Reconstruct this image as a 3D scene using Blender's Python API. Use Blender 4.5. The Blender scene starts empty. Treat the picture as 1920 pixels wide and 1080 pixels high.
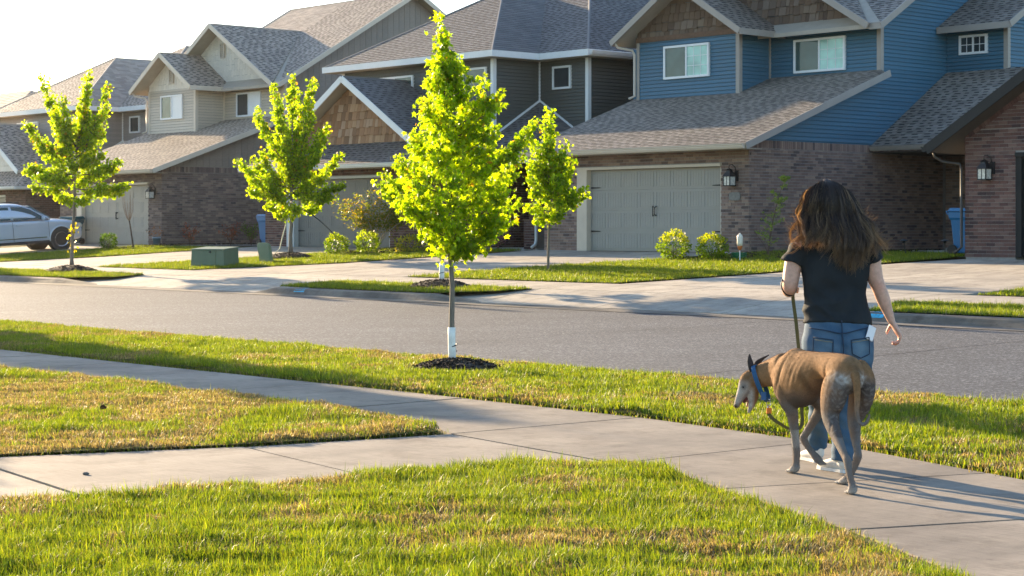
import bpy, bmesh, math, random
import numpy as np
from mathutils import Vector, Matrix

random.seed(7)
rng = np.random.default_rng(11)
D2R = math.radians
sc = bpy.context.scene
col = sc.collection

# ------------------------------------------------------------------ camera, light, exposure
cam_d = bpy.data.cameras.new('camera')
cam = bpy.data.objects.new('camera', cam_d)
col.objects.link(cam)
cam.location = (0, 0, 1.38)
cam.rotation_euler = (D2R(90), 0, 0)
cam_d.sensor_width = 36
cam_d.lens = 65.44
cam_d.shift_y = -0.0599
cam_d.clip_end = 3000
cam_d.clip_start = 0.1
cam_d.dof.use_dof = True
cam_d.dof.focus_distance = 11.0
cam_d.dof.aperture_fstop = 22
sc.camera = cam

SUN_AZ = D2R(-35.0)      # from +Y, negative = to the left
SUN_EL = D2R(14.0)
world = bpy.data.worlds.new('World')
sc.world = world
world.use_nodes = True
wn = world.node_tree.nodes
wl = world.node_tree.links
bg = wn['Background']
sky = wn.new('ShaderNodeTexSky')
sky.sky_type = 'NISHITA'
sky.sun_disc = False
sky.sun_elevation = SUN_EL
sky.sun_rotation = SUN_AZ
sky.air_density = 1.0
sky.dust_density = 0.7
sky.ozone_density = 2.2
wl.new(sky.outputs[0], bg.inputs[0])
bg.inputs[1].default_value = 0.115

sun_d = bpy.data.lights.new('sun', 'SUN')
sun = bpy.data.objects.new('sun', sun_d)
col.objects.link(sun)
sd = Vector((math.sin(SUN_AZ) * math.cos(SUN_EL), math.cos(SUN_AZ) * math.cos(SUN_EL), math.sin(SUN_EL)))
sun.rotation_euler = sd.to_track_quat('Z', 'Y').to_euler()
sun.location = sd * 60
sun_d.energy = 5.0
sun_d.angle = D2R(0.6)
sun_d.color = (1.0, 0.755, 0.475)

sc.view_settings.view_transform = 'Standard'
sc.view_settings.look = 'None'
sc.view_settings.exposure = 1.85
sc.view_settings.gamma = 1.0
sc.view_settings.use_curve_mapping = False
sc.cycles.max_bounces = 6
sc.cycles.transparent_max_bounces = 6
sc.cycles.use_adaptive_sampling = True

# ------------------------------------------------------------------ street frame: s along the kerb, v away from the camera side
TH = D2R(42)
SN, CS = math.sin(TH), math.cos(TH)
ROT = -D2R(48)


def W(s, v, z=0.0):
    return Vector((SN * s + CS * v, -CS * s + SN * v, z))


def zt(v):
    if v < 12.6:
        return 0.0
    if v < 22.95:
        return -0.13 + 0.0068 * (v - 12.6)
    if v < 34.4:
        return 0.07 + (v - 23.0) * 0.0588
    return 0.74


# ------------------------------------------------------------------ tags and mesh helpers
def tag(o, label=None, cat=None, group=None, kind=None):
    if label: o['label'] = label
    if cat: o['category'] = cat
    if group: o['group'] = group
    if kind: o['kind'] = kind
    return o


def empty(name, loc, rz=0.0, label=None, cat=None, group=None):
    o = bpy.data.objects.new(name, None)
    o.empty_display_size = 0.2
    col.objects.link(o)
    o.location = loc
    o.rotation_euler = (0, 0, rz)
    return tag(o, label, cat, group)


def link(name, me, mat=None, parent=None, kind=None):
    if mat is not None and len(me.materials) == 0:
        me.materials.append(mat)
    o = bpy.data.objects.new(name, me)
    col.objects.link(o)
    if parent is not None:
        o.parent = parent
    if kind:
        o['kind'] = kind
    return o


class MB:
    """collects faces of one mesh"""

    def __init__(self, org=(0, 0, 0)):
        self.v = []
        self.f = []
        self.o = Vector(org)

    def add(self, verts, faces):
        b = len(self.v)
        for p in verts:
            self.v.append((p[0] - self.o[0], p[1] - self.o[1], p[2] - self.o[2]))
        for f in faces:
            self.f.append(tuple(b + i for i in f))

    def box(self, x0, x1, y0, y1, z0, z1):
        self.add([(x0, y0, z0), (x1, y0, z0), (x1, y1, z0), (x0, y1, z0),
                  (x0, y0, z1), (x1, y0, z1), (x1, y1, z1), (x0, y1, z1)],
                 [(0, 3, 2, 1), (4, 5, 6, 7), (0, 1, 5, 4), (1, 2, 6, 5), (2, 3, 7, 6), (3, 0, 4, 7)])

    def prism(self, poly, d):
        """poly: 3-D points, extruded by vector d"""
        n = len(poly)
        a = [tuple(p) for p in poly]
        b = [(p[0] + d[0], p[1] + d[1], p[2] + d[2]) for p in poly]
        nx = Vector((0, 0, 0))
        for i in range(n):
            p, q = Vector(a[i]), Vector(a[(i + 1) % n])
            nx += p.cross(q)
        flip = nx.dot(Vector(d)) > 0
        fs = [tuple(range(n)), tuple(range(2 * n - 1, n - 1, -1))]
        fs += [(i, i + n, (i + 1) % n + n, (i + 1) % n) for i in range(n)]
        if flip:
            fs = [tuple(reversed(f)) for f in fs]
        self.add(a + b, fs)

    def beam(self, p0, p1, w, h, up=(0, 0, 1)):
        p0, p1 = Vector(p0), Vector(p1)
        t = (p1 - p0).normalized()
        u = Vector(up)
        side = t.cross(u)
        if side.length < 1e-5:
            side = t.cross(Vector((1, 0, 0)))
        side.normalize()
        u2 = side.cross(t).normalized()
        a = side * (w / 2)
        b = u2 * (h / 2)
        vs = [p0 - a - b, p0 + a - b, p0 + a + b, p0 - a + b, p1 - a - b, p1 + a - b, p1 + a + b, p1 - a + b]
        self.add(vs, [(0, 1, 2, 3), (7, 6, 5, 4), (0, 4, 5, 1), (1, 5, 6, 2), (2, 6, 7, 3), (3, 7, 4, 0)])

    def tube(self, pts, radii, n=8, cap=True):
        pts = [Vector(p) for p in pts]
        m = len(pts)
        if not hasattr(radii, '__len__'):
            radii = [radii] * m
        rings = []
        prev = None
        for i in range(m):
            t = (pts[min(i + 1, m - 1)] - pts[max(i - 1, 0)])
            if t.length < 1e-9:
                t = Vector((0, 0, 1))
            t.normalize()
            if prev is None:
                ref = Vector((1, 0, 0)) if abs(t.x) < 0.9 else Vector((0, 1, 0))
                a = (ref - t * ref.dot(t)).normalized()
            else:
                a = (prev - t * prev.dot(t)).normalized()
            prev = a
            b = t.cross(a)
            rings.append([pts[i] + (a * math.cos(2 * math.pi * k / n) + b * math.sin(2 * math.pi * k / n)) * radii[i] for k in range(n)])
        vs = [p for r in rings for p in r]
        fs = []
        for i in range(m - 1):
            for k in range(n):
                k2 = (k + 1) % n
                fs.append((i * n + k, i * n + k2, (i + 1) * n + k2, (i + 1) * n + k))
        if cap:
            fs.append(tuple(reversed(range(n))))
            fs.append(tuple((m - 1) * n + k for k in range(n)))
        self.add(vs, fs)

    def lathe(self, prof, n=16, c=(0, 0, 0)):
        vs = []
        for r, z in prof:
            for k in range(n):
                a = 2 * math.pi * k / n
                vs.append((c[0] + r * math.cos(a), c[1] + r * math.sin(a), c[2] + z))
        fs = []
        for i in range(len(prof) - 1):
            for k in range(n):
                k2 = (k + 1) % n
                fs.append((i * n + k, i * n + k2, (i + 1) * n + k2, (i + 1) * n + k))
        fs.append(tuple(reversed(range(n))))
        fs.append(tuple((len(prof) - 1) * n + k for k in range(n)))
        self.add(vs, fs)

    def mesh(self, name, smooth=False):
        me = bpy.data.meshes.new(name)
        me.from_pydata([tuple(p) for p in self.v], [], self.f)
        if smooth:
            me.polygons.foreach_set('use_smooth', [True] * len(me.polygons))
        me.update()
        return me

    def build(self, name, mat, parent=None, smooth=False, kind=None):
        return link(name, self.mesh(name, smooth), mat, parent, kind)


def np_mesh(name, V, F, color=None, smooth=False):
    """V (n,3), F (m,k) numpy arrays -> mesh, quick; color: per-vertex (n,3)"""
    me = bpy.data.meshes.new(name)
    V = np.asarray(V, dtype=np.float32)
    F = np.asarray(F, dtype=np.int32)
    m, k = F.shape
    me.vertices.add(len(V))
    me.vertices.foreach_set('co', V.ravel())
    me.loops.add(m * k)
    me.loops.foreach_set('vertex_index', F.ravel())
    me.polygons.add(m)
    me.polygons.foreach_set('loop_start', np.arange(0, m * k, k, dtype=np.int32))
    if smooth:
        me.polygons.foreach_set('use_smooth', np.ones(m, dtype=bool))
    if color is not None:
        at = me.attributes.new('tint', 'FLOAT_COLOR', 'POINT')
        c = np.ones((len(V), 4), dtype=np.float32)
        c[:, :3] = color
        at.data.foreach_set('color', c.ravel())
    me.update(calc_edges=True)
    return me


# ------------------------------------------------------------------ materials
MATS = {}


class NT:
    def __init__(self, name):
        m = bpy.data.materials.new(name)
        m.use_nodes = True
        self.m = m
        self.t = m.node_tree
        self.b = self.t.nodes['Principled BSDF']
        self.out = self.t.nodes['Material Output']

    def n(self, typ, **kw):
        nd = self.t.nodes.new(typ)
        for k, v in kw.items():
            setattr(nd, k, v)
        return nd

    def l(self, a, b):
        self.t.links.new(a, b)

    def noise(self, scale, detail=4, rough=0.6, vec=None):
        nd = self.n('ShaderNodeTexNoise')
        nd.inputs['Scale'].default_value = scale
        nd.inputs['Detail'].default_value = detail
        nd.inputs['Roughness'].default_value = rough
        nd.inputs['Vector'].default_value = (0, 0, 0)
        if vec is None:
            vec = self.coord()
        self.l(vec, nd.inputs['Vector'])
        return nd.outputs['Fac']

    def coord(self):
        if not hasattr(self, '_c'):
            self._c = self.n('ShaderNodeTexCoord')
        return self._c.outputs['Object']

    def ramp(self, fac, stops):
        r = self.n('ShaderNodeValToRGB')
        el = r.color_ramp.elements
        while len(el) > len(stops):
            el.remove(el[-1])
        while len(el) < len(stops):
            el.new(0.5)
        for e, (p, c) in zip(el, stops):
            e.position = p
            e.color = (c[0], c[1], c[2], 1)
        self.l(fac, r.inputs[0])
        return r.outputs[0]

    def mix(self, a, b, fac, mode='MIX'):
        x = self.n('ShaderNodeMix', data_type='RGBA', blend_type=mode)
        for sock, val in ((x.inputs[6], a), (x.inputs[7], b)):
            if isinstance(val, (tuple, list)):
                sock.default_value = (val[0], val[1], val[2], 1)
            else:
                self.l(val, sock)
        if isinstance(fac, (int, float)):
            x.inputs[0].default_value = fac
        else:
            self.l(fac, x.inputs[0])
        return x.outputs[2]

    def math(self, op, a, b=None):
        x = self.n('ShaderNodeMath', operation=op)
        for i, val in enumerate((a, b)):
            if val is None:
                continue
            if isinstance(val, (int, float)):
                x.inputs[i].default_value = val
            else:
                self.l(val, x.inputs[i])
        return x.outputs[0]

    def piece_random(self):
        """one random number per piece, for joined pieces and for separate objects alike"""
        g = self.n('ShaderNodeNewGeometry')
        o = self.n('ShaderNodeObjectInfo')
        return self.math('FRACT', self.math('ADD', g.outputs['Random Per Island'], o.outputs['Random']))

    def bump(self, h, strength=0.3, dist=0.01):
        b = self.n('ShaderNodeBump')
        b.inputs['Strength'].default_value = strength
        b.inputs['Distance'].default_value = dist
        self.l(h, b.inputs['Height'])
        self.l(b.outputs[0], self.b.inputs['Normal'])

    def base(self, c):
        if isinstance(c, (tuple, list)):
            self.b.inputs['Base Color'].default_value = (c[0], c[1], c[2], 1)
        else:
            self.l(c, self.b.inputs['Base Color'])

    def rough(self, r):
        self.b.inputs['Roughness'].default_value = r


def simple(name, c, rough=0.6, var=0.12, scale=3.0, bump=0.0, metal=0.0, bscale=60, spec=None):
    if name in MATS:
        return MATS[name]
    t = NT(name)
    nz = t.noise(scale, 5)
    lo = tuple(x * (1 - var) for x in c)
    hi = tuple(min(1, x * (1 + var)) for x in c)
    t.base(t.ramp(nz, [(0.3, lo), (0.7, hi)]))
    t.rough(rough)
    t.b.inputs['Metallic'].default_value = metal
    if spec is not None:
        t.b.inputs['Specular IOR Level'].default_value = spec
    if bump:
        t.bump(t.noise(bscale, 4), bump, 0.01)
    MATS[name] = t.m
    return t.m


def pieces_mat(name, cols, rough=0.8, bump=0.3, grain=(1, 1, 1), gscale=40, soil=0.15, spec=0.3):
    """one of several colours per piece, with grain"""
    if name in MATS:
        return MATS[name]
    t = NT(name)
    r = t.piece_random()
    stops = [((i + 0.5) / len(cols), c) for i, c in enumerate(cols)]
    c = t.ramp(r, stops)
    mp = t.n('ShaderNodeMapping')
    mp.inputs['Scale'].default_value = grain
    t.l(t.coord(), mp.inputs[0])
    g = t.noise(gscale, 6, 0.65, mp.outputs[0])
    g2 = t.ramp(g, [(0.25, (0.72, 0.72, 0.72)), (0.75, (1.2, 1.2, 1.2))])
    c = t.mix(c, g2, 0.8, 'MULTIPLY')
    big = t.ramp(t.noise(0.6, 4), [(0.3, (1 - soil,) * 3), (0.7, (1 + soil,) * 3)])
    c = t.mix(c, big, 1.0, 'MULTIPLY')
    t.base(c)
    t.rough(rough)
    t.b.inputs['Specular IOR Level'].default_value = spec
    if bump:
        t.bump(g, bump, 0.004)
    MATS[name] = t.m
    return t.m


def concrete_mat(name, c, dark=0.75):
    t = NT(name)
    r = t.piece_random()
    mp = t.n('ShaderNodeMapping')
    mp.inputs['Rotation'].default_value = (0, 0, -ROT)
    t.l(t.coord(), mp.inputs[0])
    mp2 = t.n('ShaderNodeMapping')
    mp2.inputs['Scale'].default_value = (1.0, 9.0, 1.0)
    t.l(mp.outputs[0], mp2.inputs[0])
    st = t.noise(5.0, 6, 0.7, mp2.outputs[0])           # broom streaks
    bl = t.noise(0.9, 5, 0.6)
    fine = t.noise(140, 3, 0.7)
    cc = t.ramp(r, [(0.0, tuple(x * 0.9 for x in c)), (1.0, tuple(x * 1.08 for x in c))])
    cc = t.mix(cc, t.ramp(st, [(0.3, (0.74,) * 3), (0.7, (1.16,) * 3)]), 0.9, 'MULTIPLY')
    cc = t.mix(cc, t.ramp(bl, [(0.3, (dark * .85, dark * .84, dark * .84)), (0.62, (1.12, 1.10, 1.06))]), 1.0, 'MULTIPLY')  # uneven concrete tone, with mottled shadow painted in by the stronger contrast
    cc = t.mix(cc, t.ramp(fine, [(0.3, (0.85,) * 3), (0.7, (1.1,) * 3)]), 0.7, 'MULTIPLY')
    stain = t.ramp(t.noise(2.6, 6, 0.75), [(0.36, (0.62, 0.60, 0.58)), (0.5, (1, 1, 1))])
    cc = t.mix(cc, stain, 0.75, 'MULTIPLY')
    mp3 = t.n('ShaderNodeMapping')
    mp3.inputs['Scale'].default_value = (3.2, 0.35, 1.0)
    t.l(mp.outputs[0], mp3.inputs[0])
    track = t.ramp(t.noise(0.8, 4, 0.65, mp3.outputs[0]), [(0.36, (0.80, 0.79, 0.78)), (0.55, (1.03, 1.02, 1.0))])
    cc = t.mix(cc, track, 0.75, 'MULTIPLY')
    pit = t.ramp(t.noise(22, 2, 0.5), [(0.24, (0.55,) * 3), (0.30, (1, 1, 1))])
    cc = t.mix(cc, pit, 0.6, 'MULTIPLY')
    t.base(cc)
    t.rough(0.8)
    t.b.inputs['Specular IOR Level'].default_value = 0.35
    t.bump(t.math('ADD', st, t.math('MULTIPLY', fine, 0.6)), 0.35, 0.004)
    return t.m


def asphalt_mat():
    t = NT('asphalt')
    vor = t.n('ShaderNodeTexVoronoi')
    vor.inputs['Scale'].default_value = 48
    t.l(t.coord(), vor.inputs['Vector'])
    sp = t.n('ShaderNodeSeparateColor')
    t.l(vor.outputs['Color'], sp.inputs[0])
    c = t.ramp(sp.outputs[0], [(0.0, (0.016, 0.018, 0.023)), (0.45, (0.036, 0.040, 0.047)), (0.8, (0.072, 0.077, 0.086)), (1.0, (0.20, 0.205, 0.215))])
    big = t.ramp(t.noise(0.35, 5), [(0.3, (0.85,) * 3), (0.7, (1.15,) * 3)])
    c = t.mix(c, big, 1.0, 'MULTIPLY')
    mpr = t.n('ShaderNodeMapping')
    mpr.inputs['Rotation'].default_value = (0, 0, -ROT)
    mpr.inputs['Scale'].default_value = (0.12, 1.1, 1)
    t.l(t.coord(), mpr.inputs[0])
    wear = t.ramp(t.noise(1.3, 4, 0.6, mpr.outputs[0]), [(0.35, (0.86,) * 3), (0.65, (1.14,) * 3)])
    c = t.mix(c, wear, 1.0, 'MULTIPLY')
    med = t.ramp(t.noise(9, 4, 0.7), [(0.3, (0.82,) * 3), (0.7, (1.15,) * 3)])
    c = t.mix(c, med, 0.8, 'MULTIPLY')
    t.base(c)
    t.rough(0.75)
    t.b.inputs['Specular IOR Level'].default_value = 0.4
    t.bump(vor.outputs['Distance'], 0.5, 0.006)
    return t.m


def lawn_mat():
    t = NT('lawn_thatch')
    a = t.noise(0.7, 4)
    b = t.noise(30, 5, 0.7)
    c = t.ramp(a, [(0.35, (0.055, 0.085, 0.018)), (0.6, (0.14, 0.12, 0.05))])
    c = t.mix(c, t.ramp(b, [(0.3, (0.55,) * 3), (0.7, (1.3,) * 3)]), 1.0, 'MULTIPLY')
    t.base(c)
    t.rough(0.95)
    t.b.inputs['Specular IOR Level'].default_value = 0.1
    t.bump(b, 0.8, 0.03)
    return t.m


def leafy_mat(name, transl=0.5, rough=0.45, gain=1.0, tcol=(1.7, 1.75, 0.5), spec=0.35):
    """thin leaf or blade, colour from the 'tint' attribute, light passes through"""
    t = NT(name)
    at = t.n('ShaderNodeAttribute', attribute_name='tint')
    c = at.outputs['Color']
    t.base(c)
    t.rough(rough)
    t.b.inputs['Specular IOR Level'].default_value = spec
    tr = t.n('ShaderNodeBsdfTranslucent')
    tc = t.mix(c, tcol, 1.0, 'MULTIPLY')
    t.l(tc, tr.inputs['Color'])
    mx = t.n('ShaderNodeMixShader')
    mx.inputs[0].default_value = transl
    t.l(t.b.outputs[0], mx.inputs[1])
    t.l(tr.outputs[0], mx.inputs[2])
    t.l(mx.outputs[0], t.out.inputs['Surface'])
    return t.m


def glass_mat(name, tint=(0.03, 0.04, 0.045)):
    t = NT(name)
    t.base(t.ramp(t.noise(1.5, 2), [(0.3, tuple(x * 0.7 for x in tint)), (0.7, tuple(x * 1.4 for x in tint))]))
    t.rough(0.06)
    t.b.inputs['Specular IOR Level'].default_value = 0.45
    t.b.inputs['IOR'].default_value = 1.52
    return t.m


def bark_mat(name, c):
    t = NT(name)
    mp = t.n('ShaderNodeMapping')
    mp.inputs['Scale'].default_value = (1, 1, 0.15)
    t.l(t.coord(), mp.inputs[0])
    nz = t.noise(60, 6, 0.7, mp.outputs[0])
    t.base(t.ramp(nz, [(0.3, tuple(x * 0.55 for x in c)), (0.7, tuple(x * 1.3 for x in c))]))
    t.rough(0.9)
    t.bump(nz, 0.6, 0.01)
    return t.m


M_CONC = concrete_mat('pale_concrete', (0.262, 0.231, 0.196))
M_CONC2 = concrete_mat('driveway_concrete', (0.40, 0.362, 0.308), 0.85)
M_CURB = concrete_mat('kerb_concrete', (0.17, 0.155, 0.135), 0.6)
M_JOINT = simple('joint_dirt', (0.06, 0.053, 0.045), 0.95, 0.3, 20)
M_ASPH = asphalt_mat()
M_LAWN = lawn_mat()
M_BLADE = leafy_mat('grass_blade', 0.45, 0.5, tcol=(1.8, 1.7, 0.6))
M_LEAF = leafy_mat('maple_leaf', 0.74, 0.4, tcol=(4.0, 3.1, 0.35))
M_SHRUB = leafy_mat('shrub_leaf', 0.5, 0.4, tcol=(2.6, 2.3, 0.45), spec=.15)
M_BARK = bark_mat('young_maple_bark', (0.20, 0.165, 0.13))
M_TWIG = bark_mat('twig_bark', (0.12, 0.075, 0.05))
M_MULCH = pieces_mat('dark_mulch', [(0.012, 0.008, 0.006), (0.025, 0.016, 0.011), (0.045, 0.03, 0.02), (0.07, 0.05, 0.035)], 0.95, 0.5)
M_SOIL = simple('mulch_soil', (0.018, 0.012, 0.009), 0.95, 0.4, 25, 0.7)

# ------------------------------------------------------------------ the setting


def pip(px, py, poly):
    """points in polygon, vectorised"""
    inside = np.zeros(len(px), dtype=bool)
    n = len(poly)
    for i in range(n):
        x0, y0 = poly[i]
        x1, y1 = poly[(i + 1) % n]
        c = ((y0 > py) != (y1 > py)) & (px < (x1 - x0) * (py - y0) / ((y1 - y0) if y1 != y0 else 1e-9) + x0)
        inside ^= c
    return inside


def ground_sheet():
    sx = [-900, -300, -120, -60, -30, -10, 0, 20, 60, 300, 900]
    vx = [-900, -200, -40, 0, 6, 12.5, 12.7, 18, 22.5, 24.9, 34.4, 60, 200, 900]
    vs, fs = [], []
    for v in vx:
        for s in sx:
            z = zt(v) - 0.06
            if 12.6 < v < 22.95:
                z -= 0.12
            vs.append(tuple(W(s, v, z)))
    n = len(sx)
    for j in range(len(vx) - 1):
        for i in range(n - 1):
            fs.append((j * n + i, j * n + i + 1, (j + 1) * n + i + 1, (j + 1) * n + i))
    mb = MB()
    mb.add(vs, fs)
    return tag(mb.build('ground', M_LAWN), kind='structure')


ground_sheet()


def sheet(name, poly, mat, lift=0.0, kind='structure', cuts=(34.4, 23.0, 12.6)):
    """polygon in (s, v) laid on the terrain, cut where the terrain bends"""
    bm = bmesh.new()
    vs = [bm.verts.new((p[0], p[1], 0)) for p in poly]
    bm.faces.new(vs)
    for c in cuts:
        bmesh.ops.bisect_plane(bm, geom=bm.verts[:] + bm.edges[:] + bm.faces[:], plane_co=(0, c, 0), plane_no=(0, 1, 0))
    bmesh.ops.triangulate(bm, faces=bm.faces[:])
    for v in bm.verts:
        p = W(v.co.x, v.co.y, zt(v.co.y + (1e-3 if v.co.y > 20 else -1e-3)) + lift)
        v.co = p
    bm.normal_update()
    if sum(f.normal.z for f in bm.faces) < 0:
        bmesh.ops.reverse_faces(bm, faces=bm.faces[:])
    me = bpy.data.meshes.new(name)
    bm.to_mesh(me)
    bm.free()
    o = link(name, me, mat)
    return tag(o, kind=kind)


# road with two saw-cut seams
rd = MB()
rs = [-260, -120, -60, -30, -10, 10, 60]
vs, fs = [], []
for v in (12.58, 16, 19.5, 22.97):
    for s in rs:
        vs.append(tuple(W(s, v, -0.13 + 0.0068 * (v - 12.6))))
for j in range(3):
    for i in range(len(rs) - 1):
        k = j * len(rs) + i
        fs.append((k, k + 1, k + 1 + len(rs), k + len(rs)))
rd.add(vs, fs)
road = tag(rd.build('road', M_ASPH), kind='structure')
M_SEAM = simple('tar_seam', (0.02, 0.02, 0.022), 0.7, 0.3, 30)
for pts in ([(-17.6, 12.7), (-18.1, 15.2), (-18.42, 17.4), (-18.32, 20.04), (-18.6, 22.9)],
            [(-12.7, 12.7), (-13.03, 17.41), (-13.2, 19.31), (-13.33, 22.9)]):
    mb = MB()
    pr = random.Random(3)
    fine = []
    for a, b in zip(pts[:-1], pts[1:]):
        for q in range(8):
            t = q / 8
            fine.append((a[0] + (b[0] - a[0]) * t + pr.uniform(-.02, .02), a[1] + (b[1] - a[1]) * t))
    fine.append(pts[-1])
    for (a, b) in zip(fine[:-1], fine[1:]):
        w = pr.uniform(0.006, 0.012)
        q = [W(a[0] - w, a[1], -0.13 + 0.0068 * (a[1] - 12.6) + .004), W(a[0] + w, a[1], -0.13 + 0.0068 * (a[1] - 12.6) + .004),
             W(b[0] + w, b[1], -0.13 + 0.0068 * (b[1] - 12.6) + .004), W(b[0] - w, b[1], -0.13 + 0.0068 * (b[1] - 12.6) + .004)]
        mb.add(q, [(0, 1, 2, 3)])
    mb.build('road_seam', M_SEAM, road)


def slab_parts(base_name, panels, mat, lift=0.0, gap=0.013, cuts=None):
    """panels: (s, v) polygons; a dark bed under them, each panel a part with its own edges"""
    bed = None
    mb = MB()
    for poly in panels:
        mb.add([tuple(W(p[0], p[1], (-0.045 if 22.9 < p[1] < 23.2 else zt(p[1])) + lift - 0.03)) for p in poly], [tuple(range(len(poly)))])
    bed = tag(mb.build(base_name, M_JOINT), kind='structure')
    for poly in panels:
        c = np.mean(np.array(poly), axis=0)
        q = []
        n = len(poly)
        for i in range(n):           # inset by the joint gap
            p0, p1, p2 = np.array(poly[i - 1]), np.array(poly[i]), np.array(poly[(i + 1) % n])
            e0 = (p1 - p0) / np.linalg.norm(p1 - p0)
            e1 = (p2 - p1) / np.linalg.norm(p2 - p1)
            n0 = np.array((-e0[1], e0[0])); n1 = np.array((-e1[1], e1[0]))
            b = n0 + n1
            b = b / max(0.4, np.dot(b, b)) * 2
            area = sum(poly[k][0] * poly[(k + 1) % n][1] - poly[(k + 1) % n][0] * poly[k][1] for k in range(n))
            q.append(p1 + b * gap * (1 if area > 0 else -1))
        tilt = random.uniform(-0.002, 0.002)
        m2 = MB()
        tops = [W(p[0], p[1], (-0.045 if 22.9 < p[1] < 23.2 else zt(p[1])) + lift + tilt) for p in q]
        m2.prism([(p.x, p.y, p.z) for p in tops], (0, 0, -0.05))
        m2.build('concrete_panel', mat, bed)
    return bed


# near pavement, its branch and panels
near_panels = []
js = [-60, -50, -42, -36, -31, -27, -25, -23, -21.2, -19.4, -18.3, -16.7, -15.1, -13.3, -11.4]
for a, b in zip(js[:-1], js[1:]):
    near_panels.append([(a, 8.45), (b, 8.45), (b, 9.75), (a, 9.75)])
near_panels += [
    [(-11.4, 8.45), (-10.4, 8.36), (-9.50, 8.0), (-9.4, 9.72), (-11.4, 9.75)],
    [(-9.50, 8.0), (-7.66, 7.72), (-7.58, 9.48), (-9.4, 9.72)],
    [(-7.66, 7.72), (-7.23, 7.72), (-6.54, 7.37), (-5.96, 8.96), (-7.58, 9.48)],
    [(-6.54, 7.37), (-5.27, 6.80), (-4.55, 8.5), (-5.96, 8.96)],
    [(-5.27, 6.80), (-4.1, 6.15), (-3.2, 7.85), (-4.55, 8.5)],
    [(-4.1, 6.15), (-2.7, 5.2), (-1.7, 6.85), (-3.2, 7.85)],
    [(-2.7, 5.2), (-1.2, 3.9), (0.0, 5.4), (-1.7, 6.85)],
]
branch_panels = [
    [(-9.80, 6.56), (-8.1, 6.28), (-8.03, 7.2), (-7.66, 7.72), (-9.50, 8.0), (-9.62, 7.4)],
    [(-10.4, 5.0), (-8.38, 4.72), (-8.1, 6.28), (-9.80, 6.56)],
    [(-11.2, 3.2), (-9.1, 2.9), (-8.38, 4.72), (-10.4, 5.0)],
    [(-12.6, 1.2), (-10.4, 0.6), (-9.1, 2.9), (-11.2, 3.2)],
]
slab_parts('pavement', near_panels + branch_panels, M_CONC)

# near kerb (mostly behind the turf edge)
kb = MB()
kb.prism([tuple(W(-200, v, z)) for v, z in ((12.40, -0.2), (12.40, -0.005), (12.52, -0.005), (12.58, -0.05), (12.60, -0.2))],
         tuple(W(260, 0, 0)))
tag(kb.build('near_kerb', M_CURB), kind='structure')

# far side concrete: pavement, aprons and driveways share one level
VP0, VP1 = 24.72, 26.1
far_panels = []
edges = [-75, -66, -58, -52.5, -49.5, -46.5, -43.8, -41.0, -37.4, -33.3, -30.2, -26.6, -23.4, -20.4, -18.3, -15.6, -12.6, -9, -4, 3]
for a, b in zip(edges[:-1], edges[1:]):
    far_panels.append([(a, VP0), (b, VP0), (b, VP1), (a, VP1)])
# aprons (kerb to pavement)
far_panels += [
    [(-41.0, 22.98), (-37.4, 22.98), (-37.4, VP0), (-41.0, VP0)],
    [(-37.4, 22.98), (-33.6, 22.98), (-33.3, VP0), (-37.4, VP0)],
    [(-26.5, 22.98), (-23.4, 22.98), (-23.4, VP0), (-26.6, VP0)],
    [(-23.4, 22.98), (-20.4, 22.98), (-20.4, VP0), (-23.4, VP0)],
    [(-20.4, 22.98), (-17.9, 22.98), (-18.3, VP0), (-20.4, VP0)],
    [(-68, 22.98), (-58, 22.98), (-58, VP0), (-68, VP0)],
    [(-28.8, 23.1), (-26.5, 22.98), (-26.6, VP0), (-28.8, VP0)], [(-33.6, 22.98), (-32.4, 23.1), (-32.4, VP0), (-33.3, VP0)],
    [(-43.0, 23.1), (-41.0, 22.98), (-41.0, VP0), (-43.0, VP0)], [(-17.9, 22.98), (-16.8, 23.1), (-16.8, VP0), (-18.3, VP0)],
]
# driveways: house with shakes (hip), blue house, brick house, tan house


def drive(l, r):
    """l, r: list of (s, v) down the left and right edges, same length"""
    for i in range(len(l) - 1):
        ml = ((l[i][0] + r[i][0]) / 2, (l[i][1] + r[i][1]) / 2)
        mr = ((l[i + 1][0] + r[i + 1][0]) / 2, (l[i + 1][1] + r[i + 1][1]) / 2)
        far_panels.append([l[i], ml, mr, l[i + 1]])
        far_panels.append([ml, r[i], r[i + 1], mr])


drive([(-53.6, VP1), (-51.6, 29.3), (-51.0, 32.0), (-50.4, 34.38)], [(-46.5, VP1), (-45.0, 29.3), (-43.9, 32.0), (-43.5, 34.38)])
drive([(-41.3, VP1), (-38.9, 29.0), (-37.9, 32.0), (-37.2, 34.38)], [(-32.7, VP1), (-32.0, 29.0), (-30.5, 32.0), (-30.0, 34.38)])
drive([(-25.8, VP1), (-24.6, 29.0), (-23.9, 31.6), (-23.0, 33.58)], [(-17.9, VP1), (-17.4, 29.0), (-16.4, 31.6), (-15.8, 33.58)])
drive([(-67.5, VP1), (-64.8, 29.0), (-63.5, 32.0), (-63.0, 34.38)], [(-59.6, VP1), (-57.8, 29.0), (-57.0, 32.0), (-56.8, 34.38)])
slab_parts('far_pavement', far_panels, M_CONC2)


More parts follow.
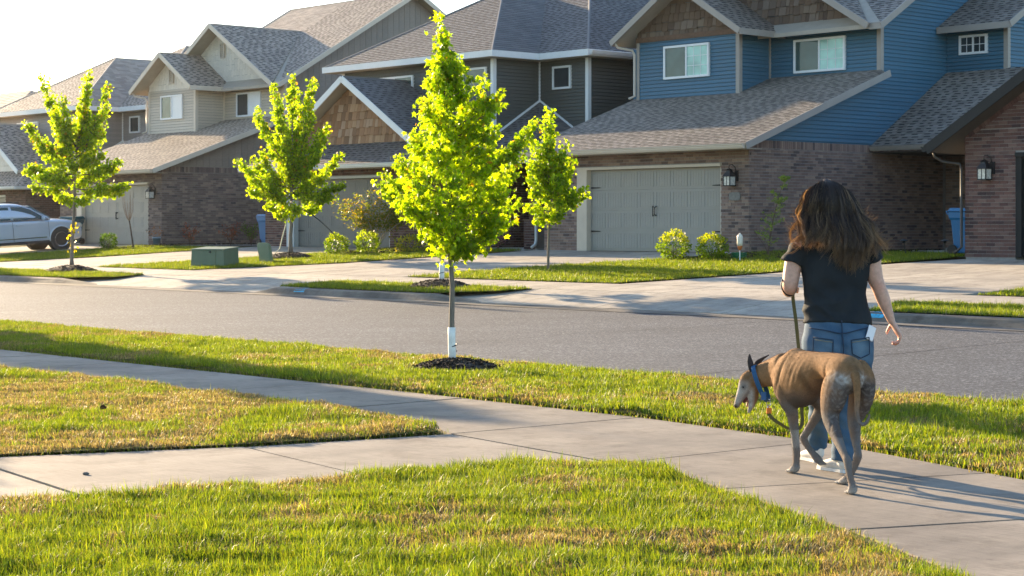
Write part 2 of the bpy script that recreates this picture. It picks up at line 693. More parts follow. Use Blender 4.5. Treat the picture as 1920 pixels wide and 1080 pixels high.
def kerb_piece(s0, s1, ramp0, ramp1):
    """far kerb with a rounded top that ramps down into the apron at each end"""
    st = []
    for s, h in ((s0, 0.02), (s0 + ramp0, 1.0), (s1 - ramp1, 1.0), (s1, 0.02)):
        st.append((s, h))
    prof = [(22.86, -0.10, 0), (22.88, -0.055, 0), (22.93, 0.0, 1), (22.97, 0.05, 1), (23.02, 0.072, 1), (23.16, 0.078, 1), (23.17, -0.1, 0)]
    vs, fs = [], []
    full = []
    for i in range(len(st) - 1):
        a, b = st[i], st[i + 1]
        k = max(1, int(abs(b[0] - a[0]) / 0.8))
        for q in range(k):
            t = q / k
            full.append((a[0] + (b[0] - a[0]) * t, a[1] + (b[1] - a[1]) * t))
    full.append(st[-1])
    for s, h in full:
        for v, z, f in prof:
            zz = z if not f else -0.055 + (z + 0.055) * h
            vs.append(tuple(W(s, v + random.uniform(-.004, .004), zz)))
    n = len(prof)
    for i in range(len(full) - 1):
        for k in range(n - 1):
            fs.append((i * n + k, (i + 1) * n + k, (i + 1) * n + k + 1, i * n + k + 1))
    fs.append(tuple(range(n - 1, -1, -1)))
    fs.append(tuple((len(full) - 1) * n + k for k in range(n)))
    mb = MB()
    mb.add(vs, fs)
    return tag(mb.build('far_kerb', M_CURB), kind='structure')


kerb_piece(-58, -40.6, 0.8, 2.2)
k2 = kerb_piece(-33.9, -26.3, 0.7, 1.6)
k3 = kerb_piece(-18.1, -2, 0.6, 0.6)
# gutter pan along the far kerb
gp = MB()
for a, b in zip(range(-70, 0, 5), range(-65, 5, 5)):
    gp.add([tuple(W(a + .01, 22.35, -0.0555)), tuple(W(b - .01, 22.35, -0.0555)), tuple(W(b - .01, 22.99, -0.05)), tuple(W(a + .01, 22.99, -0.05))], [(0, 1, 2, 3)])
tag(gp.build('gutter_pan', M_CURB), kind='structure')
# survey paint on the kerbs
M_BLUEPAINT = simple('survey_paint', (0.03, 0.35, 0.55), 0.6, 0.3, 30)


def paint(s0, par):
    mb = MB()
    pr = random.Random(int(-s0))
    for k in range(5):
        s = s0 + (k - 2) * 0.07
        j = pr.uniform(-.02, .02)
        mb.add([tuple(W(s - .04, 22.935 - .006, 0.002)), tuple(W(s + .04, 22.935 - .006, 0.002)), tuple(W(s + .04 + j, 22.985 - .006, 0.06)), tuple(W(s - .04 + j, 22.985 - .006, 0.06))], [(0, 1, 2, 3)])
        if k in (1, 2, 3):
            mb.add([tuple(W(s - .03, 23.03, 0.079)), tuple(W(s + .04, 23.03, 0.079)), tuple(W(s + .05, 23.14, 0.083)), tuple(W(s - .02, 23.14, 0.083))], [(0, 1, 2, 3)])
    mb.build('paint_mark', M_BLUEPAINT, par)


paint(-32.2, k2)
paint(-17.3, k3)

# lawns -------------------------------------------------------------


def lump(s, v):
    return (np.sin(s * 4.3 + np.sin(v * 3.7) * 1.3) + np.sin(v * 6.1 + s * 2.1 + np.sin(s * 3.3)) + np.sin(s * 13.3 - v * 9.1 + 2 * np.sin(v * 5)) * 0.8 + np.sin(v * 17 + s * 8) * .5) * 0.3


def patch_noise(s, v, k=1.0, seed=0.0):
    a = np.sin(s * 1.31 * k + 1.7 * np.sin(v * 0.83 * k + seed) + seed) + np.sin(v * 1.77 * k + 1.3 * np.sin(s * 1.1 * k - seed)) \
        + 0.7 * np.sin((s + v) * 3.3 * k + seed * 2) + 0.6 * np.sin((s - v) * 4.9 * k + np.sin(s * 2.2 * k)) + 0.5 * np.sin(s * 9.1 * k + 2 * np.sin(v * 7.3 * k))
    return np.clip(a / 5.2 + 0.5, 0, 1)


MULCH_SPOTS = [(-13.57, 11.5, .50, 1.0), (-45.3, 24.8, .95, .7), (-42.85, 30.25, .95, .7), (-29.2, 24.35, .9, .55)]
LUSH = np.array([(0.125, 0.185, 0.012), (0.175, 0.225, 0.014), (0.062, 0.112, 0.012), (0.20, 0.225, 0.022)])
STRAW = np.array([(0.26, 0.205, 0.125), (0.20, 0.155, 0.095), (0.32, 0.26, 0.17), (0.12, 0.09, 0.058)])


def grass(name, poly, density, hgt, wid, lift, straw=0.4, seed=0.0, edge=True, lumps=0.015, segs=2, tall=0.06, per=True):
    """turf blades over a polygon as one mesh"""
    P = np.array(poly)
    lo, hi = P.min(0), P.max(0)
    n = int(density * (hi[0] - lo[0]) * (hi[1] - lo[1]))
    s = rng.uniform(lo[0], hi[0], n)
    v = rng.uniform(lo[1], hi[1], n)
    k = pip(s, v, poly)
    s, v = s[k], v[k]
    for hs_, hv_, hr_, sq_ in MULCH_SPOTS:      # no turf where the bark heaps lie
        q = ((s - hs_) ** 2 + ((v - hv_) / sq_) ** 2) > (hr_ * rng.uniform(.78, 1.02, len(s))) ** 2
        s, v = s[q], v[q]
    # edge growth: blades that lean out over the borders
    n = len(s)
    pn = 0.5 * patch_noise(s, v, 0.9, seed) + 0.5 * patch_noise(s, v, 2.1, seed + 7)
    fine = patch_noise(s, v, 4.3, seed + 2)
    straw_p = np.clip((pn - (1 - straw)) * 3.0 + 0.7 * (fine - 0.5) + straw * 0.55, 0.05, 0.95)
    is_straw = rng.random(n) < straw_p
    base_c = np.where(is_straw[:, None], STRAW[rng.integers(0, 4, n)], LUSH[rng.integers(0, 4, n)])
    base_c = base_c * rng.uniform(0.6, 1.3, (n, 1))
    z0 = np.array([zt(b) for b in v]) + lift + (lump(s, v) * .5 + .5) * lumps
    h = hgt * rng.uniform(0.4, 1.25, n) * (0.55 + 1.0 * fine)
    h = np.where(is_straw, h * 0.62, h)
    spike = rng.random(n) < tall
    h = np.where(spike & ~is_straw, h * 1.7, h)
    w = wid * rng.uniform(0.6, 1.3, n)
    yaw = rng.uniform(0, 2 * np.pi, n)
    lean = np.abs(rng.normal(0.75, 0.38, n)) + np.where(is_straw, 0.45, 0.0) - np.where(spike, 0.35, 0.0)
    lean = np.clip(lean, 0, 1.42)
    # matted turf: neighbouring blades lie the same way, the direction wanders
    lz = 2 * np.pi * patch_noise(s, v, 2.3, seed + 5) * 1.6 + rng.normal(0, 1.1, n)
    x = SN * s + CS * v
    y = -CS * s + SN * v
    dx, dy = np.cos(yaw) * w / 2, np.sin(yaw) * w / 2
    lx, ly = np.cos(lz), np.sin(lz)
    zb = z0 - 0.02
    V = []
    if segs == 2:
        rows = [(0.0, 1.0), (0.55, 0.75)]
    else:
        rows = [(0.0, 1.0)]
    for t, ww in rows:
        off = h * np.sin(lean) * t ** 1.6
        zz = zb + (h + 0.02) * np.cos(lean * 0.8 * t) * t
        V.append(np.stack([x - dx * ww + lx * off, y - dy * ww + ly * off, zz], 1))
        V.append(np.stack([x + dx * ww + lx * off, y + dy * ww + ly * off, zz], 1))
    off = h * np.sin(lean)
    V.append(np.stack([x + lx * off, y + ly * off, zb + (h + 0.02) * np.cos(lean * 0.8)], 1))
    m = len(V)
    VV = np.stack(V, 1).reshape(-1, 3)
    idx = np.arange(n)[:, None] * m
    if segs == 2:
        F = np.concatenate([idx + np.array([[0, 1, 3]]), idx + np.array([[0, 3, 2]]), idx + np.array([[2, 3, 4]])], 0)
    else:
        F = idx + np.array([[0, 1, 2]])
    C = np.repeat(base_c, m, axis=0)
    me = np_mesh(name, VV, F, C)
    o = link(name, me, M_BLADE)
    tag(o, kind='stuff')
    return o


near_left = [(-40, 8.42), (-12.4, 8.44), (-11.2, 8.40), (-10.4, 8.30), (-9.56, 7.97), (-9.66, 7.4), (-9.84, 6.56), (-10.44, 5.0), (-11.25, 3.2), (-12.7, 1.2), (-40, 1.2)]
near_left_vis = [(-19.5, 8.42), (-12.4, 8.44), (-11.2, 8.40), (-10.4, 8.30), (-9.56, 7.97), (-9.66, 7.4), (-9.84, 6.56), (-10.44, 5.0), (-11.25, 3.6), (-19.5, 7.2)]
near_front = [(-9.0, 3.0), (-8.34, 4.72), (-8.06, 6.28), (-7.99, 7.2), (-7.64, 7.68), (-7.23, 7.68), (-6.54, 7.33), (-5.27, 6.76), (-4.1, 6.11), (-2.7, 5.16), (-1.2, 3.86), (-1, 0), (-9.5, 0)]
near_front_vis = [(-8.9, 3.4), (-8.34, 4.72), (-8.06, 6.28), (-7.99, 7.2), (-7.66, 7.62), (-7.25, 7.62), (-6.58, 7.26), (-5.31, 6.68), (-4.14, 6.02), (-3.25, 5.42), (-4.4, 4.6), (-6.4, 2.9), (-8.6, 2.9)]
strip = [(-60, 9.78), (-11.4, 9.78), (-9.4, 9.75), (-7.58, 9.52), (-5.96, 9.0), (-4.55, 8.54), (-3.2, 7.9), (-1.7, 6.9), (0, 5.45), (4, 9), (0, 11.2), (-5, 12.2), (-8, 12.42), (-60, 12.42)]
strip_vis = [(-26, 9.78), (-11.4, 9.78), (-9.4, 9.75), (-7.58, 9.52), (-5.96, 9.0), (-4.55, 8.54), (-3.8, 8.2), (-5, 12.2), (-8, 12.42), (-26, 12.42)]
isl1 = [(-56, 23.2), (-42.6, 23.2), (-41.3, 23.75), (-41.2, 24.6), (-42.5, 24.7), (-56, 24.7)]
isl2 = [(-33.3, 23.2), (-28.0, 23.2), (-27.0, 23.9), (-26.7, 24.6), (-28.2, 24.7), (-33.2, 24.7)]
isl3 = [(-17.6, 23.2), (-4, 23.2), (-4, 24.7), (-18.1, 24.7)]
isl4 = [(-17.6, 26.13), (-4, 26.13), (-4, 33), (-15.7, 33), (-16.3, 31.6), (-17.2, 29.0)]
lawn1 = [(-59.4, 26.13), (-53.8, 26.13), (-51.75, 29.3), (-51.15, 32.0), (-51.0, 33.6), (-56.6, 33.6), (-56.8, 32), (-57.6, 29.0)]
lawn2 = [(-46.3, 26.13), (-41.5, 26.13), (-39.1, 29.0), (-38.1, 32.0), (-37.6, 34.2), (-43.3, 34.2), (-43.7, 32.0), (-44.8, 29.3)]
lawn3 = [(-32.5, 26.13), (-26.0, 26.13), (-24.8, 29.0), (-24.1, 31.6), (-23.5, 33.6), (-23.1, 36), (-29.4, 36), (-29.45, 33.4), (-30.3, 32.0), (-31.8, 29.0)]
for nm, pl in (('near_lawn', near_left), ('near_lawn', near_front), ('verge', strip), ('kerb_lawn', isl1), ('kerb_lawn', isl2), ('kerb_lawn', isl3),
               ('house_lawn', isl4), ('house_lawn', lawn1), ('house_lawn', lawn2), ('house_lawn', lawn3)):
    sheet(nm, pl, M_LAWN, 0.012)

grass('front_grass', near_front_vis, 17000, 0.034, 0.0040, 0.012, 0.55, 1.3, lumps=0.052, tall=0.10)
grass('side_grass', near_left_vis, 8500, 0.032, 0.0048, 0.012, 0.70, 4.1, lumps=0.05)
grass('verge_grass', strip_vis, 6500, 0.034, 0.0062, 0.012, 0.53, 2.2, lumps=0.05)
for i, pl in enumerate((isl1, isl2, isl3)):
    grass('kerb_grass', pl, 2800, 0.05, 0.013, 0.012, 0.06, 5 + i, segs=1, lumps=0.015)
for i, pl in enumerate((isl4, lawn1, lawn2, lawn3)):
    grass('lawn_grass', pl, 2000, 0.05, 0.016, 0.012, 0.10, 9 + i, segs=1, lumps=0.015)
# longer tufts along the pavement edges


def edge_tufts(line, density, hgt, wid, z=0.0, spread=0.05, straw=0.15):
    S, Vv = [], []
    for a, b in zip(line[:-1], line[1:]):
        L = math.dist(a, b)
        n = int(L * density)
        t = rng.random(n)
        S.append(a[0] + (b[0] - a[0]) * t + rng.normal(0, spread * .5, n))
        Vv.append(a[1] + (b[1] - a[1]) * t + rng.normal(0, spread * .5, n))
    return np.concatenate(S), np.concatenate(Vv)


def tuft_mesh(name, line, density, hgt, wid, spread=0.04, straw=0.15):
    s, v = edge_tufts(line, density, hgt, wid, spread=spread)
    n = len(s)
    st = rng.random(n) < straw
    c = np.where(st[:, None], STRAW[rng.integers(0, 4, n)], LUSH[rng.integers(0, 4, n)]) * rng.uniform(0.7, 1.2, (n, 1))
    h = hgt * rng.uniform(0.4, 1.2, n)
    w = wid * rng.uniform(0.6, 1.3, n)
    yaw = rng.uniform(0, 6.283, n); lz = rng.uniform(0, 6.283, n)
    ln = np.clip(np.abs(rng.normal(0.4, 0.3, n)), 0, 1.2)
    x = SN * s + CS * v; y = -CS * s + SN * v
    z = np.array([zt(b) for b in v]) - 0.01
    dx, dy = np.cos(yaw) * w / 2, np.sin(yaw) * w / 2
    o1 = h * np.sin(ln) * 0.4; o2 = h * np.sin(ln)
    V = np.stack([np.stack([x - dx, y - dy, z], 1), np.stack([x + dx, y + dy, z], 1),
                  np.stack([x - dx * .7 + np.cos(lz) * o1, y - dy * .7 + np.sin(lz) * o1, z + h * .6], 1),
                  np.stack([x + dx * .7 + np.cos(lz) * o1, y + dy * .7 + np.sin(lz) * o1, z + h * .6], 1),
                  np.stack([x + np.cos(lz) * o2, y + np.sin(lz) * o2, z + h * np.cos(ln * .7)], 1)], 1).reshape(-1, 3)
    i = np.arange(n)[:, None] * 5
    F = np.concatenate([i + np.array([[0, 1, 3]]), i + np.array([[0, 3, 2]]), i + np.array([[2, 3, 4]])], 0)
    tag(link(name, np_mesh(name, V, F, np.repeat(c, 5, axis=0)), M_BLADE), kind='stuff')


tuft_mesh('verge_edge_grass', [(-26, 9.80), (-11.4, 9.80), (-9.4, 9.77), (-7.58, 9.54), (-5.96, 9.02), (-4.55, 8.56), (-3.8, 8.2)], 600, 0.042, 0.006, 0.08, 0.3)
tuft_mesh('verge_back_grass', [(-26, 12.45), (-8, 12.42), (-4, 12.0)], 400, 0.055, 0.009, 0.07, 0.2)
tuft_mesh('front_edge_grass', [(-8.6, 3.9), (-8.34, 4.72), (-8.06, 6.28), (-7.99, 7.2), (-7.65, 7.64), (-7.24, 7.64), (-6.56, 7.28), (-5.29, 6.71), (-4.12, 6.06), (-3.4, 5.60)], 600, 0.045, 0.0045, 0.09, 0.3)
tuft_mesh('side_edge_grass', [(-19.5, 8.40), (-12.4, 8.41), (-10.4, 8.28), (-9.6, 7.95), (-9.7, 7.4), (-9.88, 6.56), (-10.48, 5.0), (-10.9, 4.2)], 600, 0.038, 0.005, 0.08, 0.4)


# thin evening air towards the low sun
hz = MB()
hz.box(-260, 260, -60, 420, -2.0, 26.0)
hm = bpy.data.materials.new('haze_air')
hm.use_nodes = True
hm.node_tree.nodes.clear()
hv = hm.node_tree.nodes.new('ShaderNodeVolumePrincipled')
hv.inputs['Color'].default_value = (0.96, 0.93, 0.88, 1)
hv.inputs['Density'].default_value = 0.00008
hv.inputs['Anisotropy'].default_value = 0.78
ho = hm.node_tree.nodes.new('ShaderNodeOutputMaterial')
hm.node_tree.links.new(hv.outputs[0], ho.inputs['Volume'])
tag(link('haze', hz.mesh('haze'), hm), kind='stuff')

# ------------------------------------------------------------------ houses: surfaces made of pieces


def clip_poly(sub, clip):
    """Sutherland-Hodgman: sub clipped by a convex, counter-clockwise polygon"""
    out = list(sub)
    n = len(clip)
    for i in range(n):
        ax, ay = clip[i]
        bx, by = clip[(i + 1) % n]
        inp = out
        out = []
        if not inp:
            return out
        def side(p):
            return (bx - ax) * (p[1] - ay) - (by - ay) * (p[0] - ax)
        for j in range(len(inp)):
            p, q = inp[j], inp[(j + 1) % len(inp)]
            sp, sq = side(p), side(q)
            if sp >= -1e-9:
                out.append(p)
            if (sp > 1e-9 and sq < -1e-9) or (sp < -1e-9 and sq > 1e-9):
                t = sp / (sp - sq)
                out.append((p[0] + (q[0] - p[0]) * t, p[1] + (q[1] - p[1]) * t))
    return out


def area2(p):
    return sum(p[i][0] * p[(i + 1) % len(p)][1] - p[(i + 1) % len(p)][0] * p[i][1] for i in range(len(p))) / 2


class Plane:
    """a facet of a building in street coordinates; outward normal chosen by 'out'"""

    def __init__(self, pts, out):
        self.p3 = [Vector(p) for p in pts]
        n = Vector((0, 0, 0))
        for i in range(len(self.p3)):
            n += self.p3[i].cross(self.p3[(i + 1) % len(self.p3)])
        n.normalize()
        if n.dot(Vector(out)) < 0:
            n = -n
        self.N = n
        self.U = Vector((0, 0, 1)).cross(n)
        if self.U.length < 1e-6:
            self.U = Vector((1, 0, 0))
        self.U.normalize()
        self.V = n.cross(self.U).normalized()
        self.O = min(self.p3, key=lambda p: (p.dot(self.V)))
        self.p2 = [((p - self.O).dot(self.U), (p - self.O).dot(self.V)) for p in self.p3]
        if area2(self.p2) < 0:
            self.p2.reverse()

    def at(self, u, v, h=0.0):
        return self.O + self.U * u + self.V * v + self.N * h

    def mat(self, u, v, org):
        m = Matrix((self.U, self.V, self.N)).transposed().to_4x4()
        m.translation = self.at(u, v) - org
        return m


def tile_mesh(poly, v0, expo, hi, lo, base=-0.004):
    """one shingle / board: polygon in plane space, thick at its lower edge"""
    n = len(poly)
    top = [(x, y, hi + (lo - hi) * (y - v0) / expo) for x, y in poly]
    bot = [(x, y, base) for x, y in poly]
    vs = top + bot
    fs = [tuple(range(n))] + [(i, i + n, (i + 1) % n + n, (i + 1) % n) for i in range(n)]
    return vs, fs


ALL_PIECES = {}


def emit(root_org, parent, name, plane, tiles, mat, limit, hi, lo, expo, share=False):
    """tiles: (poly, row_v0). The 'limit' largest-showing become objects, the rest one joined part"""
    cam_sv = Vector((SN * 0 - CS * 0, 0, 1.38))
    scored = []
    for poly, v0 in tiles:
        cx = sum(p[0] for p in poly) / len(poly)
        cy = sum(p[1] for p in poly) / len(poly)
        d = (plane.at(cx, cy) - cam_sv).length
        scored.append((d, poly, v0))
    scored.sort(key=lambda t: t[0])
    ones, rest = scored[:limit], scored[limit:]
    cache = {}
    for d, poly, v0 in ones:
        x0, y0 = poly[0]
        key = tuple((round(p[0] - x0, 2), round(p[1] - y0, 2)) for p in poly) if share else None
        me = cache.get(key) if share else None
        if me is None:
            q = [(p[0] - x0, p[1] - y0) for p in poly]
            vs, fs = tile_mesh(q, v0 - y0, expo, hi, lo)
            me = bpy.data.meshes.new(name)
            me.from_pydata(vs, [], fs)
            me.materials.append(mat)
            if share:
                cache[key] = me
        o = bpy.data.objects.new(name, me)
        col.objects.link(o)
        o.parent = parent
        o.matrix_local = plane.mat(x0, y0, root_org)
    if rest:
        mb = MB(root_org)
        for d, poly, v0 in rest:
            vs, fs = tile_mesh(poly, v0, expo, hi, lo)
            mb.add([plane.at(*v) for v in vs], fs)
        mb.build(name, mat, parent, kind='stuff')


def rects_minus(u0, u1, v0, v1, holes):
    """split a row rectangle around door / window openings"""
    segs = [(u0, u1)]
    for h in holes:
        if v1 <= h[2] + 1e-4 or v0 >= h[3] - 1e-4:
            continue
        ns = []
        for a, b in segs:
            if h[1] <= a or h[0] >= b:
                ns.append((a, b))
            else:
                if h[0] > a: ns.append((a, h[0]))
                if h[1] < b: ns.append((h[1], b))
        segs = ns
    return segs


def bounds(p2):
    xs = [p[0] for p in p2]; ys = [p[1] for p in p2]
    return min(xs), max(xs), min(ys), max(ys)


def shingle_tiles(pl, expo=0.143, pr=None):
    pr = pr or random.Random(5)
    x0, x1, y0, y1 = bounds(pl.p2)
    out, bands = [], []
    r = 0
    y = y0
    while y < y1:
        x = x0 - pr.uniform(0, 0.3)
        while x < x1:
            w = pr.uniform(0.26, 0.36)
            q = clip_poly([(x, y - 0.010), (x + w - 0.004, y - 0.010), (x + w - 0.004, y + expo), (x, y + expo)], pl.p2)
            if len(q) > 2 and abs(area2(q)) > 0.002:
                out.append((q, y))
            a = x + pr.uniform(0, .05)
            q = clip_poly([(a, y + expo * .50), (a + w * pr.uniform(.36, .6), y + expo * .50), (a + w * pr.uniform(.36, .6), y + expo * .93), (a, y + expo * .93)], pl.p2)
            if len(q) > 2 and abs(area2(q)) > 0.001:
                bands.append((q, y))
            x += w
        y += expo
        r += 1
    return out, bands


def board_tiles(pl, expo, holes=()):
    x0, x1, y0, y1 = bounds(pl.p2)
    out = []
    y = y0
    while y < y1 - 0.01:
        for a, b in rects_minus(x0, x1, y, y + expo, holes):
            q = clip_poly([(a, y + .017), (b, y + .017), (b, y + expo + .004), (a, y + expo + .004)], pl.p2)
            if len(q) > 2 and abs(area2(q)) > 0.003:
                out.append((q, y))
        y += expo
    return out


def vboard_tiles(pl, w=0.2, gap=0.016):
    x0, x1, y0, y1 = bounds(pl.p2)
    out = []
    x = x0
    while x < x1:
        q = clip_poly([(x, y0), (x + w - gap, y0), (x + w - gap, y1), (x, y1)], pl.p2)
        if len(q) > 2 and abs(area2(q)) > 0.003:
            out.append((q, y0))
        x += w
    return out


def shake_tiles(pl, expo=0.24, pr=None, wmin=0.11, wmax=0.27):
    pr = pr or random.Random(9)
    x0, x1, y0, y1 = bounds(pl.p2)
    out = []
    y = y0
    while y < y1:
        x = x0 - pr.uniform(0, 0.2)
        while x < x1:
            w = pr.uniform(wmin, wmax)
            d = pr.uniform(-0.03, 0.012)
            q = clip_poly([(x, max(y0, y + d)), (x + w - 0.01, max(y0, y + d)), (x + w - 0.01, y + expo), (x, y + expo)], pl.p2)
            if len(q) > 2 and abs(area2(q)) > 0.0015:
                out.append((q, y))
            x += w
        y += expo
    return out


def brick_tiles(pl, holes=(), soldier=None, phase=0.0):
    """running bond; a soldier course along the top when asked"""
    x0, x1, y0, y1 = bounds(pl.p2)
    ch, L, m = 0.0767, 0.213, 0.0105
    out = []
    ytop = y1 - (0.20 if soldier else 0)
    r = 0
    y = y0
    while y < ytop - 0.02:
        off = (r % 2) * L / 2 + phase
        yy = min(y + ch - m, ytop - m)
        x = x0 - off
        while x < x1:
            for a, b in rects_minus(max(x, x0), min(x + L - m, x1), y, yy, holes):
                if b - a < 0.02:
                    continue
                q = clip_poly([(a, y), (b, y), (b, yy), (a, yy)], pl.p2)
                if len(q) > 2 and abs(area2(q)) > 0.0006:
                    out.append((q, y))
            x += L
        y += ch
        r += 1
    if soldier:
        x = x0
        while x < x1:
            a, b = x, min(x + 0.0667, x1)
            q = clip_poly([(a, ytop), (b, ytop), (b, y1 - m), (a, y1 - m)], pl.p2)
            if len(q) > 2 and abs(area2(q)) > 0.0006:
                out.append((q, ytop))
            x += 0.0767
    return out


def roof_plane(root, org, roof, pts, mat, limit, expo=0.143, out=(0, 0, 1), cover=True, pr=None):
    pl = Plane(pts, out)
    if cover:
        tabs, bands = shingle_tiles(pl, expo, pr)
        emit(org, roof, 'shingle', pl, tabs, mat, limit, 0.018, 0.004, expo)
        if limit > 0:
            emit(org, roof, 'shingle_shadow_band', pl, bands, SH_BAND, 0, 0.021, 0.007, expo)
    return pl


# colours of the pieces
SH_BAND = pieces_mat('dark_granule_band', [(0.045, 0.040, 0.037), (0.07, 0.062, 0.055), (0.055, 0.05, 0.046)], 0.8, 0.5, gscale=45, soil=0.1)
SH_GREY = pieces_mat('grey_shingle', [(0.111, 0.105, 0.100), (0.126, 0.119, 0.113), (0.135, 0.128, 0.122), (0.149, 0.141, 0.134), (0.162, 0.154, 0.146)], 0.6, 1.0, gscale=45, soil=0.12, spec=0.5)
SH_TAN = pieces_mat('tan_shingle', [(0.320, 0.262, 0.211), (0.364, 0.298, 0.239), (0.390, 0.320, 0.258), (0.430, 0.353, 0.284), (0.468, 0.384, 0.308)], 0.6, 1.0, gscale=45, soil=0.12, spec=0.5)
SH_BROWN = pieces_mat('brown_shingle', [(0.205, 0.178, 0.152), (0.233, 0.203, 0.172), (0.250, 0.217, 0.185), (0.276, 0.239, 0.204), (0.300, 0.261, 0.222)], 0.6, 1.0, gscale=45, soil=0.12, spec=0.5)
BR_GREY = pieces_mat('greyish_brick', [(0.246, 0.168, 0.136), (0.194, 0.127, 0.107), (0.286, 0.199, 0.159), (0.229, 0.153, 0.126), (0.103, 0.077, 0.073), (0.263, 0.179, 0.141), (0.319, 0.225, 0.172)], 0.85, 0.4, gscale=60)
BR_RED = pieces_mat('red_brick', [(0.141, 0.074, 0.062), (0.109, 0.056, 0.050), (0.166, 0.092, 0.077), (0.121, 0.065, 0.059), (0.054, 0.035, 0.037), (0.153, 0.094, 0.080), (0.192, 0.118, 0.098)], 0.85, 0.4, gscale=60)
BR_BROWN = pieces_mat('brown_brick', [(0.165, 0.116, 0.099), (0.209, 0.154, 0.132), (0.132, 0.094, 0.086), (0.187, 0.138, 0.116), (0.083, 0.066, 0.066), (0.231, 0.171, 0.143), (0.264, 0.198, 0.165)], 0.85, 0.4, gscale=60)
M_MORTAR = simple('mortar', (0.27, 0.25, 0.23), 0.95, 0.15, 8, 0.3)
M_MORTAR_D = simple('brown_mortar', (0.22, 0.20, 0.18), 0.95, 0.15, 8, 0.3)
SHAKE = pieces_mat('cedar_shake', [(0.31, 0.16, 0.08), (0.42, 0.23, 0.12), (0.22, 0.12, 0.065), (0.52, 0.32, 0.18), (0.36, 0.19, 0.095), (0.46, 0.30, 0.19)], 0.85, 0.8, grain=(6, 0.35, 6), gscale=12, soil=0.1)
SHAKE_D = pieces_mat('weathered_shake', [(0.15, 0.10, 0.068), (0.20, 0.135, 0.09), (0.11, 0.075, 0.055), (0.24, 0.18, 0.13), (0.17, 0.11, 0.072), (0.22, 0.165, 0.125)], 0.85, 0.8, grain=(6, 0.35, 6), gscale=12, soil=0.1)


def siding_mat(name, c, var=0.05):
    return pieces_mat(name, [tuple(x * (1 - var) for x in c), c, tuple(x * (1 + var) for x in c)], 0.5, 0.12, grain=(0.5, 6, 6), gscale=14, soil=0.07, spec=0.4)


SD_BLUE = siding_mat('blue_siding', (0.052, 0.142, 0.210))
SD_TAN = siding_mat('tan_siding', (0.55, 0.465, 0.36))
SD_BATT = siding_mat('taupe_boards', (0.235, 0.20, 0.17), 0.06)
SD_DARK = siding_mat('charcoal_siding', (0.085, 0.092, 0.082))
SD_TAUPE = siding_mat('taupe_siding', (0.30, 0.265, 0.24))
SD_CREAM = siding_mat('cream_scallop', (0.78, 0.69, 0.56))
M_TRIM_T = simple('taupe_trim', (0.33, 0.29, 0.25), 0.5, 0.06)
M_TRIM_W = simple('white_trim', (0.74, 0.74, 0.72), 0.45, 0.05)
M_TRIM_TAN = simple('tan_trim', (0.60, 0.51, 0.40), 0.5, 0.06)
M_TRIM_D = simple('dark_fascia', (0.018, 0.020, 0.021), 0.6, 0.1, spec=0.25)
M_SOFFIT = simple('soffit', (0.42, 0.36, 0.28), 0.7, 0.08)
M_SOFFIT_D = simple('dark_soffit', (0.07, 0.062, 0.055), 0.7, 0.1)
M_DOOR_G = simple('greige_garage_door', (0.33, 0.312, 0.270), 0.5, 0.05, 2, 0.05, bscale=150)
M_DOOR_D = simple('charcoal_garage_door', (0.16, 0.165, 0.155), 0.5, 0.05, 2, 0.05, bscale=150)
M_DOOR_B = simple('dark_brown_door', (0.045, 0.032, 0.025), 0.5, 0.15, 4, 0.2)
M_IRON = simple('black_iron', (0.015, 0.015, 0.017), 0.45, 0.2)
M_FRAME = simple('white_vinyl', (0.78, 0.78, 0.77), 0.4, 0.03)
M_GLASS = glass_mat('window_glass')
M_GLASS_C = glass_mat('curtain_glass', (0.05, 0.085, 0.08))
M_GLASS_L = glass_mat('drawn_blind_glass', (0.33, 0.56, 0.48))
M_CEDAR = simple('cedar_beam', (0.15, 0.085, 0.05), 0.8, 0.25, 12, 0.4)
M_FOUND = simple('foundation_concrete', (0.36, 0.36, 0.35), 0.9, 0.1, 4, 0.3)
M_RIDGE_G = SH_GREY


def slab_deck(org, root, name, polys, th, mat, roofname='roof'):
    """roof deck: thin prisms under the shingles"""
    mb = MB(org)
    for pts in polys:
        mb.prism([tuple(p) for p in pts], (0, 0, -th))
    return mb.build(name, mat, root)


def window(root, org, s0, s1, v, z0, z1, frame=M_FRAME, gl=(M_GLASS, M_GLASS), grid=(0, 0), split=True):
    """window in a street-facing wall (plane v), frame proud of the boards, panes set back in it"""
    mb = MB(org)
    f = 0.062
    y0, y1 = v - 0.078, v + 0.03
    mb.box(s0, s1, y0, y1, z0, z0 + f)
    mb.box(s0, s1, y0, y1, z1 - f, z1)
    mb.box(s0, s0 + f, y0, y1, z0 + f, z1 - f)
    mb.box(s1 - f, s1, y0, y1, z0 + f, z1 - f)
    mid = (s0 + s1) / 2
    if split:
        mb.box(mid - .025, mid + .025, y0 + .008, y1, z0 + f, z1 - f)
    w = mb.build('window', frame, root)
    halves = [(s0 + f, mid - .025), (mid + .025, s1 - f)] if split else [(s0 + f, s1 - f)]
    for k, (a, b) in enumerate(halves):
        p = MB(org)
        p.box(a, b, v - 0.046, v - 0.040, z0 + f, z1 - f)
        p.build('pane', gl[k % len(gl)], w)
        if grid[0] and (k == 1 or grid[1] == 2):
            g = MB(org)
            for i in range(1, grid[0]):
                x = a + (b - a) * i / grid[0]
                g.box(x - .008, x + .008, v - .056, v - .0465, z0 + f, z1 - f)
            for j in range(1, grid[1]):
                z = z0 + f + (z1 - z0 - 2 * f) * j / grid[1]
                g.box(a, b, v - .0555, v - .0468, z - .008, z + .008)
            g.build('muntin', frame, w)
    return w


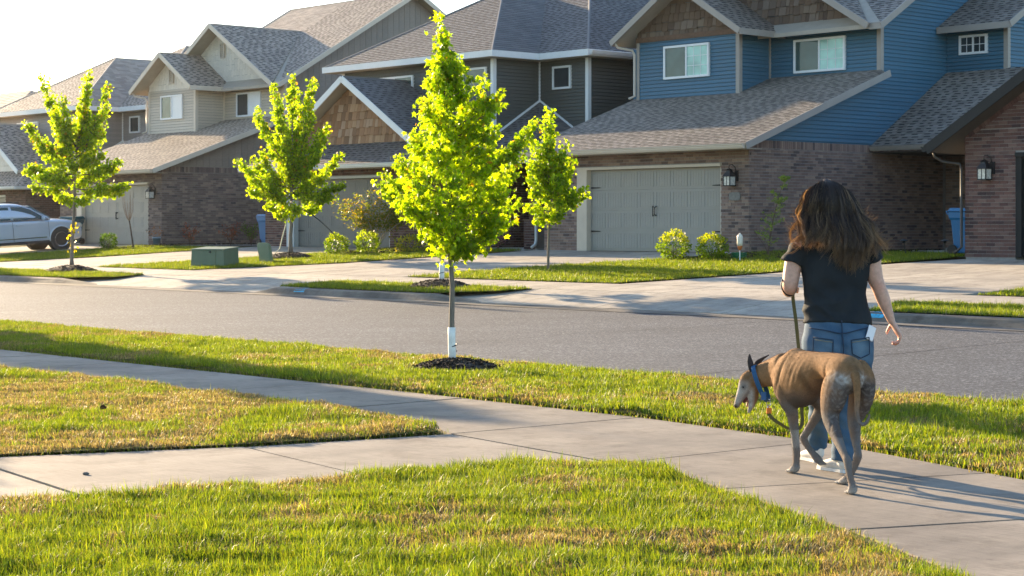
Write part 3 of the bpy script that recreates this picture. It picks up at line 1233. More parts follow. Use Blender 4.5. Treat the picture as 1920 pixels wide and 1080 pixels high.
def garage_door(root, org, s0, s1, v, z0, z1, mat, hard=M_IRON, cols=8, name='garage_door'):
    """four sections of beaded panels, set back in its opening"""
    rows = 4
    h = (z1 - z0) / rows
    mb = MB(org)
    for r in range(rows):
        mb.box(s0, s1, v, v + 0.05, z0 + r * h + .004, z0 + (r + 1) * h - .004)
    mb.box(s0, s1, v + .052, v + .06, z0, z1)
    d = mb.build(name, mat, root)
    cw = (s1 - s0) / cols
    pm = MB()
    a, b = cw * 0.5 - 0.05, h * 0.5 - 0.065
    # raised rim and five beads
    t = 0.012
    pm.box(-a, a, -0.010, 0, b - t, b); pm.box(-a, a, -0.010, 0, -b, -b + t)
    pm.box(-a, -a + t, -0.010, 0, -b + t, b - t); pm.box(a - t, a, -0.010, 0, -b + t, b - t)
    nb = 5
    for k in range(nb):
        x = -a + t + 0.006 + (2 * a - 2 * t) * k / nb
        pm.box(x, x + (2 * a - 2 * t) / nb - 0.009, -0.005, 0, -b + t + .004, b - t - .004)
    me = pm.mesh('door_panel')
    me.materials.append(mat)
    for r in range(rows):
        for c in range(cols):
            o = link('door_panel', me, None, d)
            o.location = Vector((s0 + (c + .5) * cw, v - 0.0005, z0 + (r + .5) * h)) - Vector(org)
    # handles and strap hinges
    for k in (-1, 1):
        x = (s0 + s1) / 2 + k * 0.06
        hm = MB(org)
        hm.tube([(x, v - .02, z0 + h * 1.72), (x - k * .03, v - .06, z0 + h * 1.8), (x - k * .035, v - .065, z0 + h * 1.95), (x - k * .03, v - .06, z0 + h * 2.1), (x, v - .02, z0 + h * 2.18)], [.02, .012, .011, .012, .02], 6)
        hm.build('handle', hard, d)
    for r in (0.83, 3.0):
        for k, x in ((1, s0 + .02), (-1, s1 - .02)):
            hm = MB(org)
            z = z0 + h * r + .07
            hm.prism([(x, v - .02, z - .022), (x + k * .3, v - .02, z - .012), (x + k * .37, v - .02, z), (x + k * .3, v - .02, z + .012), (x, v - .02, z + .022)], (0, 0.012, 0))
            hm.build('hinge', hard, d)
    return d


def gutter(root, org, p0, p1, mat, drop=0.02):
    mb = MB(org)
    p0, p1 = Vector(p0), Vector(p1)
    out = (p1 - p0).cross(Vector((0, 0, 1))).normalized()
    prof = [(0, 0.0), (0, -0.115), (0.07, -0.115), (0.10, -0.06), (0.10, -0.03), (0.125, -0.02), (0.125, 0.0)]
    pts = [tuple(p0 + out * a + Vector((0, 0, b))) for a, b in prof]
    mb.prism(pts, tuple(p1 - p0))
    return mb.build('gutter', mat, root)


def downspout(root, org, pts, mat, r=0.04):
    mb = MB(org)
    mb.tube(pts, r, 8)
    return mb.build('downspout', mat, root, True)


def face(root, org, parent, name, pts, out, kind, mat, limit=60, **kw):
    pl = Plane(pts, out)
    if kind == 'lap':
        e = kw.get('expo', 0.105)
        emit(org, parent, name, pl, board_tiles(pl, e, kw.get('holes', ())), mat, limit, 0.030, 0.008, e)
    elif kind == 'vert':
        emit(org, parent, name, pl, vboard_tiles(pl, kw.get('w', 0.2)), mat, limit, 0.016, 0.016, 1.0)
    elif kind == 'shake':
        e = kw.get('expo', 0.24)
        emit(org, parent, name, pl, shake_tiles(pl, e, random.Random(kw.get('seed', 1)), kw.get('wmin', .11), kw.get('wmax', .27)), mat, limit, kw.get('hi', 0.042), 0.006, e)
    elif kind == 'brick':
        emit(org, parent, name, pl, brick_tiles(pl, kw.get('holes', ()), kw.get('soldier')), mat, limit, 0.009, 0.009, 0.07, share=True)
    return pl


def plane_holes(pts, out, rects3):
    """openings given by (s0, s1, z0, z1) on a street-facing plane -> plane coordinates"""
    pl = Plane(pts, out)
    hs = []
    for s0, s1, z0, z1 in rects3:
        v = pts[0][1]
        a = [((Vector((s, v, z)) - pl.O).dot(pl.U), (Vector((s, v, z)) - pl.O).dot(pl.V)) for s, z in ((s0, z0), (s1, z1))]
        hs.append((min(a[0][0], a[1][0]), max(a[0][0], a[1][0]), min(a[0][1], a[1][1]), max(a[0][1], a[1][1])))
    return hs


F_ST = (0, -1, 0)     # faces the street
F_RT = (1, 0, 0)      # faces along +s


def corner_trim(root, org, s, v, z0, z1, mat, w=0.1):
    mb = MB(org)
    mb.box(s - w, s + 0.028, v - 0.028, v - 0.001, z0, z1)
    mb.box(s + 0.001, s + 0.0275, v - 0.001, v + w, z0, z1)
    return mb.build('corner_trim', mat, root)


def gable_house(c, P):
    """house with a sloped garage roof, a front bay and a cross gable; c = right front corner of the garage"""
    z = P['dz']
    org = W(c, 34.4, 0.74 + z)
    og = Vector((c, 34.4, 0.74))
    root = empty('house', org, ROT, P['label'], 'house')
    G = lambda s, v, zz: (s, v, zz)
    bl, brt = c + P['bayL'], c + P['bayR']
    TR, SH = P['trim'], P['shingle']
    gl = c - 7.27
    # bodies ---------------------------------------------------------
    mb = MB(og)
    d0, d1 = c - 5.98, c - 0.91
    mb.box(gl, d0, 34.42, 44.0, 0.5, 3.46)           # left of the door
    mb.box(d1, c - .02, 34.42, 44.0, 0.5, 3.46)
    mb.box(d0, d1, 34.42, 44.0, 2.93, 3.46)
    mb.box(d0, d1, 34.75, 44.0, 0.5, 2.93)
    wall = mb.build('brick_wall', P['mortar'], root)
    fp = [(gl, 34.42, 0.74), (c, 34.42, 0.74), (c, 34.42, 3.48), (gl, 34.42, 3.48)]
    face(root, og, wall, 'brick', fp, F_ST, 'brick', P['brick'], 120, holes=plane_holes(fp, F_ST, [(d0, d1, 0.5, 2.93)]), soldier=True)
    sp = [(c - .02, 34.41, 0.74), (c - .02, 42.4, 0.74), (c - .02, 42.4, 3.50), (c - .02, 34.41, 3.50)]
    face(root, og, wall, 'brick', sp, F_RT, 'brick', P['brick'], 180, soldier=True)
    fd = MB(og)
    fd.box(c - 0.03, c + 0.035, 34.38, 42.4, 0.4, 0.76)
    fd.box(gl - .02, d0, 34.375, 34.42, 0.4, 0.745)
    fd.box(d1, c + .035, 34.375, 34.41, 0.4, 0.755)
    fd.build('foundation', M_FOUND, root)
    # door with its casing
    cs = MB(og)
    cs.box(d0 - .01, d0 + .36, 34.40, 34.75, 0.74, 2.87)
    cs.box(d1 - .03, d1 + .01, 34.43, 34.75, 0.74, 2.87)
    cs.box(d0 - .01, d1 + .01, 34.375, 34.75, 2.87, 2.94)
    cs.build('door_casing', P['casing'], root)
    garage_door(root, og, d0 + .37, d1 - .03, 34.56, 0.745, 2.865, P['door'])
    # upper walls
    mb = MB(og)
    pb = [(c - 0.03, 34.45, 3.46), (c - 0.03, 51, 3.46), (c - 0.03, 51, 7.0), (c - .03, 45.6, 10.3), (c - .03, 39.65, 6.7), (c - .03, 39.65, 5.30)]
    mb.prism(pb, (-0.12, 0, 0))
    mb.box(c - 9, c - .15, 39.63, 51, 3.0, 6.62)
    mb.box(bl + .02, brt - .02, 38.33, 39.7, 4.6, 6.66)
    up = mb.build('siding_wall', P['side_back'], root)
    kw = dict(kind=P['side_kind'])
    p1 = [(c - .03, 34.5, 3.51), (c - .03, 39.6, 3.51), (c - .03, 39.6, 5.34)]
    p2 = [(c - .03, 39.6, 3.51), (c - .03, 51, 3.51), (c - .03, 51, 7.1), (c - .03, 45.6, 10.38), (c - .03, 39.6, 6.75)]
    face(root, og, up, 'siding_board', p1, F_RT, P['side_kind'], P['side_mat'], 80, w=P.get('vw', .2))
    face(root, og, up, 'siding_board', p2, F_RT, P['side_kind'], P['side_mat'], 110, w=P.get('vw', .2))
    sid = P['siding']
    # front bay and main upper wall
    def zr(v): return 3.37 + 0.36 * (v - 33.8)
    zb = zr(38.3)
    face(root, og, up, 'siding_board', [(bl, 38.32, zb), (brt, 38.32, zb), (brt, 38.32, 6.68), (bl, 38.32, 6.68)], F_ST, 'lap', sid, 60)
    face(root, og, up, 'siding_board', [(brt - .02, 38.33, zb), (brt - .02, 39.62, zr(39.62)), (brt - .02, 39.62, 6.68), (brt - .02, 38.33, 6.68)], F_RT, 'lap', sid, 60)
    zm = zr(39.6)
    face(root, og, up, 'siding_board', [(brt - .02, 39.62, zm), (c, 39.62, zm), (c, 39.62, 6.70), (brt - .02, 39.62, 6.70)], F_ST, 'lap', sid, 60)
    # gable infill
    cx = (bl + brt) / 2
    hw = (brt - bl) / 2 + 0.52
    bp = 0.63
    zpk = 6.66 + bp * hw
    gb = MB(og)
    tri = [(bl, 38.34, 6.66), (brt, 38.34, 6.66), (brt, 38.34, zpk - bp * (brt - cx) - .05), (cx, 38.34, zpk - .06), (bl, 38.34, zpk - bp * (cx - bl) - .05)]
    gb.prism(tri, (0, .1, 0))
    mpk = 9.12
    mt = [(c - 5.9, 39.64, 6.68), (c - .1, 39.64, 6.68), (c - 4.1, 39.64, mpk - .05), (c - 5.9, 39.64, mpk - .6 * 1.8)]
    gb.prism(mt, (0, .1, 0))
    gw = gb.build('gable_wall', P['side_back'], root)
    if P['gable'] == 'shake':
        face(root, og, gw, 'shake', [(p[0], 38.335, p[2]) for p in tri], F_ST, 'shake', SHAKE_D, 110, seed=3)
        face(root, og, gw, 'shake', [(p[0], 39.635, p[2]) for p in mt], F_ST, 'shake', SHAKE_D, 130, seed=4)
        tb = MB(og)
        tb.box(bl - .02, brt + .02, 38.27, 38.33, 6.62, 6.76)
        tb.build('trim_board', M_CEDAR, root)
    else:
        face(root, og, gw, 'shake', [(p[0], 38.335, p[2]) for p in tri], F_ST, 'shake', SD_CREAM, 100, seed=3, expo=0.22, wmin=.18, wmax=.19, hi=.02)
        face(root, og, gw, 'shake', [(p[0], 39.635, p[2]) for p in mt], F_ST, 'shake', SD_CREAM, 150, seed=4, expo=0.22, wmin=.18, wmax=.19, hi=.02)
        for (x, vv, zz) in ((cx, 38.31, zpk - .86), (c - 4.1, 39.61, mpk - .98)):
            vm = MB(og)
            vm.box(x - .16, x - .12, vv - .05, vv, zz - .28, zz + .28)
            vm.box(x + .12, x + .16, vv - .05, vv, zz - .28, zz + .28)
            vm.box(x - .12, x + .12, vv - .05, vv, zz + .24, zz + .28)
            vm.box(x - .12, x + .12, vv - .05, vv, zz - .28, zz - .24)
            vt = vm.build('gable_vent', M_TRIM_TAN, root)
            for k in range(6):
                lm = MB(og)
                zk = zz - .2 + k * .075
                lm.prism([(x - .12, vv - .045, zk - .02), (x - .12, vv - .005, zk + .03), (x - .12, vv - .005, zk + .04), (x - .12, vv - .045, zk - .01)], (.24, 0, 0))
                lm.build('slat', M_TRIM_TAN, vt)
    # roofs -----------------------------------------------------------
    th = 0.11
    g0 = c - 7.75
    vr = c + 0.42
    gr = [(g0, 33.8, 3.37), (vr, 33.8, 3.37), (vr, 39.3, zr(39.3)), (c + .02, 39.62, zm), (g0, 39.62, zm)]
    ov = 37.75
    bL = [(cx - hw, ov, zpk - bp * hw), (cx, ov, zpk), (cx, 40.6, zpk), (cx - hw, 40.6, zpk - bp * hw)]
    bR = [(cx + hw, ov, zpk - bp * hw), (cx + hw, 39.62, zpk - bp * hw), (cx, 39.62, zpk), (cx, ov, zpk)]
    mv = 39.1
    mr = 0.6
    ridge_v = 45.6
    zrg = 6.62 + .597 * (ridge_v - mv)
    e = c + 0.4
    mvalley = mv + (mpk - 6.62) / .597
    rv = mv - 0.1
    mR = [(c + .05, rv, 6.63), (c - 4.1, mvalley, mpk), (c - 4.1, rv, mpk)]
    mL = [(c - 8.25, rv, 6.63), (c - 4.1, rv, mpk), (c - 4.1, mvalley, mpk)]
    lft = c - P.get('left', 8.1)
    mF1 = [(e, mv, 6.62), (e, ridge_v, zrg), (lft, ridge_v, zrg), (lft, mv, 6.62)]
    mB = [(e, ridge_v, zrg), (e, 52.2, 6.62), (lft, 52.2, 6.62), (lft, ridge_v, zrg)]
    polys = [gr, bL, bR, mR, mL, mF1, mB]
    roof = slab_deck(og, root, 'roof', polys, th, M_SOFFIT)
    pr = random.Random(int(-c * 10))
    lim = {0: 130, 2: 60, 3: 60, 5: 50}
    for i, pts in enumerate(polys):
        cover = i not in (6,)
        if i == 5:      # the front slope of the main roof shows only outside the cross gable
            roof_plane(root, og, roof, [(e, mv, 6.62), (e, ridge_v, zrg), (c - 4.1, ridge_v, zrg), (c - 4.1, mvalley - .1, mpk - .06)], SH, lim.get(i, 0), pr=pr)
            roof_plane(root, og, roof, [(c - 4.1, mvalley - .1, mpk - .06), (c - 4.1, ridge_v, zrg), (lft, ridge_v, zrg), (lft, mv, 6.62)], SH, 0, pr=pr)
        elif cover:
            roof_plane(root, og, roof, pts, SH, lim.get(i, 0), pr=pr)
    # ridge caps
    for a, b in (((cx, ov, zpk + .01), (cx, 39.6, zpk + .01)), ((c - 4.1, rv, mpk + .01), (c - 4.1, mvalley, mpk + .01)), ((lft, ridge_v, zrg + .01), (e, ridge_v, zrg + .01))):
        rc = MB(og)
        rc.tube([a, b], 0.035, 6)
        rc.build('ridge_cap', SH, roof)
    # fascias, rakes, gutters
    fb = MB(og)
    def rake(p, q, w=0.035, h=0.17):
        fb.beam((p[0], p[1], p[2] - h / 2 + .03), (q[0], q[1], q[2] - h / 2 + .03), w, h)
    rake((vr + .018, 33.78, 3.36), (vr + .018, 39.45, zr(39.45)))
    rake((cx - hw, ov - .02, zpk - bp * hw), (cx + .0, ov - .02, zpk))
    rake((cx + hw, ov - .02, zpk - bp * hw), (cx - .0, ov - .02, zpk))
    rake((cx + hw + .02, ov - .02, zpk - bp * hw), (cx + hw + .02, 39.6, zpk - bp * hw))
    rake((c - 8.25, rv - .02, 6.63), (c - 4.1, rv - .02, mpk))
    rake((c + .07, rv - .02, 6.63), (c - 4.1, rv - .02, mpk))
    rake((c + .05, mv - .02, 6.62), (e + .03, mv - .02, 6.62))
    rake((e + .018, mv - .02, 6.61), (e + .018, ridge_v, zrg))
    rake((e + .018, 52.2, 6.62), (e + .018, ridge_v, zrg))
    rake((lft - .018, mv - .02, 6.61), (lft - .018, ridge_v, zrg))
    fb.build('fascia', TR, root)
    gutter(root, og, (g0, 33.79, 3.36), (vr - .01, 33.79, 3.36), P['gut'])
    # soffit under the garage eave
    sf = MB(og)
    sf.box(g0, vr, 33.82, 34.40, 3.24, 3.255)
    sf.build('soffit', M_SOFFIT, root)
    # corner boards and frieze
    ct = TR
    corner_trim(root, og, brt, 38.32, zb, 6.66, ct)
    mbx = MB(og)
    mbx.box(bl - .01, bl + .09, 38.285, 38.318, zb, 6.66)
    mbx.box(brt - .005, brt + .035, 39.56, 39.615, zm, 6.66)
    mbx.build('corner_trim', ct, root)
    corner_trim(root, og, c, 39.62, zm, 6.66, ct)
    # windows
    window(root, og, bl + P['w1'][0], bl + P['w1'][1], 38.32, 5.52, 6.45, gl=P['panes'][0], grid=P['grid'][0])
    window(root, og, c + P['w2'][0], c + P['w2'][1], 39.62, 5.54, 6.45, gl=P['panes'][1], grid=P['grid'][1])
    # downspout on the bay
    downspout(root, og, [(bl - .42, 37.8, 6.62), (bl - .38, 37.9, 6.5), (bl - .12, 38.22, 6.42), (bl - .06, 38.25, 6.3), (bl - .06, 38.25, zb + .12), (bl - .14, 38.1, zb + .04)], P['gut'], .036)
    return root, og


BLUE = dict(dz=0, bayL=-7.54, bayR=-3.72, trim=M_TRIM_T, shingle=SH_BROWN, mortar=M_MORTAR, brick=BR_GREY, casing=M_TRIM_TAN, door=M_DOOR_G,
            side_back=SD_BLUE, side_kind='lap', side_mat=SD_BLUE, siding=SD_BLUE, gable='shake', gut=M_TRIM_TAN, w1=(1.07, 2.78), w2=(-2.85, -1.11),
            panes=((M_GLASS_C, M_GLASS_L), (M_GLASS_C, M_GLASS_L)), grid=((3, 3), (3, 3)),
            label='blue lap-sided house with cedar shake gables over a greyish brick garage')
TANH = dict(dz=0.0, bayL=-7.35, bayR=-3.99, trim=M_TRIM_TAN, shingle=SH_TAN, mortar=M_MORTAR_D, brick=BR_BROWN, casing=M_TRIM_TAN, door=M_DOOR_G,
            side_back=SD_BATT, side_kind='vert', side_mat=SD_BATT, siding=SD_TAN, gable='scallop', gut=M_TRIM_TAN, w1=(0.95, 2.5), w2=(-3.1, -1.5), vw=0.27,
            panes=((M_GLASS_C, M_FRAME), (M_GLASS, M_FRAME)), grid=((0, 0), (0, 0)),
            label='tan house with cream scalloped gables and tall vertical board side wall')
blue_house, blue_og = gable_house(-29.64, BLUE)
tan_house, tan_og = gable_house(-56.50, TANH)


def blue_porch():
    """entry recess, its roof and the stair bump on the right of the blue house"""
    og, root = blue_og, blue_house
    c = -29.64
    mb = MB(og)
    mb.box(c, -25.0, 42.52, 43.0, 0.5, 3.6)
    w = mb.build('brick_wall', M_MORTAR, root)
    p = [(c, 42.52, .74), (-25.0, 42.52, .74), (-25.0, 42.52, 3.5), (c, 42.52, 3.5)]
    face(root, og, w, 'brick', p, F_ST, 'brick', BR_GREY, 60)
    fd = MB(og)
    fd.box(c + .03, -25, 42.45, 42.52, .5, .80)
    fd.box(c + .04, -25.2, 39.6, 42.45, .5, .77)
    fd.build('porch_floor', M_FOUND, root)
    pr = [(c, 39.2, 3.46), (-26.6, 39.2, 3.46), (-25.4, 39.2, 3.46), (-25.4, 42.6, 5.57), (c, 42.6, 5.57)]
    rf = slab_deck(og, root, 'porch_roof', [pr], .12, M_SOFFIT_D)
    roof_plane(root, og, rf, pr, SH_BROWN, 80, pr=random.Random(77))
    gutter(root, og, (c + .05, 39.18, 3.45), (-25.4, 39.18, 3.45), M_TRIM_T)
    ce = MB(og)
    ce.box(c + .03, -25.4, 39.25, 42.5, 3.28, 3.31)
    ce.build('porch_ceiling', M_SOFFIT_D, root)
    # bump
    mb = MB(og)
    mb.box(c + .03, -27.75, 42.60, 50, 4.8, 6.62)
    b = mb.build('siding_wall', SD_BLUE, root)
    face(root, og, b, 'siding_board', [(c, 42.58, 5.5), (-27.75, 42.58, 5.5), (-27.75, 42.58, 6.72), (c, 42.58, 6.72)], F_ST, 'lap', SD_BLUE, 40)
    rp = [(c, 42.1, 6.72), (-27.35, 42.1, 6.72), (-27.35, 48, 10.2), (c, 48, 10.2)]
    face(root, og, b, 'siding_board', [(-27.75, 42.58, 5.5), (-27.75, 48, 5.5), (-27.75, 48, 10.0), (-27.75, 42.6, 6.85)], F_RT, 'lap', SD_BLUE, 60)
    bp = MB(og)
    bp.prism([(-27.77, 42.62, 5.4), (-27.77, 48, 5.4), (-27.77, 48, 9.95), (-27.77, 42.62, 6.8)], (-.1, 0, 0))
    bp.build('siding_wall', SD_BLUE, root)
    rf = slab_deck(og, root, 'stair_roof', [rp], .12, M_SOFFIT)
    roof_plane(root, og, rf, rp, SH_BROWN, 60, pr=random.Random(78))
    fb = MB(og)
    fb.beam((c + .02, 42.08, 6.66), (-27.33, 42.08, 6.66), .035, .17)
    fb.beam((-27.33, 42.06, 6.66), (-27.33, 48, 10.14), .035, .17)
    fb.build('fascia', M_TRIM_T, root)
    corner_trim(root, og, -27.75, 42.58, 5.5, 6.64, M_TRIM_T)
    window(root, og, -29.22, -28.34, 42.58, 6.0, 6.52, gl=(M_GLASS, M_GLASS), grid=(2, 2))
    # plaque by the garage
    pq = MB(og)
    pts = []
    for k in range(16):
        a = 2 * math.pi * k / 16
        x = max(-1, min(1, 1.25 * math.cos(a))); y = max(-1, min(1, 1.25 * math.sin(a)))
        pts.append((-30.08 + .18 * x, 34.40, 2.12 + .10 * y))
    pq.prism(pts, (0, -.025, 0))
    pq.build('plaque', simple('bronze_plaque', (0.16, 0.155, 0.14), 0.5, 0.2, 20), root)


blue_porch()


def hip_house(ds, dv, dz, P):
    """charcoal / taupe house: dutch-gable garage, two-step hip roof, corner porch"""
    org = W(-41.93 + ds, 34.4 + dv, 0.74 + dz)
    og = Vector((-41.93, 34.4, 0.74))
    root = empty('house', org, ROT, P['label'], 'house')
    TR, SH = P['trim'], P['shingle']
    d0, d1 = -48.95, -43.67
    mb = MB(og)
    mb.box(-50.16, d0, 34.42, 42, .5, 3.22)
    mb.box(d1, -41.95, 34.42, 42, .5, 3.22)
    mb.box(d0, d1, 34.42, 42, 2.92, 3.22)
    mb.box(d0, d1, 34.8, 42, .5, 2.92)
    wall = mb.build('brick_wall', P['mortar'], root)
    fp = [(-50.16, 34.42, .74), (-41.93, 34.42, .74), (-41.93, 34.42, 3.24), (-50.16, 34.42, 3.24)]
    face(root, og, wall, 'brick', fp, F_ST, 'brick', P['brick'], 240, holes=plane_holes(fp, F_ST, [(d0, d1, .5, 2.92)]), soldier=True)
    sp = [(-41.95, 34.42, .74), (-41.95, 38.9, .74), (-41.95, 38.9, 3.24), (-41.95, 34.42, 3.24)]
    face(root, og, wall, 'brick', sp, F_RT, 'brick', P['brick'], 60, soldier=True)
    fd = MB(og)
    fd.box(-50.18, d0, 34.37, 34.42, .4, .75)
    fd.box(d1, -41.9, 34.37, 34.42, .4, .75)
    fd.build('foundation', M_FOUND, root)
    cs = MB(og)
    cs.box(d0 - .01, d0 + .38, 34.40, 34.8, .74, 2.86)
    cs.box(d1 - .03, d1 + .02, 34.42, 34.8, .74, 2.86)
    cs.box(d0 - .01, d1 + .02, 34.385, 34.8, 2.86, 2.93)
    cs.build('door_casing', P['casing'], root)
    garage_door(root, og, d0 + .39, d1 - .03, 34.58, .745, 2.855, P['door'])
    # upper bodies
    mb = MB(og)
    mb.box(-49.4, -41.95, 37.02, 50, 2.5, 6.52)
    mb.box(-42.0, -39.82, 38.92, 50, .5, 6.52)
    up = mb.build('siding_wall', P['siding'], root)
    sd_ = P['siding']
    face(root, og, up, 'siding_board', [(-49.4, 37.0, 4.1), (-41.93, 37.0, 4.1), (-41.93, 37.0, 6.5), (-49.4, 37.0, 6.5)], F_ST, 'lap', sd_, 60)
    face(root, og, up, 'siding_board', [(-41.93, 37.0, 3.2), (-41.93, 38.92, 3.2), (-41.93, 38.92, 6.5), (-41.93, 37.0, 6.5)], F_RT, 'lap', sd_, 60)
    face(root, og, up, 'siding_board', [(-41.93, 38.9, 3.2), (-39.8, 38.9, 3.2), (-39.8, 38.9, 6.5), (-41.93, 38.9, 6.5)], F_ST, 'lap', sd_, 60)
    face(root, og, up, 'siding_board', [(-39.8, 38.9, 3.2), (-39.8, 44, 3.2), (-39.8, 44, 6.5), (-39.8, 38.9, 6.5)], F_RT, 'lap', sd_, 60)
    corner_trim(root, og, -41.93, 37.0, 4.0, 6.5, TR)
    corner_trim(root, og, -39.8, 38.9, 3.3, 6.5, TR)
    tb = MB(og)
    tb.box(-41.925, -41.88, 38.845, 38.895, 5.2, 6.5)
    tb.box(-49.42, -49.32, 36.965, 36.998, 5.0, 6.5)
    tb.build('corner_trim', TR, root)
    # dutch gable over the garage
    L, R, V0, Z0, m = -50.6, -41.5, 33.75, 3.25, 0.6
    cx = (L + R) / 2
    zp = Z0 + m * (R - L) / 2
    gv, ov, bk = 34.9, 34.42, 37.1
    t = gv - V0
    zt1 = Z0 + m * t
    skirt = [(L, V0, Z0), (R, V0, Z0), (R - t, gv, zt1), (L + t, gv, zt1)]
    rlow = [(R, V0, Z0), (R, 38.9, Z0), (R - t, 38.9, zt1), (R - t, gv, zt1)]
    rup = [(R - t, ov, zt1), (R - t, bk, zt1), (cx, bk, zp), (cx, ov, zp)]
    llow = [(L, V0, Z0), (L + t, gv, zt1), (L + t, bk, zt1), (L, bk, Z0)]
    lup = [(L + t, ov, zt1), (cx, ov, zp), (cx, bk, zp), (L + t, bk, zt1)]
    gp = [skirt, rlow, rup, llow, lup]
    # upper hips
    e, EZ = 0.45, 6.6
    l1, r1, f1 = -49.9, -41.48, 36.55
    h1 = (r1 - l1) / 2
    hm = 0.6
    c1 = (l1 + r1) / 2
    A1 = (c1, f1 + h1, EZ + hm * h1)
    hipF = [(l1, f1, EZ), (r1, f1, EZ), A1]
    hipR = [(r1, f1, EZ), (r1, 50, EZ), (c1, 50, A1[2]), A1]
    hipL = [(l1, f1, EZ), A1, (c1, 50, A1[2]), (l1, 50, EZ)]
    l2, r2, f2 = -49.9, -39.35, 38.45
    h2 = (r2 - l2) / 2
    c2 = (l2 + r2) / 2
    A2 = (c2, f2 + h2, EZ + hm * h2)
    B2 = (c2, 50 - h2 * 0.2, A2[2])
    h2F = [(l2, f2, EZ), (r2, f2, EZ), A2]
    h2R = [(r2, f2, EZ), (r2, 51, EZ), B2, A2]
    h2L = [(l2, f2, EZ), A2, B2, (l2, 51, EZ)]
    polys = gp + [hipF, hipR, hipL, h2F, h2R, h2L]
    roof = slab_deck(og, root, 'roof', polys, .10, M_SOFFIT)
    pr = random.Random(31 + int(ds))
    lim = {0: 80, 1: 30, 2: 70, 5: 70, 8: 25, 9: 25}
    for i, p in enumerate(polys):
        if i in (3, 4, 7, 10):
            roof_plane(root, og, roof, p, SH, 0, expo=.3, pr=pr)
        else:
            roof_plane(root, og, roof, p, SH, lim.get(i, 0), pr=pr)
    for a, b in ((hipF[1], A1), (hipF[0], A1), (h2F[1], A2), ((cx, ov, zp), (cx, bk, zp)), (skirt[1], skirt[2])):
        rc = MB(og)
        rc.tube([Vector(a) + Vector((0, 0, .0)), Vector(b) + Vector((0, 0, .0))], .045, 6)
        rc.build('ridge_cap', SH, roof)
    # gable wall with shakes
    tri = [(L + t + .25, gv - .02, zt1), (R - t - .25, gv - .02, zt1), (cx, gv - .02, zp - .16)]
    gb = MB(og)
    gb.prism([(p[0], gv, p[2]) for p in tri], (0, .1, 0))
    gw = gb.build('gable_wall', M_CEDAR, root)
    face(root, og, gw, 'shake', [(p[0], gv - .001, p[2]) for p in tri], F_ST, 'shake', P.get('shake', SHAKE), 160, seed=12, expo=0.25)
    # fascias and gutters
    fb = MB(og)
    for a, b in (((R - t + .03, ov - .02, zt1 - .03), (cx, ov - .02, zp - .0)), ((L + t - .03, ov - .02, zt1 - .03), (cx, ov - .02, zp - .0))):
        fb.beam((a[0], a[1], a[2] - .05), (b[0], b[1], b[2] - .05), .035, .19)
    fh = .19
    for a, b in (((l1, f1 - .02, EZ), (r1 + .02, f1 - .02, EZ)), ((r1 + .02, f1 - .04, EZ), (r1 + .02, f2, EZ)), ((r1 + .04, f2 - .02, EZ), (r2 + .02, f2 - .02, EZ)), ((r2 + .02, f2 - .04, EZ), (r2 + .02, 46, EZ)), ((l1 - .02, f1 - .04, EZ), (l1 - .02, 46, EZ))):
        fb.beam((a[0], a[1], a[2] - .06), (b[0], b[1], b[2] - .06), .036, fh)
    fb.build('fascia', TR, root)
    sf = MB(og)
    sf.box(l1, r1 + .003, f1, 37.0, EZ - .165, EZ - .150)
    sf.box(-41.9, r1, 37.0, 38.46, EZ - .166, EZ - .151)
    sf.box(-41.9, r2, f2 + .01, 38.9, EZ - .167, EZ - .152)
    sf.box(-39.78, r2 - .002, 38.9, 46, EZ - .168, EZ - .153)
    sf.box(L + .02, R - .02, V0 + .02, 34.40, Z0 - .13, Z0 - .115)
    sf.box(-41.93, R - .02, 34.4, 37.0, Z0 - .131, Z0 - .116)
    # raking soffit of the gablet
    sf.build('soffit', M_SOFFIT, root)
    gutter(root, og, (L, V0 - .01, Z0), (R + .1, V0 - .01, Z0), P['gut'])
    gutter(root, og, (R + .01, V0 - .03, Z0), (R + .01, 35.7, Z0), P['gut'])
    gutter(root, og, (r2 + .03, 38.5, EZ), (r2 + .03, 46, EZ), P['gut'])
    # windows
    window(root, og, -41.30, -40.50, 38.9, 5.55, 6.25, frame=TR, gl=(M_GLASS,), split=False)
    window(root, og, -47.6, -45.7, 37.0, 5.25, 6.16, frame=TR, gl=(M_FRAME, M_GLASS_C))
    window(root, og, -43.3, -42.2, 37.0, 5.55, 6.2, frame=TR, gl=(M_GLASS_C,), split=False)
    # corner porch
    pa, pb = (-41.93, 35.75, 3.3), (-38.75, 35.75, 3.3)
    pk = (-41.93, 38.9, 5.2)
    pr1 = [pa, pb, pk]
    pr2 = [pb, (-38.75, 38.9, 3.3), pk]
    rf = slab_deck(og, root, 'porch_roof', [pr1, pr2], .10, M_SOFFIT_D)
    roof_plane(root, og, rf, pr1, SH, 25, pr=pr)
    roof_plane(root, og, rf, pr2, SH, 0, pr=pr)
    fl = MB(og)
    fl.beam((-41.90, 35.9, 3.46), (-41.90, 38.88, 5.25), .03, .06)
    fl.beam((-41.9, 38.88, 5.25), (-38.85, 38.88, 3.42), .03, .06)
    fl.build('flashing', TR, root)
    gutter(root, og, (-41.9, 35.74, 3.3), (-38.6, 35.74, 3.3), P['gut'])
    ps = MB(og)
    ps.box(-39.35, -38.9, 35.9, 36.35, .6, 1.55)
    base = ps.build('porch_pillar', P['mortar'], root)
    q = [(-39.36, 35.9, .74), (-38.89, 35.9, .74), (-38.89, 35.9, 1.55), (-39.36, 35.9, 1.55)]
    face(root, og, base, 'brick', q, F_ST, 'brick', P['brick'], 40)
    ps = MB(og)
    ps.box(-39.24, -39.0, 36.0, 36.24, 1.55, 3.2)
    ps.box(-39.38, -38.87, 35.87, 36.38, 1.553, 1.60)
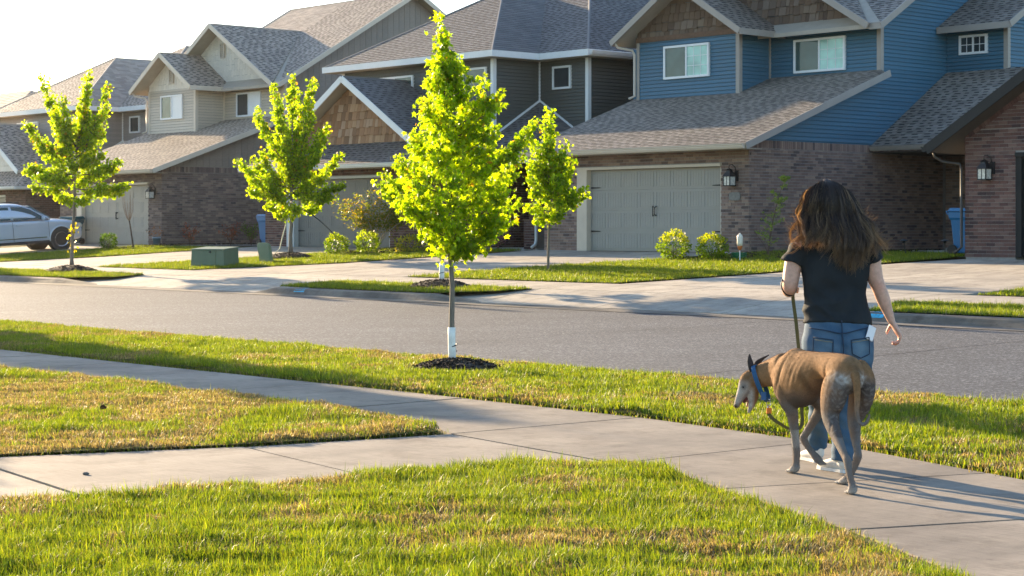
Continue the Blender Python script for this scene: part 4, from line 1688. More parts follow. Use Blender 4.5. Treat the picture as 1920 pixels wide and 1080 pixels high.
    ps.build('porch_post', M_CEDAR, root)
    ps = MB(og)
    ps.box(-41.9, -38.8, 35.9, 38.9, .5, .76)
    ps.build('porch_floor', M_FOUND, root)
    ed = MB(og)
    ed.box(-41.2, -40.25, 38.85, 38.90, .77, 2.85)
    ed.build('front_door', M_DOOR_B, root)
    downspout(root, og, [(-38.72, 35.66, 3.2), (-38.74, 35.72, 3.05), (-38.78, 35.84, 2.9), (-38.78, 35.84, 1.0), (-38.78, 35.80, .86), (-38.7, 35.6, .8)], P['gut'], .045)
    return root


DARKH = dict(trim=M_TRIM_W, shingle=SH_GREY, mortar=M_MORTAR, brick=BR_RED, casing=simple('pale_casing', (0.55, 0.58, 0.58), .5, .05), door=M_DOOR_D, siding=SD_DARK, gut=M_TRIM_W,
             label='charcoal hip-roofed house with white fascia and an orange cedar shake garage gable')
TAUPEH = dict(trim=M_TRIM_W, shingle=SH_TAN, mortar=M_MORTAR_D, brick=BR_RED, casing=M_TRIM_W, door=M_DOOR_G, siding=SD_TAUPE, gut=M_TRIM_W, shake=SD_CREAM,
              label='taupe hip-roofed house behind the silver car, beyond the tan house')
dark_house = hip_house(0, 0, 0, DARKH)
taupe_house = hip_house(-27.5, 1.5, -0.25, TAUPEH)


def brick_house():
    """brick garage gable at the right edge of the picture"""
    c, v = -22.95, 33.6
    org = W(c, v, .74)
    og = Vector((c, v, .74))
    root = empty('house', org, ROT, 'red brick house with black fascia and dark garage door at the right edge', 'house')
    d0, d1 = -21.72, -16.6
    mb = MB(og)
    mb.box(c + .02, d0, v + .02, 43, .5, 3.6)
    mb.box(d1, -15.0, v + .02, 43, .5, 3.6)
    mb.box(d0, d1, v + .02, 43, 2.90, 3.6)
    mb.box(d0, d1, v + .4, 43, .5, 2.90)
    cx = -19.0
    zpk = 3.42 + .6 * (cx - c)
    mb.prism([(c + .02, v + .02, 3.6), (-15.05, v + .02, 3.6), (cx, v + .02, zpk)], (0, .2, 0))
    w = mb.build('brick_wall', M_MORTAR, root)
    p = [(c, v + .02, .74), (-15, v + .02, .74), (-15, v + .02, 3.44), (c, v + .02, 3.44)]
    face(root, og, w, 'brick', p, F_ST, 'brick', BR_RED, 240, holes=plane_holes(p, F_ST, [(d0, d1, .5, 2.90)]))
    m = 0.6
    p = [(c, v + .02, 3.44), (-15.05, v + .02, 3.44), (cx, v + .02, zpk - .25)]
    face(root, og, w, 'brick', [(c + .3, v + .02, 3.44), (-15.35, v + .02, 3.44), (cx, v + .02, zpk - .28)], F_ST, 'brick', BR_RED, 60)
    # soldiers along the rake
    rk = MB(og)
    t = Vector((1, 0, m)).normalized()
    nrm = Vector((m, 0, -1)).normalized()
    me = None
    k = 0.0
    while k < 4.4:
        b = Vector((c + .02, v + .0, 3.44)) + t * k
        rk.prism([tuple(b), tuple(b + t * .066), tuple(b + t * .066 + nrm * .2), tuple(b + nrm * .2)], (0, .03, 0))
        k += .0767
    rk.build('rake_brick', BR_RED, w, kind='stuff')
    e = 3.40 - .6 * .55
    L = c - .55
    rl = [(L, 33.05, e), (cx, 33.05, zpk + .05), (cx, 46, zpk + .05), (L, 46, e)]
    rr = [(2 * cx - L, 33.05, e), (2 * cx - L, 46, e), (cx, 46, zpk + .05), (cx, 33.05, zpk + .05)]
    rf = slab_deck(og, root, 'roof', [rl, rr], .12, M_SOFFIT_D)
    roof_plane(root, og, rf, rl, SH_BROWN, 40, pr=random.Random(4))
    roof_plane(root, og, rf, rr, SH_BROWN, 0, expo=.3, pr=random.Random(5))
    fb = MB(og)
    fb.beam((L - .02, 33.02, e - .06), (cx, 33.02, zpk - .02), .04, .21)
    fb.beam((2 * cx - L, 33.02, e - .06), (cx, 33.02, zpk - .02), .04, .21)
    fb.build('fascia', M_TRIM_D, root)
    gutter(root, og, (L - .02, 45, e + .01), (L - .02, 33.0, e + .01), M_TRIM_D)
    downspout(root, og, [(L + .0, 33.25, e - .08), (L + .02, 33.28, e - .2), (L + .12, 33.4, e - .3), (c - .08, 33.55, e - .36), (c - .05, 33.56, e - .5), (c - .05, 33.56, .95), (c - .12, 33.4, .82)], simple('bronze_spout', (0.035, 0.03, 0.026), .5, .1), .03)
    cs = MB(og)
    cs.box(d0, d0 + .13, v + .03, v + .4, .74, 2.86)
    cs.box(d1 - .13, d1, v + .03, v + .4, .74, 2.86)
    cs.box(d0, d1, v - .01, v + .4, 2.83, 2.92)
    cs.build('door_casing', M_TRIM_D, root)
    garage_door(root, og, d0 + .14, d1 - .14, v + .2, .745, 2.82, M_DOOR_B)
    return root


brick_house_o = brick_house()


def far_house():
    """last roof at the left edge"""
    org = W(-84, 38, .7)
    og = Vector((-84, 38, .7))
    root = empty('house', org, ROT, 'farthest house at the left edge, a tan hip roof over brick', 'house')
    mb = MB(og)
    mb.box(-96, -80.2, 38.5, 49, .4, 5.0)
    w = mb.build('brick_wall', BR_RED, root)
    A = (-84, 43.8, 8.1); B = (-95, 43.8, 8.1)
    f = [(-79.0, 38, 4.7), A, B, (-97, 38, 4.7)]
    r = [(-79.0, 38, 4.7), (-79.0, 49.6, 4.7), A]
    bk = [A, (-79, 49.6, 4.7), (-97, 49.6, 4.7), B]
    rf = slab_deck(og, root, 'roof', [f, r, bk], .12, M_SOFFIT)
    roof_plane(root, og, rf, f, SH_TAN, 0, expo=.2, pr=random.Random(8))
    roof_plane(root, og, rf, r, SH_TAN, 0, expo=.2, pr=random.Random(9))
    fb = MB(og)
    fb.beam((-97, 37.98, 4.65), (-79, 37.98, 4.65), .04, .2)
    fb.beam((-78.98, 38, 4.65), (-78.98, 49.6, 4.65), .04, .2)
    fb.build('fascia', M_TRIM_W, root)


far_house()

# ------------------------------------------------------------------ plants


def leaf_shape(kind):
    """leaf outline in its own plane (x across, y along), unit length; vertices and triangles"""
    if kind == 'maple':
        P = [(0, 0), (0.16, 0.10), (0.44, 0.02), (0.30, 0.24), (0.58, 0.52), (0.24, 0.50), (0.10, 0.62), (0, 1.0),
             (-0.10, 0.62), (-0.24, 0.50), (-0.58, 0.52), (-0.30, 0.24), (-0.44, 0.02), (-0.16, 0.10), (0, 0.36)]
        F = [(14, i, (i + 1) % 14) for i in range(14)]
        z = [0, .02, .0, .04, -.06, .05, .04, -.08, .04, .05, -.06, .04, .0, .02, .03]
    elif kind == 'simple5':
        P = [(0, 0), (0.42, 0.08), (0.5, 0.5), (0, 1.0), (-0.5, 0.5), (-0.42, 0.08)]
        F = [(0, 1, 2), (0, 2, 3), (0, 3, 4), (0, 4, 5)]
        z = [0, -.03, -.05, -.1, -.05, -.03]
    elif kind == 'needle':
        P = [(-.06, 0), (.06, 0), (0, 1.0)]
        F = [(0, 1, 2)]
        z = [0, 0, 0]
    else:
        P = [(0, 0), (0.24, 0.45), (0, 1.0), (-0.24, 0.45)]
        F = [(0, 1, 2), (0, 2, 3)]
        z = [0, .03, -.06, .03]
    return np.array([(p[0], p[1], q) for p, q in zip(P, z)], dtype=float), np.array(F)


def leaves_mesh(name, pos, dirs, size, kind, colors, r):
    """pos (n,3); dirs (n,3) along each leaf; a random roll about it"""
    L, F = leaf_shape(kind)
    n = len(pos)
    d = dirs / np.linalg.norm(dirs, axis=1, keepdims=True)
    a = r.normal(size=(n, 3))
    a[:, 2] *= 0.55
    x = np.cross(d, a)
    x /= np.linalg.norm(x, axis=1, keepdims=True) + 1e-9
    zc = np.cross(x, d)
    V = pos[:, None, :] + size[:, None, None] * (L[None, :, 0:1] * x[:, None, :] + L[None, :, 1:2] * d[:, None, :] + L[None, :, 2:3] * zc[:, None, :])
    m = len(L)
    FF = (np.arange(n)[:, None, None] * m + F[None]).reshape(-1, 3)
    return np_mesh(name, V.reshape(-1, 3), FF, np.repeat(colors, m, axis=0))


MAPLE_COLS = np.array([(0.105, 0.195, 0.011), (0.140, 0.232, 0.013), (0.075, 0.155, 0.011), (0.17, 0.25, 0.015)])


def bez(p0, p1, p2, n):
    t = np.linspace(0, 1, n)[:, None]
    return (1 - t) ** 2 * p0 + 2 * t * (1 - t) * p1 + t * t * p2


def polyline_tubes(mb, pts, r0, r1, n=5):
    k = len(pts)
    mb.tube([tuple(p) for p in pts], [r0 + (r1 - r0) * i / (k - 1) for i in range(k)], n)


def maple(base, trunk_top, lean, limbs, leaf, per_m, spread, r0, seed, label, group, guard=None, kind='maple', leader_top=None, sprouts=(), twig=0.3, cols=MAPLE_COLS, tipred=0.018):
    """young street maple. Coordinates are metres from the trunk foot: x to the right, y away, z up.
    limbs: (z where it leaves the trunk, (x, y, z) of its tip)."""
    r = np.random.default_rng(seed)
    root = empty('maple_tree', base, 0, label, 'tree', group)
    mb = MB()
    top = np.array([lean[0], lean[1], leader_top if leader_top else trunk_top])
    tr = bez(np.array([0, 0, -0.05]), np.array([lean[0] * .2 + .01, lean[1] * .2, top[2] * .5]), top, 14)
    tr[1:-1, :2] += r.normal(0, 0.008, (12, 2))
    mb.tube([tuple(p) for p in tr], [r0 * (1.25 if i == 0 else 1) * (1 - 0.8 * i / 13) for i in range(14)], 10)
    trunk = mb.build('trunk', M_BARK, root, True)
    if guard:
        g = MB()
        gz0, gz1 = guard
        zs = np.linspace(gz0, gz1, 5)
        g.tube([(np.interp(z, tr[:, 2], tr[:, 0]), np.interp(z, tr[:, 2], tr[:, 1]), z) for z in zs], r0 * 1.13 + .003, 12)
        gd = g.build('trunk_guard', simple('white_trunk_wrap', (0.80, 0.78, 0.71), 0.6, 0.15, 12), root, True)
        t = MB()
        t.tube([(math.cos(a) * (r0 * 1.2 + .004), math.sin(a) * (r0 * 1.2 + .004), gz0 + .10 + a * .011) for a in np.linspace(0, 7, 16)], .006, 5)
        t.build('tie_band', M_IRON, gd)
    bm = MB()
    P, Dr = [], []

    def at_trunk(z):
        return np.array([np.interp(z, tr[:, 2], tr[:, 0]), np.interp(z, tr[:, 2], tr[:, 1]), z])

    def along(pts, length, spread_, dens):
        n = int(length * dens)
        if n < 1:
            return
        t = r.uniform(0.12, 1.0, n) ** 0.85
        idx = np.clip((t * (len(pts) - 1)).astype(int), 0, len(pts) - 2)
        fr = t * (len(pts) - 1) - idx
        p = pts[idx] * (1 - fr[:, None]) + pts[idx + 1] * fr[:, None]
        sp = spread_ * (1.0 - 0.55 * t)[:, None]
        off = r.normal(0, 1, (n, 3)) * sp * np.array([1, 1, 0.8])
        P.append(p + off)
        d = off / (np.linalg.norm(off, axis=1, keepdims=True) + 1e-6) * 0.7 + r.normal(0, .5, (n, 3)) + np.array([0, 0, -0.75])
        Dr.append(d)

    for z0, tip in limbs:
        tip = np.array(tip, float)
        a = at_trunk(z0)
        L = np.linalg.norm(tip - a)
        mid = a + (tip - a) * 0.5
        mid[:2] += (tip - a)[:2] * 0.22
        mid[2] -= 0.10 * L
        pts = bez(a, mid, tip, 12)
        pts[1:-1] += r.normal(0, 0.012 * L, (10, 3))
        polyline_tubes(bm, pts, min(r0 * .5, 0.004 + 0.009 * L), 0.002, 5)
        along(pts, L, spread, per_m)
        # twigs with their own leaf clumps
        nt = int(L / twig * 2) + 1
        for k in range(nt):
            t = r.uniform(0.2, 0.97)
            i = int(t * 10)
            p0 = pts[i]
            ax = pts[i + 1] - pts[i]
            ax /= np.linalg.norm(ax) + 1e-9
            sd = r.normal(0, 1, 3)
            sd -= ax * np.dot(sd, ax)
            sd /= np.linalg.norm(sd) + 1e-9
            tl = spread * r.uniform(1.2, 2.4) * (1.15 - 0.6 * t)
            p1 = p0 + (ax * .6 + sd * .9 + np.array([0, 0, .25])) * tl
            tw = bez(p0, (p0 + p1) / 2 + np.array([0, 0, -.02]), p1, 5)
            polyline_tubes(bm, tw, 0.003, 0.0012, 4)
            along(tw, tl, spread * 0.42, per_m * 0.8)
    bm.build('limbs', M_TWIG, root)
    P = np.concatenate(P); Dr = np.concatenate(Dr)
    n = len(P)
    c = cols[r.integers(0, len(cols), n)] * r.uniform(0.6, 1.25, (n, 1))
    # young tips are reddish
    red = r.random(n) < tipred * np.clip((P[:, 2] - 1.0) / 2.0, 0.2, 1.6)
    c[red] = np.array([0.20, 0.13, 0.03]) * r.uniform(.7, 1.2, (int(red.sum()), 1))
    sz = leaf * r.uniform(0.55, 1.15, n)
    me = leaves_mesh('crown', P, Dr, sz, kind, c, r)
    cr = link('crown', me, M_LEAF, root)
    tag(cr, kind='stuff')
    for z, k in sprouts:
        m = k
        pp = at_trunk(z) + r.normal(0, 1, (m, 3)) * np.array([.07, .07, .10])
        me = leaves_mesh('trunk_sprout', pp, r.normal(0, 1, (m, 3)) + np.array([0, 0, -.3]), leaf * r.uniform(.7, 1.2, m), kind, np.array([0.20, 0.21, 0.015]) * r.uniform(.7, 1.2, (m, 1)), r)
        tag(link('trunk_sprout', me, M_LEAF, root), kind='stuff')
    return root


def mulch_mound(name, s, v, rad, h, n, seed, label, zofs=0.0, squash=1.0):
    """heap of bark chips round a tree"""
    r = random.Random(seed)
    org = W(s, v, zt(v) + zofs)
    root = empty(name, org, ROT, label, 'mulch bed', 'mulch heaps round the street trees')
    mb = MB()
    prof = [(rad, -0.03), (rad * .85, h * .25), (rad * .55, h * .7), (rad * .2, h), (0.001, h)]
    mb.lathe(prof, 20)
    for i, p in enumerate(mb.v):
        k = 1 + r.uniform(-.12, .12)
        mb.v[i] = (p[0] * k, p[1] * k * squash, p[2] + r.uniform(-.012, .012))
    mb.build('soil_heap', M_SOIL, root, True)
    cb = MB()
    for k in range(n):
        a = r.uniform(0, 6.283)
        q = math.sqrt(r.random()) * rad * 1.08
        z = np.interp(q / rad, [0, .2, .55, .85, 1.0, 1.1], [h, h, h * .7, h * .25, 0.0, 0.0]) + r.uniform(0, .012)
        L, w, t = r.uniform(.025, .075), r.uniform(.008, .022), r.uniform(.004, .012)
        m = Matrix.Rotation(r.uniform(0, 6.28), 3, 'Z') @ Matrix.Rotation(r.uniform(-.6, .6), 3, 'X') @ Matrix.Rotation(r.uniform(-.5, .5), 3, 'Y')
        c = Vector((q * math.cos(a), q * math.sin(a) * squash, z))
        vs = [c + m @ Vector((x * L / 2, y * w / 2, zz * t / 2)) for zz in (-1, 1) for y in (-1, 1) for x in (-1, 1)]
        cb.add([tuple(p) for p in vs], [(0, 2, 3, 1), (4, 5, 7, 6), (0, 1, 5, 4), (1, 3, 7, 5), (3, 2, 6, 7), (2, 0, 4, 6)])
    cb.build('bark_chip', M_MULCH, root, kind='stuff')
    return root


GT = 'young maples along the street'
# --- front maple: envelope table (z, left, right) in metres ---
ENV = [(1.10, .10, .10), (1.19, .20, .21), (1.3, .27, .42), (1.4, .40, .58), (1.56, .53, .61), (1.78, .59, .61), (1.99, .56, .60), (2.15, .50, .48), (2.31, .36, .40),
       (2.47, .32, .48), (2.62, .33, .50), (2.78, .32, .28), (2.94, .29, .15), (3.1, .26, .10), (3.31, .19, .0), (3.5, .14, -.06)]


def env_limbs(env, seed, z_lo, z_hi, n, rise=0.35, trunk_z=0.0):
    r = random.Random(seed)
    out = []
    zs = [e[0] for e in env]
    for k in range(n):
        zt_ = z_lo + (z_hi - z_lo) * (k + .5) / n
        az = k * 2.39996 + r.uniform(-.4, .4)
        c, s_ = math.cos(az), math.sin(az)
        l = np.interp(zt_, zs, [e[1] for e in env]); rr = np.interp(zt_, zs, [e[2] for e in env])
        R = (rr if c > 0 else l) * abs(c) + (l + rr) / 2 * abs(s_)
        R *= r.uniform(.62, 1.06)
        out.append((max(1.0, zt_ - rise * (0.4 + R)), (c * R, s_ * R, zt_)))
    return out


base = W(-13.74, 11.6, 0.06)
ENV = [(z, l * .88, rr * .88) for z, l, rr in ENV]
fl = env_limbs(ENV, 3, 1.34, 3.1, 46)
fl += [(1.12, (.26, -.1, 1.30)), (1.1, (-.12, .1, 1.22)), (1.1, (.1, -.2, 1.24)), (1.15, (.50, .05, 1.5)), (1.25, (-.50, -.05, 1.66)), (1.35, (.54, -.1, 1.8)), (1.05, (.12, -.1, 1.2)), (1.05, (-.10, -.12, 1.24))]
fl += [(2.6, (-.13, 0, 3.50)), (2.4, (-.10, .02, 3.30)), (2.4, (-.02, .03, 3.15)), (2.2, (.48, .0, 2.72)), (2.0, (.30, .1, 2.9))]
maple(base, 3.3, (-.12, .05), fl, 0.064, 165, .072, .031, 5, 'young yellow-green maple in the near verge, white wrap round its trunk', GT, guard=(.02, .36), leader_top=3.42, twig=.25).scale = (.965, .965, .965)
mulch_mound('mulch_mound', -13.57, 11.5, .50, .11, 1000, 1, 'dark bark mulch round the near maple on the grass verge')


def px_limbs(bx, by, sc, lst, yd, z_first, z_step=0.0, seed=0):
    """tips measured on the photograph's tree, in units of its own trunk foot and scale"""
    r = random.Random(seed)
    out = []
    for k, (x, y) in enumerate(lst):
        X, Z = (x - bx) / sc, (by - y) / sc
        out.append((min(z_first + r.uniform(0, .35) * Z * .35 + z_step * Z, Z - .1), (X, r.uniform(-yd, yd), Z)))
    return out


# --- far-left maple ---
t1 = px_limbs(135, 502, 67.6, [(165, 137), (160, 170), (88, 152), (92, 185), (207, 168), (200, 205), (117, 187), (58, 238), (40, 322), (50, 315), (246, 350), (225, 360), (232, 305), (215, 320),
                              (75, 290), (150, 250), (185, 245), (95, 368), (110, 340), (140, 300), (165, 300), (120, 250), (195, 290), (60, 350), (150, 340), (90, 320), (185, 330), (170, 375), (135, 220), (100, 230),
                              (70, 265), (125, 375), (80, 335), (165, 225)], .75, 1.75, .22, 3)
maple(W(-45.57, 24.95, zt(24.95) + .08), 3.6, (.12, .1), t1, 0.076, 190, .115, .055, 8, 'young maple at far left with upright spikes and a low side branch', GT, kind='simple5', sprouts=((1.05, 26), (.65, 22)))
mulch_mound('mulch_mound', -45.3, 24.8, .95, .16, 500, 2, 'dark mulch under the far left maple on the kerb lawn', squash=.7)
# --- second maple, staked ---
t2 = px_limbs(545, 478, 64.6, [(545, 148), (552, 175), (580, 152), (515, 165), (520, 195), (488, 215), (587, 200), (612, 242), (600, 255), (632, 292), (646, 350), (628, 372), (455, 310), (470, 300), (473, 360), (500, 250), (560, 230),
                              (500, 390), (590, 390), (520, 300), (570, 300), (540, 260), (480, 340), (610, 330), (545, 330), (530, 380), (575, 360), (490, 290), (600, 290), (560, 395), (515, 400), (465, 335), (555, 280)], .9, 1.15, .2, 5)
b2 = W(-43.06, 30.4, zt(30.4) + .10)
maple(b2, 3.7, (.05, .1), t2, 0.076, 190, .12, .06, 9, 'young staked maple on the lawn between the green utility boxes and the garage', GT, kind='simple5')
mulch_mound('mulch_mound', -42.85, 30.25, .95, .16, 500, 3, 'dark mulch heap under the staked maple beside the small pedestal', squash=.7)
# --- slim maple in front of the blue garage ---
t3 = px_limbs(1028, 508, 84, [(1030, 205), (1022, 225), (1000, 262), (1060, 266), (1052, 285), (990, 330), (1075, 292), (1095, 350), (1100, 362), (985, 385), (1050, 398), (1010, 408), (1045, 330), (1030, 260),
                             (1010, 300), (1060, 340), (1000, 360), (1040, 380), (1080, 375), (1025, 330), (1035, 405), (1015, 270), (995, 300), (1070, 320)], .6, 1.15, .2, 7)
maple(W(-30.22, 28.3, zt(28.3)), 3.3, (.03, .05), t3, 0.07, 185, .105, .032, 10, 'slim young maple on the lawn in front of the blue house garage', GT, kind='simple5', leader_top=3.4)
# --- maple on the kerb island, hidden behind the near one ---
t4 = px_limbs(828, 532, 88, [(1000, 238), (985, 262), (975, 300), (960, 332), (945, 290), (722, 332), (712, 352), (728, 372), (742, 300), (770, 270), (800, 230), (870, 215), (905, 205), (840, 200), (930, 250), (880, 300), (780, 340), (760, 380),
                            (850, 350), (820, 300), (900, 380), (930, 340), (745, 350), (800, 400), (860, 410), (820, 440), (840, 455), (940, 380), (850, 260)], .8, 1.1, .2, 11)
maple(W(-29.31, 24.45, zt(24.45) + .10), 3.6, (.05, .05), t4, 0.074, 165, .12, .045, 12, 'maple on the kerb island, mostly hidden behind the near maple', GT, guard=(.03, .38), kind='simple5')
mulch_mound('mulch_mound', -29.2, 24.35, .9, .15, 500, 4, 'dark mulch heap on the kerb island right of the drive', squash=.55)
# --- street trees just outside the frame, whose long shadows cross the pavement ---
for k, (s, v, H) in enumerate(((-28.6, 11.0, 1.5), (-21.4, 5.85, .95), (-42.5, 11.9, 1.5), (-58.5, 11.9, 1.5), (-62.0, 25.0, 1.35))):
    e2 = [(z * H, l * 1.9, rr * 1.9) for z, l, rr in ENV]
    maple(W(s, v, zt(v)), 3.3 * H, (.1, .1), env_limbs(e2, 20 + k, 1.3 * H, 3.1 * H, 40), .14, 70, .19, .04, 30 + k, 'young maple ' + ('on the near verge just left of the view', 'on the near lawn by the branching walkway', 'second on the near verge, farther up the street', 'third on the near verge, farthest up the street', 'on the kerb lawn before the taupe house')[k], 'street trees beyond the left edge', kind='simple5', leader_top=3.4 * H)


# ------------------------------------------------------------------ shrubs


def shrub(name, s, v, rx, rz, n, leaf, cols, seed, label, group=None, top_light=None, kind='oval', zofs=0.0, cat='bush', up=0.3):
    r = np.random.default_rng(seed)
    root = empty(name, W(s, v, zt(v) + zofs), 0, label, cat, group)
    d = r.normal(0, 1, (n, 3))
    d /= np.linalg.norm(d, axis=1, keepdims=True)
    rad = r.uniform(0.55, 1.04, n) ** 0.6
    # lumpy outline
    lum = 1 + .09 * np.sin(d[:, 0] * 5 + seed) + .08 * np.sin(d[:, 1] * 6 + 1) + .07 * np.sin(d[:, 2] * 7 + seed * 2)
    p = d * rad[:, None] * lum[:, None] * np.array([rx, rx, rz]) + np.array([0, 0, rz * .98])
    keep = p[:, 2] > 0.0
    p, d = p[keep], d[keep]
    m = len(p)
    c = np.array(cols)[r.integers(0, len(cols), m)] * r.uniform(.75, 1.25, (m, 1))
    if top_light is not None:      # sunlight painted into the leaf colour of the top
        k = (p[:, 2] > rz * 1.25) & (r.random(m) < .75)
        c[k] = np.array(top_light) * r.uniform(.8, 1.2, (int(k.sum()), 1))
    dr = d + r.normal(0, .5, (m, 3)) + np.array([0, 0, up])
    me = leaves_mesh('foliage', p, dr, leaf * r.uniform(.6, 1.2, m), kind, c, r)
    tag(link('foliage', me, M_SHRUB, root), kind='stuff')
    mb = MB()
    for k in range(7):
        a = r.uniform(0, 6.28)
        q = (math.cos(a) * rx * .55, math.sin(a) * rx * .55, rz * 1.3)
        mb.tube([(0, 0, -.03), (q[0] * .4, q[1] * .4, rz * .6), q], [.012, .008, .003], 5)
    mb.build('stem', M_TWIG, root)
    return root


YG = [(0.10, 0.175, 0.010), (0.13, 0.205, 0.012), (0.07, 0.13, 0.010)]
DG = [(0.045, 0.10, 0.012), (0.06, 0.125, 0.014), (0.035, 0.08, 0.012)]
GB = 'clipped round bushes'
shrub('round_bush', -29.85, 32.0, .36, .33, 1900, .062, YG, 1, 'round bush before the blue garage, left of its pair', GB, (0.24, 0.28, 0.02))
shrub('round_bush', -28.77, 32.1, .34, .31, 1800, .062, YG, 2, 'round bush before the blue garage, nearer the brick corner', GB, (0.24, 0.28, 0.02))
shrub('round_bush', -42.69, 31.7, .31, .29, 1200, .075, YG, 3, 'round bush by the charcoal garage door, left one under the hose', GB, (0.20, 0.27, 0.02))
shrub('round_bush', -41.9, 32.2, .33, .31, 1200, .075, YG, 4, 'round bush by the charcoal garage, beside the multi-stemmed shrub', GB, (0.20, 0.27, 0.02))
shrub('round_bush', -56.3, 32.2, .26, .26, 900, .075, DG, 5, 'dark green round bush in front of the tan house garage door', GB)
shrub('yellow_bush', -40.87, 32.9, .34, .24, 500, .085, [(0.22, 0.24, 0.02), (0.28, 0.24, 0.03), (0.14, 0.18, 0.015)], 6, 'loose yellow bush right of the round bushes by red brick', None)


def lace_shrub(s, v, seed):
    r = np.random.default_rng(seed)
    root = empty('multi_stem_shrub', W(s, v, zt(v)), 0, 'spreading multi-stemmed shrub with bronze-green leaves by the charcoal garage', 'shrub')
    mb = MB()
    P, D = [], []
    tips = [(-.95, 0, 1.15), (-.75, .3, 1.35), (-.5, -.3, 1.45), (-.2, .2, 1.6), (.1, -.2, 1.62), (.4, .3, 1.55), (.65, -.1, 1.4), (.95, .2, 1.2), (1.15, -.1, 1.05), (-.35, .5, 1.2), (.5, -.5, 1.25), (.85, .5, 1.3), (-.75, -.3, 1.05)]
    for k, t in enumerate(tips):
        t = np.array(t)
        a = np.array([r.uniform(-.08, .08), r.uniform(-.08, .08), -.03])
        pts = bez(a, np.array([t[0] * .25, t[1] * .25, .75]), t, 9)
        polyline_tubes(mb, pts, .026, .005, 6)
        for q in range(24):
            i = r.integers(4, 9)
            c = pts[i] + r.normal(0, 1, 3) * np.array([.16, .16, .09])
            n = 12
            P.append(c + r.normal(0, 1, (n, 3)) * np.array([.09, .09, .04]))
            D.append(r.normal(0, 1, (n, 3)) * np.array([1, 1, .4]) + np.array([0, 0, -.1]))
    mb.build('stem', simple('pale_shrub_bark', (0.36, 0.29, 0.19), .9, .2, 20), root, True)
    P = np.concatenate(P); D = np.concatenate(D)
    cols = np.array([(0.10, 0.13, 0.02), (0.14, 0.15, 0.03), (0.20, 0.15, 0.035), (0.07, 0.11, 0.02)])
    me = leaves_mesh('foliage', P, D, .085 * r.uniform(.6, 1.2, len(P)), 'oval', cols[r.integers(0, 4, len(P))] * r.uniform(.8, 1.2, (len(P), 1)), r)
    tag(link('foliage', me, M_SHRUB, root), kind='stuff')


lace_shrub(-42.75, 33.2, 3)


def loose_shrub(name, s, v, h, w, n, leaf, cols, seed, label, group=None, cat='shrub', zofs=0):
    r = np.random.default_rng(seed)
    root = empty(name, W(s, v, zt(v) + zofs), 0, label, cat, group)
    mb = MB()
    P, D = [], []
    for k in range(14):
        a = r.uniform(0, 6.28)
        t = np.array([math.cos(a) * w * r.uniform(.3, 1), math.sin(a) * w * r.uniform(.3, 1), h * r.uniform(.55, 1)])
        pts = bez(np.array([0, 0, -.03]), np.array([t[0] * .3, t[1] * .3, h * .5]), t, 6)
        polyline_tubes(mb, pts, .009, .003, 4)
        m = n // 14
        i = r.integers(2, 6, m)
        P.append(pts[i] + r.normal(0, 1, (m, 3)) * w * .16)
        D.append(r.normal(0, 1, (m, 3)) + np.array([0, 0, .3]))
    mb.build('stem', M_TWIG, root)
    P = np.concatenate(P); D = np.concatenate(D)
    P[:, 2] = np.maximum(P[:, 2], .02)
    c = np.array(cols)[r.integers(0, len(cols), len(P))] * r.uniform(.75, 1.25, (len(P), 1))
    me = leaves_mesh('foliage', P, D, leaf * r.uniform(.6, 1.2, len(P)), 'oval', c, r)
    tag(link('foliage', me, M_SHRUB, root), kind='stuff')
    return root


PURP = [(0.24, 0.11, 0.30), (0.30, 0.16, 0.34), (0.18, 0.08, 0.24), (0.05, 0.09, 0.02)]
RED = [(0.16, 0.03, 0.03), (0.22, 0.06, 0.05), (0.10, 0.04, 0.025)]
loose_shrub('flowering_bush', -40.82, 35.3, .60, .50, 700, .06, PURP, 1, 'purple flowering bush by the dark porch, left part', 'purple flowering bushes')
loose_shrub('flowering_bush', -39.8, 35.3, .62, .45, 700, .06, PURP, 2, 'purple flowering bush by the dark porch, nearest the pillar', 'purple flowering bushes')
loose_shrub('red_shrub', -55.95, 35.2, .75, .42, 260, .075, RED, 3, 'thin reddish shrub against the dark brown brick, nearest the garage corner', 'reddish shrubs at the tan house')
loose_shrub('red_shrub', -55.95, 36.9, .75, .42, 260, .075, RED, 4, 'thin reddish shrub against the dark brown brick, farther back along the wall', 'reddish shrubs at the tan house')
loose_shrub('green_shrub', -55.4, 37.4, .85, .40, 380, .08, DG, 5, 'dark green shrub at the tan side wall, beside the blue bin', None)


